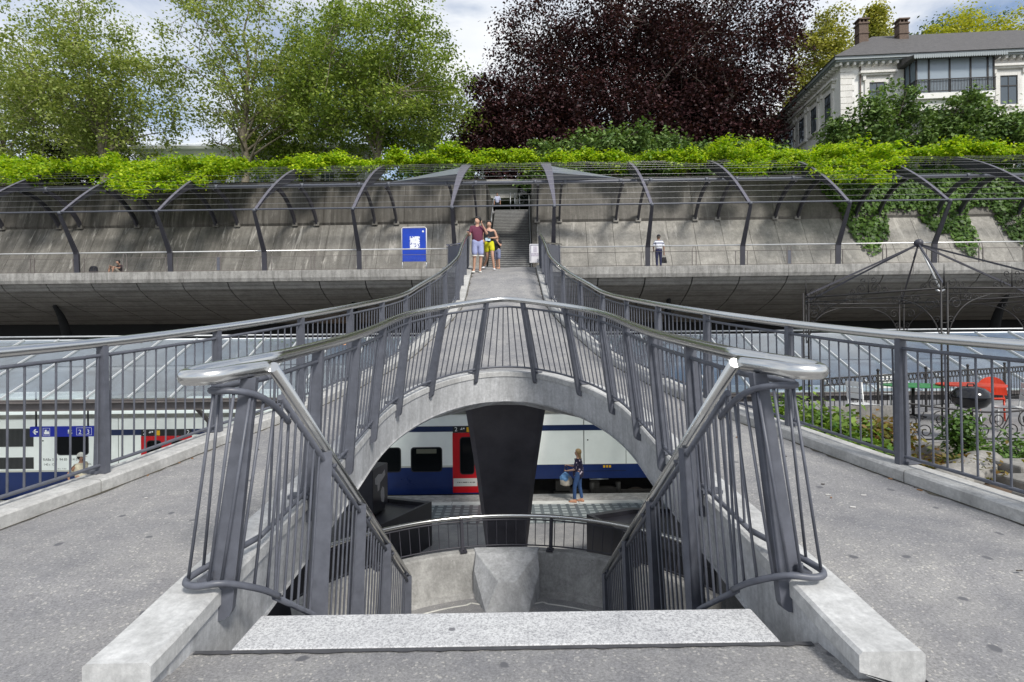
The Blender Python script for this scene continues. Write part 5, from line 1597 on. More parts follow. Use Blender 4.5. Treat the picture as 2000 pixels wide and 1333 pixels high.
def vbox(mb, a0, a1, b0, b1, z0, z1):
    mb.loft([[VL(a, b0, z0), VL(a, b0, z1), VL(a, b1, z1), VL(a, b1, z0)] for a in (a0, a1)])
ZB, ZE, LA, LB = 11.8, 21.75, 22.0, 12.5
mb = MB(); vbox(mb, 0, LA, 0, LB, ZB, ZE); mb.build('wall', M['plaster'], vi)
mb = MB(); vbox(mb, -.75, LA + .7, -.75, LB + .7, ZE + .08, ZE + .30); vbox(mb, -.62, LA + .6, -.62, LB + .6, ZE - .02, ZE + .078); mb.build('eave', M['eave'], vi)
for k in range(46):
    a = -.3 + k * .5; mb = MB(); vbox(mb, a, a + .16, -.5, -.01, ZE - .22, ZE - .021); mb.build('eave_bracket', M['trim'], vi)
for k in range(26):
    b_ = -.3 + k * .5; mb = MB(); vbox(mb, -.5, -.01, b_, b_ + .16, ZE - .22, ZE - .021); mb.build('eave_bracket', M['trim'], vi)
rt = 26.9
mb = MB()
c = [VL(-.85, -.85, ZE + .30), VL(LA + .8, -.85, ZE + .30), VL(LA + .8, LB + .8, ZE + .30), VL(-.85, LB + .8, ZE + .30), VL(5.6, 6.2, rt), VL(LA - 5, 6.2, rt)]
mb.add(c, [(0, 1, 5, 4), (1, 2, 5), (2, 3, 4, 5), (3, 0, 4), (3, 2, 1, 0)]); rf = mb.build('roof', M['slate'], vi)
for a, b_ in ((3.9, 4.6), (7.2, 4.9)):
    mb = MB(); vbox(mb, a - .36, a + .36, b_ - .36, b_ + .36, 23.0, 27.0); ch = mb.build('chimney', M['brick'], rf)
    mb = MB(); vbox(mb, a - .41, a + .41, b_ - .41, b_ + .41, 26.2, 26.29); mb.build('string_course', M['brick'], ch)
    mb = MB(); vbox(mb, a - .43, a + .43, b_ - .43, b_ + .43, 27.0, 27.12)
    for da in (-.32, -.04, .24): vbox(mb, a + da, a + da + .08, b_ - .36, b_ + .36, 27.12, 27.36)
    vbox(mb, a - .44, a + .44, b_ - .44, b_ + .44, 27.36, 27.46); mb.build('chimney_cap', M['brick'], ch)
# corner quoins and string course
for k in range(21):
    z = ZB + .2 + k * .46
    mb = MB(); vbox(mb, -.05, .95 if k % 2 else .80, -.05, -.003, z, z + .42); mb.build('quoin', M['trim'], vi)
mb = MB(); vbox(mb, -.12, LA, -.12, -.003, 16.9, 17.2); vbox(mb, -.12, -.003, -.003, LB, 16.9, 17.2); mb.build('string_course', M['trim'], vi)
mb = MB(); mb.tube([VL(1.35, -.09, ZB), VL(1.35, -.09, ZE)], .05, 8); mb.build('downpipe', mat_plain('copper_pipe', (.10, .07, .06), .5), vi)
def vwin(a, z0, z1, w=1.12, side=False):
    def q(mb, a0, a1, d0, d1, zz0, zz1):
        if not side: vbox(mb, a0, a1, d0, d1, zz0, zz1)
        else: vbox(mb, d0, d1, a0, a1, zz0, zz1)
    mb = MB()
    q(mb, a - w / 2 - .32, a - w / 2, -.10, -.003, z0 - .1, z1 + .35); q(mb, a + w / 2, a + w / 2 + .32, -.10, -.003, z0 - .1, z1 + .35)
    q(mb, a - w / 2 - .003, a + w / 2 + .003, -.095, -.003, z1, z1 + .34)
    q(mb, a - w / 2 - .75, a + w / 2 + .75, -.38, -.003, z1 + .60, z1 + .76); q(mb, a - w / 2 - .6, a + w / 2 + .6, -.25, -.003, z1 + .48, z1 + .598)
    q(mb, a - w / 2 - .5, a - w / 2 - .3, -.22, -.003, z1 + .12, z1 + .478); q(mb, a + w / 2 + .3, a + w / 2 + .5, -.22, -.003, z1 + .12, z1 + .478)
    q(mb, a - w / 2 - .45, a + w / 2 + .45, -.22, -.003, z0 - .25, z0 - .102)
    f = mb.build('window', M['trim'], vi)
    mb = MB(); q(mb, a - w / 2, a + w / 2, -.03, -.004, z0, z1); mb.build('pane', M['vglass'], f)
    mb = MB()
    t = .05
    for x in (a - w / 2 + t / 2, a + w / 2 - t / 2, a): q(mb, x - t / 2, x + t / 2, -.06, -.032, z0, z1)
    q(mb, a - w / 2, a + w / 2, -.065, -.033, z0 + (z1 - z0) * .62, z0 + (z1 - z0) * .62 + .08); q(mb, a - w / 2, a + w / 2, -.065, -.033, z1 - .06, z1 - .002)
    mb.build('frame', M['iron'], f)
vwin(2.55, 18.5, 20.35); vwin(11.7, 18.4, 20.45, 1.2); vwin(16, 18.4, 20.4, 1.2)
vwin(2.55, 13.4, 15.6); vwin(6.0, 13.4, 15.6); vwin(9.3, 13.4, 15.6); vwin(12.6, 13.4, 15.6)
for b_ in (1.9, 4.3, 6.6, 8.9, 11.2): vwin(b_, 18.3, 20.3, 1.05, True)
for b_ in (1.9, 4.3, 6.6, 8.9, 11.2): vwin(b_, 13.3, 15.5, 1.05, True)
# glazed balcony
mb = MB(); vbox(mb, 4.45, 9.75, -1.45, -.01, 18.45, 18.85); vbox(mb, 4.7, 9.5, -1.2, -.01, 17.7, 18.448); mb.build('balcony_slab', M['plaster'], vi)
gl_ = [(4.5, -1.4), (5.35, -1.4), (6.75, -1.4), (8.15, -1.4), (9.3, -1.4), (9.7, -1.4)]
for a, b_ in gl_ + [(4.5, -.7), (9.7, -.7), (4.5, -.1), (9.7, -.1)]:
    mb = MB(); vbox(mb, a - .05, a + .05, b_ - .05, b_ + .05, 18.85, 21.25); mb.build('balcony_post', M['iron'], vi)
mb = MB(); vbox(mb, 4.5, 9.7, -1.40, -1.385, 18.85, 21.25); mb.build('balcony_glass', mat_glass_pane('balcony_glass', (.42, .48, .54), 1.4, .40), vi)
mb = MB(); vbox(mb, 4.49, 4.505, -1.38, -.02, 18.85, 21.25); vbox(mb, 9.695, 9.71, -1.38, -.02, 18.85, 21.25); mb.build('balcony_side_glass', mat_glass_pane('balcony_side_glass', (.20, .25, .30), 1.35, .35), vi)
mb = MB()
for k in range(53):
    a = 4.5 + k * .1; vbox(mb, a - .012, a + .012, -1.50, -1.478, 18.9, 19.75)
for k in range(14):
    for a in (4.42, 9.78): vbox(mb, a - .012, a + .012, -1.48 + k * .1, -1.456 + k * .1, 18.9, 19.75)
vbox(mb, 4.40, 9.80, -1.52, -1.46, 19.75, 19.80); vbox(mb, 4.40, 9.80, -1.51, -1.47, 18.92, 18.96); vbox(mb, 4.40, 4.44, -1.5, 0, 19.75, 19.80); vbox(mb, 9.76, 9.8, -1.5, 0, 19.75, 19.8)
mb.build('balcony_railing', M['iron'], vi)
mb = MB()
c = [VL(4.0, -1.95, 21.35), VL(10.2, -1.95, 21.35), VL(10.2, -.02, 21.95), VL(4.0, -.02, 21.95), VL(4.0, -1.95, 21.25), VL(10.2, -1.95, 21.25), VL(10.2, -.02, 21.25), VL(4.0, -.02, 21.25)]
mb.add(c, [(0, 1, 2, 3), (7, 6, 5, 4), (0, 4, 5, 1), (1, 5, 6, 2), (2, 6, 7, 3), (3, 7, 4, 0)]); br_ = mb.build('balcony_roof', M['slate'], vi)
mb = MB()
for k in range(41):
    a = 4.02 + k * .152; mb.add([VL(a, -1.98, 21.36), VL(a + .14, -1.98, 21.36), VL(a + .14, -1.98, 21.14), VL(a + .07, -1.98, 21.06), VL(a, -1.98, 21.14), VL(a, -1.955, 21.36), VL(a + .14, -1.955, 21.36), VL(a + .14, -1.955, 21.14), VL(a + .07, -1.955, 21.06), VL(a, -1.955, 21.14)],
        [(0, 4, 3, 2, 1), (5, 6, 7, 8, 9), (0, 1, 6, 5), (1, 2, 7, 6), (2, 3, 8, 7), (3, 4, 9, 8), (4, 0, 5, 9)])
mb.build('scalloped_valance', M['eave'], br_)
for a in (5.6, 7.0, 8.6):
    mb = MB(); vbox(mb, a, a + .75, -.03, -.004, 18.9, 20.9); mb.build('door', mat_plain('white_door', (.62, .62, .6), .5), vi)
mb = MB(); c = [VL(11.0, -.5, 17.4), VL(13.2, -.5, 17.4), VL(12.1, -.5, 18.0), VL(11.0, -.004, 17.4), VL(13.2, -.004, 17.4), VL(12.1, -.004, 18.0)]
mb.add(c, [(0, 1, 2), (3, 5, 4), (0, 3, 4, 1), (1, 4, 5, 2), (2, 5, 3, 0)]); mb.build('pediment', M['trim'], vi)

# beige town house far behind
bh = thing('town_house', 'pale yellow stone building with a cornice, glimpsed between the beech and the villa', 'house', (38, 76, 14))
mb = MB(); mb.box((30, 74, 13), (44, 84, 29.6)); mb.build('wall', mat_plain('sandstone', (.50, .40, .24), .85, var=.12), bh)
mb = MB(); mb.box((29.5, 73.5, 29.61), (44.5, 84.5, 30.2)); mb.box((29.8, 73.8, 28.4), (44.2, 73.99, 28.7)); mb.build('cornice', M['trim'], bh)
mb = MB(); mb.box((30.3, 74.5, 30.21), (43.7, 83.5, 31.0)); mb.build('roof', M['slate'], bh)
for x in (34.6, 37.0, 39.4):
    mb = MB(); mb.box((x - .55, 73.97, 26.0), (x + .55, 73.998, 27.9)); mb.build('window', M['vglass'], bh)

# white pavilion left
wp = thing('pavilion', 'long white pavilion with tall windows and a shallow white gable behind the plane trees', 'house', (-22, 53, 12))
M['white_paint'] = mat_plain('white_paint', (.86, .87, .88), .5, var=.05, vscale=1)
def pbox(mb, x0, x1, y0, y1, z0, z1): mb.box((x0, y0, z0), (x1, y1, z1))
mb = MB(); pbox(mb, -33, -12.6, 52, 59, 12.0, 19.0); mb.build('wall', M['white_paint'], wp)
mb = MB()
mb.add([(-33.6, 51.5, 19.0), (-12.1, 51.5, 19.0), (-12.1, 59.5, 19.0), (-33.6, 59.5, 19.0), (-31.0, 55, 20.7), (-15.6, 55, 20.7), (-33.6, 51.5, 19.25), (-12.1, 51.5, 19.25), (-12.1, 59.5, 19.25), (-33.6, 59.5, 19.25)],
       [(3, 2, 1, 0), (0, 1, 7, 6), (1, 2, 8, 7), (2, 3, 9, 8), (3, 0, 6, 9), (6, 7, 5, 4), (7, 8, 5), (8, 9, 4, 5), (9, 6, 4)])
mb.build('roof', M['white_paint'], wp)
for k in range(10):
    x = -32.2 + k * 1.95
    mb = MB(); pbox(mb, x - .08, x + 1.28, 51.94, 51.998, 12.6, 17.0); f = mb.build('window', M['white_paint'], wp)
    mb = MB(); pbox(mb, x, x + 1.2, 51.90, 51.938, 12.7, 16.9); mb.build('pane', mat_glass_pane('pav_glass', (.10, .13, .15), 1.7, 0), f)
    mb = MB()
    for q in (.38, .78): pbox(mb, x + q, x + q + .05, 51.87, 51.899, 12.7, 16.9)
    pbox(mb, x, x + 1.2, 51.865, 51.898, 15.4, 15.46); mb.build('glazing_bar', M['white_paint'], f)

# ------------------------------------------------------------------ cafe terrace on the right
TZ = -0.28
tp = [(4.15, 2.5), (4.0, 4.2), (3.62, 5.2), (3.25, 7.4), (3.5, 9), (4.6, 15.6), (40, 15.6), (40, 2.5)]
mb = MB(); mb.add([(x, y, TZ) for x, y in tp] + [(x, y, -5.0) for x, y in tp], [tuple(range(8))[::1]] + [(j, 8 + j, 8 + (j + 1) % 8, (j + 1) % 8) for j in range(8)])
mb.f[0] = tuple(reversed(mb.f[0])); struct(mb.build('terrace', M['asphalt'], loc=(10, 9, TZ)))
M['earth'] = mat_plain('bed_earth', (.10, .065, .04), .95, var=.5, vscale=9, bump=1, bscale=30)
mb = MB(); mb.add([(4.2, 4.9, TZ + .004), (9.5, 5.6, TZ + .004), (9.5, 7.7, TZ + .10), (3.5, 8.6, TZ + .004), (3.7, 5.5, TZ + .004)], [(0, 1, 2, 3, 4)]); struct(mb.build('flower_bed', M['earth'], loc=(6, 6, TZ)))
# curb stones of the bed and rough stone steps
M['stone'] = mat_concrete('rough_stone', .30, stain=.7, streak=.2, pits=.5, tint=(1, .95, .87))
ss = thing('stone_steps', 'rough grey stone steps at the right edge beside the ramp kerb', 'steps', (7.0, 6.3, TZ))
for k, (x0, x1, y0, y1, z0, z1) in enumerate(((5.55, 8.6, 5.7, 6.2, -.30, -.24), (5.8, 8.6, 6.22, 6.7, -.30, -.17), (6.15, 8.6, 6.72, 7.2, -.30, -.10))):
    mb = MB(); mb.box((x0, y0, z0), (x1, y1, z1)); mb.build('step', M['stone'], ss, bevel=.03)
rg = random.Random(17)
for k in range(5):
    x, y = 5.0 + .30 * k, 6.35 + .24 * k
    mb = MB(); mb.ball((x, y, TZ + .10), .26 + rg.uniform(-.05, .06), .20, .16, n=7, m=5); tag(mb.build('boulder', M['stone']), ['low rounded boulder nearest the ramp kerb', 'second boulder edging the flower bed', 'middle boulder edging the flower bed', 'fourth boulder edging the flower bed', 'boulder edging the flower bed nearest the scroll fence'][k], 'stone', 'boulders of the flower bed')
mb = MB(); mb.box((5.0, 8.15, TZ), (9.6, 8.40, TZ + .18)); tag(mb.build('stone_edging', M['stone'], bevel=.02), 'low stone edging under the curled iron fence', 'edging')

M['lf_shrub'] = mat_leaf('shrub_leaf', (.04, .105, .012), (.105, .215, .022), (.20, .29, .05), trans=.3)
M['lf_shrub_y'] = mat_leaf('shrub_yellow_leaf', (.09, .12, .015), (.20, .20, .03), (.24, .12, .03), trans=.3)
def shrub(label, x, y, rx, ry, rz, n, mat_, seed, size=.13, z=None):
    rng = np.random.default_rng(seed)
    z = TZ if z is None else z
    t = thing('shrub', label, 'shrub', (x, y, z), 'shrubs beside the ramp')
    cc = crown_points('ball', n, rng, 2, .25) * np.array([rx, ry, rz]) + np.array([x, y, z + rz * .8])
    cc[:, 2] = np.maximum(cc[:, 2], z + .03)
    raw_mesh('foliage', cluster_leaves(cc, 62, min(.28, rx * 1.1), size * .66, rng, flat=.8, up=.7), 4, mat_, t)
    mb = MB()
    for k in range(14):
        e = Vector(cc[k % len(cc)]); mb.tube([(x + rng.normal() * .08, y + rng.normal() * .08, z), (e + Vector((x, y, z))) * .5, e], [.014, .010, .005], 5)
    mb.build('stem', M['bark'], t)
shrub('bright green leafy shrub nearest the ramp where the outer railing starts to climb', 4.35, 8.5, .5, .5, .48, 34, M['lf_shrub'], 101, .15)
shrub('large bright green shrub behind the outer railing', 4.35, 7.45, .55, .5, .44, 44, M['lf_shrub'], 102, .16)
shrub('yellow and reddish green shrub next to the curled iron fence', 4.95, 7.45, .36, .35, .36, 24, M['lf_shrub_y'], 103, .12)
shrub('low green shrub at the foot of the ramp kerb', 4.0, 6.4, .42, .4, .25, 26, M['lf_shrub'], 104, .14)
shrub('upright ivy clump growing through the curled iron fence', 6.2, 7.65, .16, .2, .44, 26, M['lf_ivy'], 105, .10)
shrub('low dark ivy patch below the curled iron fence', 6.75, 7.5, .5, .22, .15, 26, M['lf_ivy'], 106, .10)
shrub('dry creeping plant spreading over the bed edge', 5.4, 6.9, .5, .3, .10, 16, M['lf_shrub_y'], 107, .10)

# curled iron fence
def scroll(mb, fn, cx, cz, r0, turns, a0, sgn, rad=.009):
    pts = []
    n = int(18 * turns)
    for i in range(n + 1):
        t = i / n
        a = a0 + sgn * 2 * math.pi * turns * t
        r_ = r0 * (1 - .82 * t)
        pts.append(fn(cx + r_ * math.cos(a), cz + r_ * math.sin(a)))
    mb.tube(pts, rad, 5)
sf = thing('scroll_fence', 'low black wrought iron fence with curled scrolls behind the flower bed', 'fence', (7.6, 8.28, TZ + .18))
fn = lambda a, h: (6.0 + a, 8.28, TZ + .18 + h)
mb = MB(); mb.tube(arc_smooth([fn(-.2, .60), fn(.5, .50), fn(1.2, .44), fn(1.9, .49), fn(2.6, .56), fn(3.6, .60)], 5), .014, 6); mb.build('top_rail', M['iron'], sf)
mb = MB(); mb.tube([fn(-.2, .05), fn(3.6, .05)], .012, 6); mb.build('bottom_rail', M['iron'], sf)
for k in range(9):
    a = -.05 + k * .43
    mb = MB()
    scroll(mb, fn, a, .33, .135, 1.6, R(90), 1); scroll(mb, fn, a + .215, .17, .125, 1.6, R(-90), -1)
    mb.tube(arc_smooth([fn(a - .02, .06), fn(a + .10, .25), fn(a + .2, .46)], 5), .009, 5)
    mb.tube([fn(a + .215, .05), fn(a - .05, .30)], .007, 5)
    mb.build('scroll', M['iron'], sf)
# ring fence at the far side
rf_ = thing('ring_fence', 'black iron fence with a band of rings at the far edge of the terrace', 'fence', (10.5, 13.4, TZ))
A, Bq = Vector((6.35, 11.3, TZ)), Vector((15.5, 16.0, TZ))
dF = (Bq - A); LF = dF.length; dF.normalize()
def ff(a, h, o=0): p = A + dF * a; return (p.x - dF.y * o, p.y + dF.x * o, TZ + h)
for h, r_ in ((.92, .016), (.78, .012), (.14, .012)):
    mb = MB(); mb.tube([ff(0, h), ff(LF, h)], r_, 6); mb.build('rail', M['iron'], rf_)
k = 0; a = .07
mbx = MB(); mbr = MB()
while a < LF:
    if k < 48:
        mb = MB(); mb.tube([ff(a, .14), ff(a, .78)], .0085, 5); mb.build('bar', M['iron'], rf_)
        mb = MB(); mb.tube([ff(a + .07 * math.cos(t), .85 + .06 * math.sin(t)) for t in np.linspace(0, 2 * math.pi, 15)], .011, 5); mb.build('ring', M['iron'], rf_)
    else:
        mbx.tube([ff(a, .14), ff(a, .78)], .0085, 5); mbr.tube([ff(a + .07 * math.cos(t), .85 + .06 * math.sin(t)) for t in np.linspace(0, 2 * math.pi, 11)], .011, 4)
    a += .155; k += 1
struct(mbx.build('bars', M['iron'], rf_), 'stuff'); struct(mbr.build('rings', M['iron'], rf_), 'stuff')
for a in np.arange(0, LF, 1.9):
    mb = MB(); mb.bar(ff(a, 0), ff(a, 1.0), .035, .035); mb.ball(ff(a, 1.03), .035, n=8, m=5); mb.build('post', M['iron'], rf_)

# gazebo frame
gz = thing('gazebo', 'bare wrought iron gazebo frame with scrolled corners and a pointed skeleton roof', 'gazebo', (8.75, 11.9, TZ))
GC, GR = Vector((8.75, 11.9, 0)), 2.45
ang = [R(180 + 60 * k) for k in range(6)]
cor = [Vector((GC.x + GR * math.cos(a + R(2)), GC.y + GR * math.sin(a + R(2)), 0)) for a in ang]
apex = Vector((GC.x, GC.y, 3.42))
BZ = 2.30
for k, c in enumerate(cor):
    nx_ = cor[(k + 1) % 6]
    mb = MB()
    for o in (-.055, .055): mb.tube([(c.x + o, c.y, TZ), (c.x + o, c.y, BZ + .1)], .016, 6)
    for h in (0.3, 1.0, 1.7): mb.tube([(c.x - .055, c.y, h), (c.x + .055, c.y, h)], .01, 5)
    mb.tube([(c.x, c.y, BZ + .05), (c.x, c.y, BZ + .42)], [.02, .004], 6)
    mb.build('post', M['iron'], gz)
    mb = MB(); mb.bar((c.x, c.y, BZ + .05), apex, .028, .034); mb.build('roof_rib', M['pergola_paint'], gz)
    mb = MB(); mb.tube([(c.x, c.y, BZ), (nx_.x, nx_.y, BZ)], .018, 6); mb.tube([(c.x, c.y, BZ - .10), (nx_.x, nx_.y, BZ - .10)], .010, 6); mb.build('beam', M['iron'], gz)
    d = (nx_ - c).normalized(); Lg = (nx_ - c).length
    mb = MB()
    for s_, o in ((1, c), (-1, nx_)):
        q = lambda a, h, s_=s_, o=o: (o.x + d.x * a * s_, o.y + d.y * a * s_, h)
        mb.tube(arc_smooth([q(0.03, BZ - .95), q(.16, BZ - .55), q(.42, BZ - .26), q(.85, BZ - .10)], 5), .011, 5)
        scroll(mb, q, .20, BZ - .26, .12, 1.5, R(200), -1, .008); scroll(mb, q, .42, BZ - .17, .07, 1.4, R(180), -1, .007); scroll(mb, q, .12, BZ - .55, .08, 1.4, R(220), -1, .007)
        scroll(mb, q, .14, BZ + .10, .10, 1.3, R(-90), 1, .008); scroll(mb, q, .30, BZ + .06, .06, 1.3, R(-90), 1, .007)
    q = lambda a, h: (c.x + d.x * a, c.y + d.y * a, h)
    m_ = Lg / 2
    for s_ in (1, -1):
        qq = lambda a, h, s_=s_: q(m_ + s_ * a, h)
        scroll(mb, qq, .12, BZ + .10, .10, 1.4, R(-90), 1, .008); scroll(mb, qq, .28, BZ + .05, .06, 1.3, R(-90), 1, .007); scroll(mb, qq, .09, BZ + .25, .06, 1.3, R(-120), 1, .007)
    mb.tube([q(m_, BZ), q(m_, BZ + .40)], [.014, .003], 6)
    mb.build('scrollwork', M['iron'], gz)
mb = MB(); mb.ball((apex.x, apex.y, apex.z + .02), .09, n=10, m=6); mb.tube([(apex.x - .1, apex.y, apex.z - .3), (apex.x, apex.y, apex.z)], .02, 6); mb.build('apex_hub', M['pergola_paint'], gz)
mb = MB(); mb.tube([(apex.x, apex.y, apex.z), (apex.x + .18, apex.y - .35, 2.45)], .018, 6); mb.build('light_rod', M['canopy_bar'], gz)
mb = MB(); mb.tube([(apex.x + .10, apex.y - .35, 2.43), (apex.x + .18, apex.y - .35, 2.38), (apex.x + .27, apex.y - .35, 2.43)], .022, 6); mb.build('lamp_hook', M['galv'], gz)

# cafe furniture
def round_table(label, x, y, r_, zt, col, group='cafe tables'):
    t = thing('cafe_table', label, 'table', (x, y, TZ), group)
    mb = MB(); mb.tube([(x, y, zt - .028), (x, y, zt - .006), (x, y, zt)], [r_, r_, r_ * .985], 32, smooth=False); mb.build('table_top', mat_plain('table_paint', col, .4), t)
    mb = MB(); mb.tube([(x, y, TZ + .03), (x, y, zt - .03)], .03, 8); mb.build('leg', M['iron'], t)
    mb = MB()
    for a in (0, 1.57, 3.14, 4.71): mb.tube([(x, y, TZ + .08), (x + .28 * math.cos(a), y + .28 * math.sin(a), TZ + .02)], .018, 6)
    mb.build('foot', M['iron'], t)
round_table('round green cafe table beside the white chair', 8.75, 12.1, .60, TZ + .72, (.04, .22, .07))
round_table('round red cafe table in front of the red chair', 9.6, 11.6, .60, TZ + .76, (.55, .045, .018))
def chair(label, x, y, yaw, kind, col):
    t = thing('cafe_chair', label, 'chair', (x, y, TZ), 'cafe chairs')
    mat_ = mat_plain('chair_paint', col, .4)
    ca, sa = math.cos(yaw), math.sin(yaw)
    q = lambda a, b_, h: (x + a * ca - b_ * sa, y + a * sa + b_ * ca, TZ + h)
    mb = MB()
    rows = [[q(-.21 + .42 * i / 4, -.2 + .42 * j / 4, .45 - .012 * math.sin(math.pi * i / 4)) for i in range(5)] for j in range(5)]
    sheet(mb, rows); sheet(mb, [[(p[0], p[1], p[2] - .02) for p in r_[::-1]] for r_ in rows]); mb.build('seat', mat_, t)
    mb = MB()
    if kind == 'round':
        n = 13
        secs = []
        for i in range(n):
            a = math.pi * i / (n - 1)
            w = .25 * math.cos(a); h = .52 + .36 * math.sin(a) ** .7
            secs.append([q(w, .20 + .06 * (1 - abs(math.cos(a))), h), q(w, .225 + .06 * (1 - abs(math.cos(a))), h), q(w, .225, .50), q(w, .20, .50)])
        mb.loft(secs)
    else:
        for k in range(3):
            z0 = .56 + k * .115
            mb.loft([[q(w, .20 + .012 * k, z0), q(w, .20 + .012 * k, z0 + .095), q(w, .225 + .012 * k, z0 + .095), q(w, .225 + .012 * k, z0)] for w in (-.2, .2)])
    mb.build('backrest', mat_, t)
    for sx in (-1, 1):
        mb = MB(); mb.tube([q(sx * .20, -.19, 0), q(sx * .19, -.17, .44)], .013, 6); mb.build('leg', mat_, t)
        mb = MB(); mb.tube([q(sx * .20, .24, 0), q(sx * .19, .20, .44), q(sx * .19, .235, .86 if kind != 'round' else .6)], .013, 6); mb.build('leg', mat_, t)
chair('white slatted metal cafe chair between the shrubs and the green table', 7.0, 11.0, R(100), 'slat', (.72, .72, .70))
chair('white metal cafe chair behind the green table', 8.85, 12.9, R(5), 'slat', (.74, .74, .72))
chair('bright red chair with a rounded back at the red table', 10.2, 11.8, R(-40), 'round', (.62, .05, .015))
chair('pale grey chair beside the grill', 9.2, 10.3, R(-120), 'slat', (.50, .50, .49))
gr = thing('kettle_grill', 'black kettle grill with a shiny lid on thin legs behind the curled fence', 'grill', (7.85, 9.5, TZ))
gx, gy = 7.85, 9.5
mb = MB(); secs = []
prof_l = [(.0, .90), (.10, .895), (.19, .865), (.255, .81), (.285, .745), (.29, .72)]
prof_b = [(.285, .71), (.27, .64), (.21, .56), (.12, .52), (.0, .51)]
def lathe(mb, prof, cx, cy, z0, n=20):
    mb.loft([[(cx + r_ * math.cos(2 * math.pi * j / n), cy + r_ * math.sin(2 * math.pi * j / n), z0 + h) for j in range(n)] for r_, h in prof], smooth=True, cap=False)
M['enamel'] = mat_plain('black_enamel', (.012, .012, .014), .12)
lathe(mb, prof_l, gx, gy, TZ); mb.build('lid', M['enamel'], gr)
mb = MB(); lathe(mb, prof_b, gx, gy, TZ); mb.build('bowl', M['enamel'], gr)
for a in (.5, 2.6, 4.7):
    mb = MB(); mb.tube([(gx + .17 * math.cos(a), gy + .17 * math.sin(a), TZ + .56), (gx + .27 * math.cos(a), gy + .27 * math.sin(a), TZ + .02)], .012, 6); mb.build('leg', M['galv'], gr)
mb = MB(); mb.tube([(gx - .06, gy, TZ + .90), (gx - .05, gy, TZ + .94), (gx + .05, gy, TZ + .94), (gx + .06, gy, TZ + .90)], .011, 6); mb.build('handle', M['iron'], gr)
mb = MB(); lathe(mb, [(.0, .2), (.17, .2), (.17, .19), (0, .19)], gx, gy, TZ); mb.build('ash_tray', M['galv'], gr)
mb = MB(); mb.box((6.1, 10.6, TZ), (7.5, 10.68, TZ + .45)); tag(mb.build('low_wall', M['stone']), 'low grey stone wall at the back of the terrace plants', 'wall')
# ------------------------------------------------------------------ people
M['skin'] = mat_plain('skin_light', (.50, .29, .20), .55)
M['skin_tan'] = mat_plain('skin_tan', (.36, .19, .12), .55)
M['hair_dark'] = mat_plain('hair_dark', (.012, .010, .010), .5)
M['hair_blond'] = mat_plain('hair_blond', (.34, .22, .10), .5, var=.35, vscale=30)
def cloth(name, col, var=.15): return mat_plain(name, col, .85, var=var, vscale=14)

def skin_mesh(name, nodes, edges, mat, parent, root, sub=2):
    """grow one continuous surface round a skeleton; nodes: {key: (world point, rx, ry)}"""
    keys = list(nodes)
    base = Vector(LOCS[parent.name])
    me = bpy.data.meshes.new(name)
    me.from_pydata([tuple(Vector(nodes[k][0]) - base) for k in keys], [(keys.index(a), keys.index(b_)) for a, b_ in edges], [])
    o = bpy.data.objects.new(name, me); COL.objects.link(o)
    md = o.modifiers.new('skin', 'SKIN'); md.use_smooth_shade = True
    sv = me.skin_vertices[0].data if me.skin_vertices else None
    if sv is None:
        bpy.context.view_layer.update(); sv = me.skin_vertices[0].data
    for i, k in enumerate(keys):
        sv[i].radius = (nodes[k][1], nodes[k][2]); sv[i].use_root = (k == root)
    ss_ = o.modifiers.new('sub', 'SUBSURF'); ss_.levels = sub; ss_.render_levels = sub
    bpy.context.view_layer.update()
    dg = bpy.context.evaluated_depsgraph_get()
    me2 = bpy.data.meshes.new_from_object(o.evaluated_get(dg))
    bpy.data.objects.remove(o); bpy.data.meshes.remove(me)
    me2.materials.clear(); me2.materials.append(mat)
    for p in me2.polygons: p.use_smooth = True
    ob = bpy.data.objects.new(name, me2); COL.objects.link(ob)
    ob.parent = parent; LOCS[ob.name] = tuple(base)
    return ob

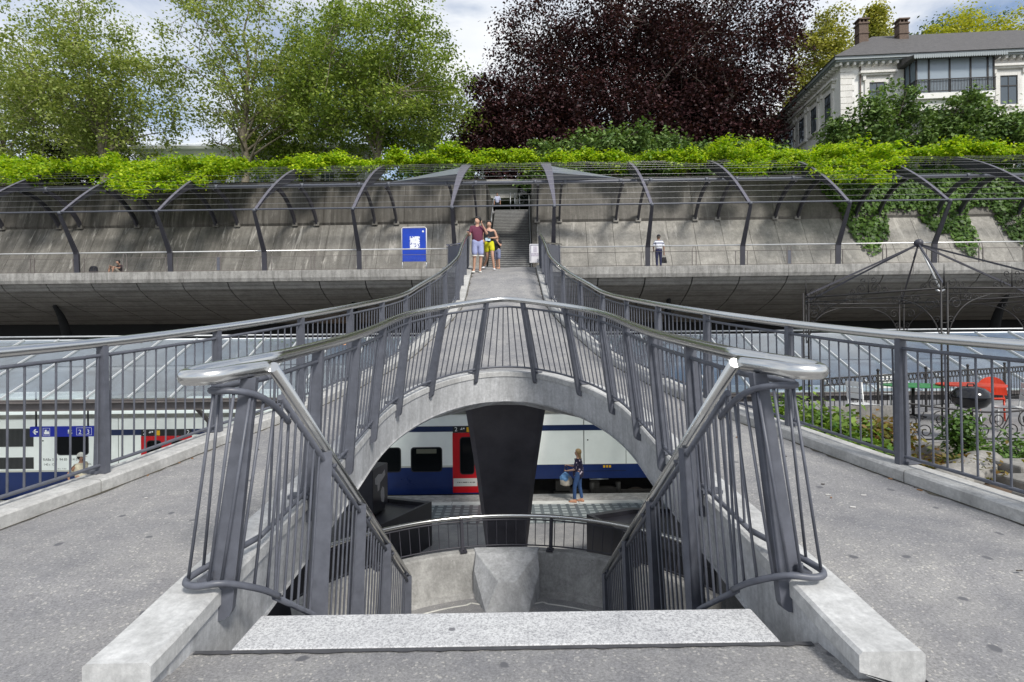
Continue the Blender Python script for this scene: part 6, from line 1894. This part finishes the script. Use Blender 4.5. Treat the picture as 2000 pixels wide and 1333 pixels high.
def person(label, loc, yaw, H, pose, skin, hair, hair_style, top, sleeve, bottom, leg_len, shoes, tunic=0.0, bulk=1.0, stripes=None, cap=None, head_turn=0.0, group=None, neckline=0.0):
    k = H / 1.75
    loc = Vector(loc)
    J = dict(pelvis=(0, 0, .95), spine=(0, .01, 1.13), chest=(0, .01, 1.33), nb=(0, .015, 1.475), nt=(0, 0, 1.53), jaw=(0, -.02, 1.575), mid=(0, -.015, 1.645), crn=(0, 0, 1.725),
             shL=(.185, .01, 1.42), elL=(.235, .03, 1.14), wrL=(.25, -.05, .90), shR=(-.185, .01, 1.42), elR=(-.235, .03, 1.14), wrR=(-.25, -.05, .90),
             hpL=(.095, 0, .90), knL=(.10, -.02, .50), anL=(.10, .02, .085), toL=(.12, -.14, .035), hpR=(-.095, 0, .90), knR=(-.10, -.02, .50), anR=(-.10, .02, .085), toR=(-.12, -.14, .035))
    J.update(pose)
    cy, sy = math.cos(yaw), math.sin(yaw)
    def w(p): return loc + Vector((p[0] * cy - p[1] * sy, p[0] * sy + p[1] * cy, p[2])) * k
    t = thing('person', label, 'person', tuple(loc), group)
    f = bulk
    RAD = dict(pelvis=(.145 * f, .105 * f), spine=(.135 * f, .10 * f), chest=(.155 * f, .105 * f), nb=(.062, .06), nt=(.052, .052), jaw=(.064, .074), mid=(.083, .098), crn=(.056, .066),
               shL=(.058, .058), elL=(.042, .042), wrL=(.029, .024), shR=(.058, .058), elR=(.042, .042), wrR=(.029, .024),
               hpL=(.088 * f, .088 * f), knL=(.056, .056), anL=(.038, .038), toL=(.034, .024), hpR=(.088 * f, .088 * f), knR=(.056, .056), anR=(.038, .038), toR=(.034, .024))
    ht = head_turn
    nose_d = Vector((math.sin(ht), -math.cos(ht), 0))
    hx = Vector((math.cos(ht), math.sin(ht), 0))
    N = {q: (w(J[q]), RAD[q][0] * k, RAD[q][1] * k) for q in J}
    E = [('pelvis', 'spine'), ('spine', 'chest'), ('chest', 'nb'), ('nb', 'nt'), ('nt', 'jaw'), ('jaw', 'mid'), ('mid', 'crn'),
         ('chest', 'shL'), ('shL', 'elL'), ('elL', 'wrL'), ('chest', 'shR'), ('shR', 'elR'), ('elR', 'wrR'),
         ('pelvis', 'hpL'), ('hpL', 'knL'), ('knL', 'anL'), ('anL', 'toL'), ('pelvis', 'hpR'), ('hpR', 'knR'), ('knR', 'anR'), ('anR', 'toR')]
    for s in 'LR':
        el, wr = Vector(J['el' + s]), Vector(J['wr' + s])
        d = (wr - el).normalized()
        side = d.cross(Vector((0, 0, 1)));
        side = side.normalized() if side.length > .1 else Vector((1, 0, 0))
        if s == 'L': side = -side
        pal = d.cross(side).normalized()
        pm = wr + d * .07
        N['pm' + s] = (w(pm), .034 * k, .020 * k); E.append(('wr' + s, 'pm' + s))
        for i, (o, L) in enumerate(((-.027, .058), (-.009, .072), (.009, .078), (.027, .070))):
            a = pm + d * .03 + side * o
            b_ = a + d * L * .55 + pal * .012; c = b_ + d * L * .35 + pal * .03
            for nm, p, r_ in (('a', a, .0095), ('b', b_, .0085), ('c', c, .007)): N['f%d%s%s' % (i, nm, s)] = (w(p), r_ * k, r_ * k)
            E += [('pm' + s, 'f%da%s' % (i, s)), ('f%da%s' % (i, s), 'f%db%s' % (i, s)), ('f%db%s' % (i, s), 'f%dc%s' % (i, s))]
        a = wr + d * .035 + side * -.034; b_ = a + d * .035 + side * -.02 + pal * .012
        N['tha' + s] = (w(a), .012 * k, .012 * k); N['thb' + s] = (w(b_), .0095 * k, .0095 * k); E += [('wr' + s, 'tha' + s), ('tha' + s, 'thb' + s)]
    md_ = Vector(J['mid'])
    N['nose'] = (w(md_ + nose_d * .098 + Vector((0, 0, -.012))), .012 * k, .012 * k); E.append(('mid', 'nose'))
    for s_, nm in ((1, 'earL'), (-1, 'earR')):
        N[nm] = (w(md_ + hx * .082 * s_ + Vector((0, 0, -.005)) - nose_d * .01), .010 * k, .02 * k); E.append(('mid', nm))
    skin_mesh('body', N, E, skin, t, 'pelvis', 2)
    up = Vector((0, 0, 1))
    for s_ in (1, -1):
        mb = MB(); mb.ball(w(md_ + nose_d * .080 + hx * .030 * s_ + up * .012), .007 * k, n=6, m=5); mb.build('eye', M['hair_dark'], t)
    mb = MB(); a = md_ + nose_d * .078 - up * .052; mb.bar(w(a - hx * .02), w(a + hx * .02), .008 * k, .008 * k); mb.build('mouth', cloth('lips', (.28, .09, .07)), t)
    # hair
    mb = MB()
    hc = md_ + up * .030 - nose_d * .026
    n_, m__ = 14, 8
    vs = []
    for i in range(m__ + 1):
        ph = math.pi * .5 - (math.pi * .72) * i / m__
        for j in range(n_):
            th = 2 * math.pi * j / n_
            fr = math.cos(th)            # 1 = towards face
            pz = math.sin(ph); rr = math.cos(ph)
            if fr > .35 and pz < .35: pz, rr = .35, math.sqrt(1 - .35 ** 2)
            p = hc + nose_d * (fr * rr * .112) + hx * (math.sin(th) * rr * .098) + up * (pz * .112)
            vs.append(w(p))
    fs = [(i * n_ + j, i * n_ + (j + 1) % n_, (i + 1) * n_ + (j + 1) % n_, (i + 1) * n_ + j) for i in range(m__) for j in range(n_)]
    mb.add(vs, fs, 0, True)
    if hair_style == 'long':
        secs = []
        for i in range(7):
            s_ = i / 6; c = md_ - nose_d * (.055 + .04 * s_) + up * (.05 - .36 * s_)
            r1, r2 = (.088 - .025 * s_), (.05 - .015 * s_)
            secs.append([w(c + hx * r1 * math.cos(a) + nose_d * r2 * math.sin(a)) for a in np.linspace(0, 2 * math.pi, 11)[:-1]])
        mb.loft(secs, smooth=True)
    mb.build('hair', hair, t)
    if cap:
        mb = MB(); vs = []
        cc_ = hc + up * .012
        for i in range(6):
            ph = math.pi * .5 * (1 - i / 5)
            for j in range(n_):
                th = 2 * math.pi * j / n_
                vs.append(w(cc_ + nose_d * math.cos(th) * math.cos(ph) * .122 + hx * math.sin(th) * math.cos(ph) * .106 + up * math.sin(ph) * .120))
        mb.add(vs, [(i * n_ + j, i * n_ + (j + 1) % n_, (i + 1) * n_ + (j + 1) % n_, (i + 1) * n_ + j) for i in range(5) for j in range(n_)], 0, True)
        pk = [cc_ + nose_d * .10 + hx * .07, cc_ + nose_d * .19 + hx * .05 - up * .02, cc_ + nose_d * .19 - hx * .05 - up * .02, cc_ + nose_d * .10 - hx * .07]
        mb.add([w(p) for p in pk] + [w(p - up * .008) for p in pk], [(0, 1, 2, 3), (7, 6, 5, 4), (0, 4, 5, 1), (1, 5, 6, 2), (2, 6, 7, 3)])
        mb.build('cap', cap, t)
    # clothes
    def mixp(a, b_, s_): return tuple(Vector(J[a]).lerp(Vector(J[b_]), s_))
    g = .020
    low = mixp('pelvis', 'spine', -.42 - tunic)
    T = {'a': (w(low), (.150 * f + g + tunic * .14) * k, (.110 * f + g + tunic * .13) * k), 's': (w(J['spine']), (.146 * f + g) * k, (.112 * f + g) * k), 'c': (w(J['chest']), (.166 * f + g) * k, (.118 * f + g) * k), 'n': (w(mixp('chest', 'nb', 1.0)), .092 * k, .082 * k)}
    TE = [('a', 's'), ('s', 'c'), ('c', 'n')]
    for s in 'LR':
        T['sh' + s] = (w(J['sh' + s]), .076 * k, .076 * k); TE.append(('c', 'sh' + s))
        if sleeve > 0:
            e1 = min(1, sleeve + .14)
            T['e' + s] = (w(mixp('sh' + s, 'el' + s, e1)), .064 * k, .064 * k); TE.append(('sh' + s, 'e' + s))
            if sleeve > 1: T['w' + s] = (w(mixp('el' + s, 'wr' + s, sleeve - 1)), .046 * k, .046 * k); TE.append(('e' + s, 'w' + s))
    skin_mesh('shirt', T, TE, top, t, 'c', 2)
    B = {'p': (w(J['pelvis']), (.150 * f + .012) * k, (.110 * f + .014) * k), 'q': (w(mixp('pelvis', 'spine', .85)), (.142 * f + .012) * k, (.105 * f + .012) * k)}
    BE = [('q', 'p')]
    for s in 'LR':
        B['h' + s] = (w(J['hp' + s]), (.094 * f + .012) * k, (.094 * f + .012) * k); BE.append(('p', 'h' + s))
        if leg_len <= 1:
            B['k' + s] = (w(mixp('hp' + s, 'kn' + s, leg_len + .16)), .096 * k, .096 * k); BE.append(('h' + s, 'k' + s))
        else:
            B['k' + s] = (w(J['kn' + s]), .070 * k, .070 * k); B['a' + s] = (w(mixp('kn' + s, 'an' + s, leg_len - .96)), .056 * k, .056 * k); BE += [('h' + s, 'k' + s), ('k' + s, 'a' + s)]
    skin_mesh('shorts' if leg_len <= 1 else 'trousers', B, BE, bottom, t, 'p', 2)
    for s in 'LR':
        an, to = Vector(J['an' + s]), Vector(J['to' + s])
        d = (to - an); d.z = 0; d.normalize()
        hl = an - d * .05 + up * (-.045)
        mb = MB()
        secs = []
        for q, wd, hh in ((-.065, .030, .055), (-.03, .040, .085), (.04, .044, .085), (.11, .048, .055), (.17, .044, .045), (.205, .024, .030)):
            c = Vector((an.x, an.y, an.z - .085)) + d * q
            sd_ = Vector((-d.y, d.x, 0))
            secs.append([w(c + sd_ * wd * a_ + up * h_) for a_, h_ in ((-1, 0), (1, 0), (1, hh * .6), (.55, hh), (-.55, hh), (-1, hh * .6))])
        mb.loft(secs, smooth=True); mb.build('shoe', shoes, t)
    return t, w, J

m, n, l, b = new_mat('striped_cloth')
geo = n.new('ShaderNodeNewGeometry'); sx = n.new('ShaderNodeSeparateXYZ'); l.new(geo.outputs['Position'], sx.inputs[0])
md1 = n.new('ShaderNodeMath'); md1.operation = 'MULTIPLY'; md1.inputs[1].default_value = 1 / .155; l.new(sx.outputs['Z'], md1.inputs[0])
md2 = n.new('ShaderNodeMath'); md2.operation = 'FRACT'; l.new(md1.outputs[0], md2.inputs[0])
l.new(ramp(n, l, md2.outputs[0], .36, .38, (.02, .03, .09), (.70, .71, .78)), b.inputs['Base Color']); b.inputs['Roughness'].default_value = .9
M['striped'] = m
m, n, l, b = new_mat('floral_cloth')
geo = n.new('ShaderNodeNewGeometry')
vz = n.new('ShaderNodeTexVoronoi'); vz.inputs['Scale'].default_value = 11; l.new(geo.outputs['Position'], vz.inputs['Vector'])
l.new(ramp(n, l, vz.outputs['Distance'], .28, .36, (.55, .48, .55), (.018, .016, .045)), b.inputs['Base Color']); b.inputs['Roughness'].default_value = .9
M['floral'] = m
white_shoe = cloth('white_shoe', (.70, .70, .66))

# man in maroon
mz = deck_z(18.3)
t, w, J = person('man in a maroon T-shirt and pale blue shorts holding a phone on the bridge crest', (-.85, 18.3, mz), R(8), 1.80,
    dict(elR=(-.26, -.05, 1.16), wrR=(-.30, -.24, 1.20), elL=(.30, -.10, 1.20), wrL=(.16, -.16, 1.44), anR=(-.12, .02, .085), toR=(-.17, -.13, .035), anL=(.07, .03, .085), toL=(.07, -.14, .035)),
    M['skin'], M['hair_dark'], 'short', cloth('maroon_cloth', (.125, .026, .055)), .62, cloth('pale_blue_cloth', (.33, .36, .58)), .78, white_shoe, head_turn=R(-50), bulk=1.12)
mb = MB()
for s_ in 'LR':
    c = Vector(J['hp' + s_]).lerp(Vector(J['kn' + s_]), .86)
    secs = [[w(c + Vector((.093 * math.cos(a), .093 * math.sin(a), h))) for a in np.linspace(0, 2 * math.pi, 15)[:-1]] for h in (-.035, .0)]
    mb.loft(secs, cap=False, smooth=True)
mb.build('shorts_hem', white_shoe, t)
pw = w(Vector((-.31, -.33, 1.24)))
mb = MB(); mb.obox(pw, (1, 0, 0), (0, .7, .7), (0, -.7, .7), .037, .075, .005); tag(mb.build('phone', M['black_steel'], bevel=.004), 'black phone in the hand of the man in maroon', 'phone')
# woman in yellow shorts
t, w, J = person('woman with long dark hair, black top and bright yellow shorts', (-.50, 19.25, deck_z(19.25)), R(-4), 1.68,
    dict(elL=(.27, .02, 1.16), wrL=(.10, -.18, 1.12), elR=(-.25, 0, 1.15), wrR=(-.20, -.2, 1.05), knL=(.12, -.10, .50), anL=(.17, -.06, .085), toL=(.19, -.22, .035), knR=(-.08, .10, .50), anR=(-.22, .36, .20), toR=(-.25, .24, .09)),
    M['skin'], M['hair_dark'], 'long', cloth('black_cloth', (.014, .014, .018)), 0, cloth('yellow_cloth', (.62, .60, .012)), .48, cloth('bright_shoe', (.76, .77, .80)))
mk = w(Vector((-.02, -.26, 1.06)))
mb = MB(); mb.loft([[mk + Vector((.085 * a, -.02 * (1 - abs(a)) , h)) for a in (-1, -.5, 0, .5, 1)] + [mk + Vector((.085 * a, .012 - .02 * (1 - abs(a)), h)) for a in (1, .5, 0, -.5, -1)] for h in (-.05, 0, .05)]); tag(mb.build('face_mask', cloth('mask_cloth', (.50, .66, .76))), 'light blue face mask dangling between the man in maroon and the woman', 'mask')
# child
person('child in a black shirt and grey blue shorts half hidden behind the woman', (-.24, 20.3, deck_z(20.3)), R(-30), 1.22,
    dict(elL=(.24, -.06, 1.15), wrL=(.10, -.20, 1.42), knR=(-.1, .1, .5), anR=(-.2, .3, .16), toR=(-.22, .16, .06)), M['skin'], cloth('brown_hair', (.05, .03, .02)), 'short', cloth('black_cloth', (.014, .014, .018)), .5, cloth('grey_blue_cloth', (.20, .22, .34)), .85, M['skin'])
# man in stripes
sp = W(8.15, .75, FZ)
t, w, J = person('man seen from behind in a striped white shirt and black cap on the promenade', tuple(sp), R(182), 1.76,
    dict(elL=(.27, -.02, 1.16), wrL=(.20, -.22, 1.02), elR=(-.27, .02, 1.15), wrR=(-.29, -.02, .88)), M['skin_tan'], cloth('grey_hair', (.16, .12, .09)), 'short', M['striped'], .85, cloth('navy_cloth', (.018, .022, .075)), 1.95, M['hair_dark'], bulk=1.12, cap=cloth('black_cap', (.012, .012, .016)))
hb = w(Vector((-.29, -.03, .80)))
mb = MB()
mb.loft([[hb + Vector((sx_ * wd, sy_ * .055, h)) for sx_, sy_ in ((-1, -1), (1, -1), (1, 1), (-1, 1))] for wd, h in ((.13, -.50), (.14, -.44), (.10, -.22), (.085, -.20))])
bagt = mb
mb.tube(arc_smooth([hb + Vector((-.06, 0, -.22)), hb + Vector((-.035, 0, -.04)), hb + Vector((0, 0, .0)), hb + Vector((.035, 0, -.04)), hb + Vector((.06, 0, -.22))], 4), .012, 6)
tag(mb.build('handbag', cloth('black_bag', (.015, .013, .014))), 'black handbag hanging from the hand of the man in stripes', 'bag')
# woman on the platform
t, w, J = person('blond woman in a dark floral tunic and blue jeans waiting on the platform', (2.28, 17.95, PZ + .004), R(-112), 1.66,
    dict(elR=(-.22, -.10, 1.12), wrR=(-.14, -.33, 1.17), elL=(.23, -.06, 1.12), wrL=(.12, -.30, 1.05), knL=(.11, -.10, .5), anL=(.10, -.10, .085), toL=(.11, -.26, .035), knR=(-.10, .02, .5), anR=(-.10, .10, .085), toR=(-.11, -.05, .035)),
    M['skin'], M['hair_blond'], 'long', M['floral'], .95, cloth('denim', (.025, .065, .17)), 1.92, cloth('tan_shoe', (.40, .20, .12)), tunic=.62, bulk=1.02)
hb = w(Vector((-.10, -.44, 1.14)))
mb = MB()
mb.loft([[hb + Vector((wd * math.cos(a), .09 * math.sin(a), h)) for a in np.linspace(0, 2 * math.pi, 13)[:-1]] for wd, h in ((.10, -.62), (.19, -.58), (.20, -.44), (.15, -.33), (.12, -.30))], smooth=True)
o = mb.build('handbag', cloth('beige_bag', (.42, .38, .32))); tag(o, 'beige bag with a light blue scarf held by the blond woman', 'bag')
mb = MB(); mb.loft([[hb + Vector((-.03 + wd * math.cos(a), .10 * math.sin(a), h)) for a in np.linspace(0, 2 * math.pi, 11)[:-1]] for wd, h in ((.06, -.46), (.17, -.42), (.18, -.33), (.10, -.24), (.04, -.20))], smooth=True); mb.build('scarf', cloth('sky_cloth', (.16, .34, .62), .4), o)
mb = MB(); mb.tube(arc_smooth([hb + Vector((-.09, 0, -.30)), hb + Vector((-.05, 0, -.06)), hb + Vector((0, 0, 0)), hb + Vector((.05, 0, -.08)), hb + Vector((.09, 0, -.30))], 4), .011, 6); mb.build('strap', cloth('strap', (.10, .07, .05)), o)
# man in cream at the left
t, w, J = person('man in a cream shirt, pale cap and dark mask below the blue sign', (-13.1, 17.72, PZ), R(80), 1.74,
    dict(elR=(-.24, .22, 1.17), wrR=(-.22, .20, .95), elL=(.24, .15, 1.16), wrL=(.22, .0, .95), knL=(.1, -.16, .5), anL=(.1, -.2, .085), toL=(.1, -.36, .04), knR=(-.1, .1, .5), anR=(-.1, .28, .12), toR=(-.1, .14, .04)),
    M['skin_tan'], M['hair_dark'], 'short', cloth('cream_cloth', (.62, .57, .42)), .7, cloth('dark_trousers', (.03, .03, .035)), 1.95, M['hair_dark'], bulk=1.1, cap=cloth('pale_cap', (.66, .62, .54)))
hd = Vector(J['mid'])
mb = MB(); mb.ball(w(hd + Vector((0, -.055, -.055))), .062, .05, .045, n=10, m=6); mb.build('mask', M['hair_dark'], t)
# seated person and backpack
sp = W(-21.35, 1.2, FZ)
person('person in a dark top and tan shorts sitting on the promenade floor', tuple(sp), R(-25), 1.72,
    dict(pelvis=(0, .25, .12), spine=(0, .32, .30), chest=(0, .28, .50), nb=(0, .22, .63), nt=(0, .18, .68), jaw=(0, .14, .72), mid=(0, .12, .78), crn=(0, .13, .86),
         shL=(.18, .26, .58), elL=(.26, .02, .42), wrL=(.10, -.20, .50), shR=(-.18, .26, .58), elR=(-.26, .02, .42), wrR=(-.10, -.20, .50),
         hpL=(.10, .18, .12), knL=(.16, -.20, .50), anL=(.16, -.28, .085), toL=(.18, -.42, .035), hpR=(-.10, .18, .12), knR=(-.16, -.20, .50), anR=(-.18, -.28, .085), toR=(-.22, -.42, .035)),
    M['skin_tan'], M['hair_dark'], 'short', cloth('dark_red_cloth', (.03, .014, .016)), .7, cloth('tan_cloth', (.30, .27, .22)), .7, M['hair_dark'])
bp_ = W(-22.25, .8, FZ)
mb = MB(); secs = []
for wd, dp, h in ((.13, .09, .02), (.18, .13, .08), (.19, .14, .26), (.17, .12, .42), (.11, .08, .50)):
    secs.append([bp_ + Vector((wd * math.copysign(abs(math.cos(a)) ** .6, math.cos(a)), dp * math.copysign(abs(math.sin(a)) ** .6, math.sin(a)), h)) for a in np.linspace(0, 2 * math.pi, 17)[:-1]])
mb.loft(secs, smooth=True); o = tag(mb.build('backpack', cloth('black_pack', (.012, .012, .020))), 'black backpack on the promenade floor next to the sitting person', 'backpack')
mb = MB()
for s_ in (-1, 1): mb.tube(arc_smooth([bp_ + Vector((s_ * .09, -.10, .46)), bp_ + Vector((s_ * .12, -.19, .30)), bp_ + Vector((s_ * .11, -.13, .06))], 5), .018, 6)
mb.build('strap', M['hair_dark'], o)
# person at the head of the hill stairs
sp = W(-1.05, 15.6, 11.47)
person('person in a dark jacket over a pale shirt at the top of the stairs', tuple(sp), R(0), 1.72, {}, M['skin_tan'], M['hair_dark'], 'short', cloth('pale_shirt', (.42, .44, .60)), 1.0, cloth('dark_skirt', (.015, .015, .02)), 1.6, M['hair_dark'])
# small dark red bag on the platform
mb = MB(); bx, by = 3.55, 10.9
mb.loft([[(bx + wd * math.cos(a), by + .13 * math.sin(a), PZ + h) for a in np.linspace(0, 2 * math.pi, 13)[:-1]] for wd, h in ((.14, .0), (.19, .06), (.20, .26), (.15, .40), (.08, .44))], smooth=True)
mb.tube(arc_smooth([(bx - .07, by, PZ + .42), (bx, by, PZ + .58), (bx + .07, by, PZ + .42)], 5), .012, 6)
tag(mb.build('bag', cloth('dark_red_bag', (.11, .006, .02))), 'dark red bag on the platform floor seen through the right stair bars', 'bag')
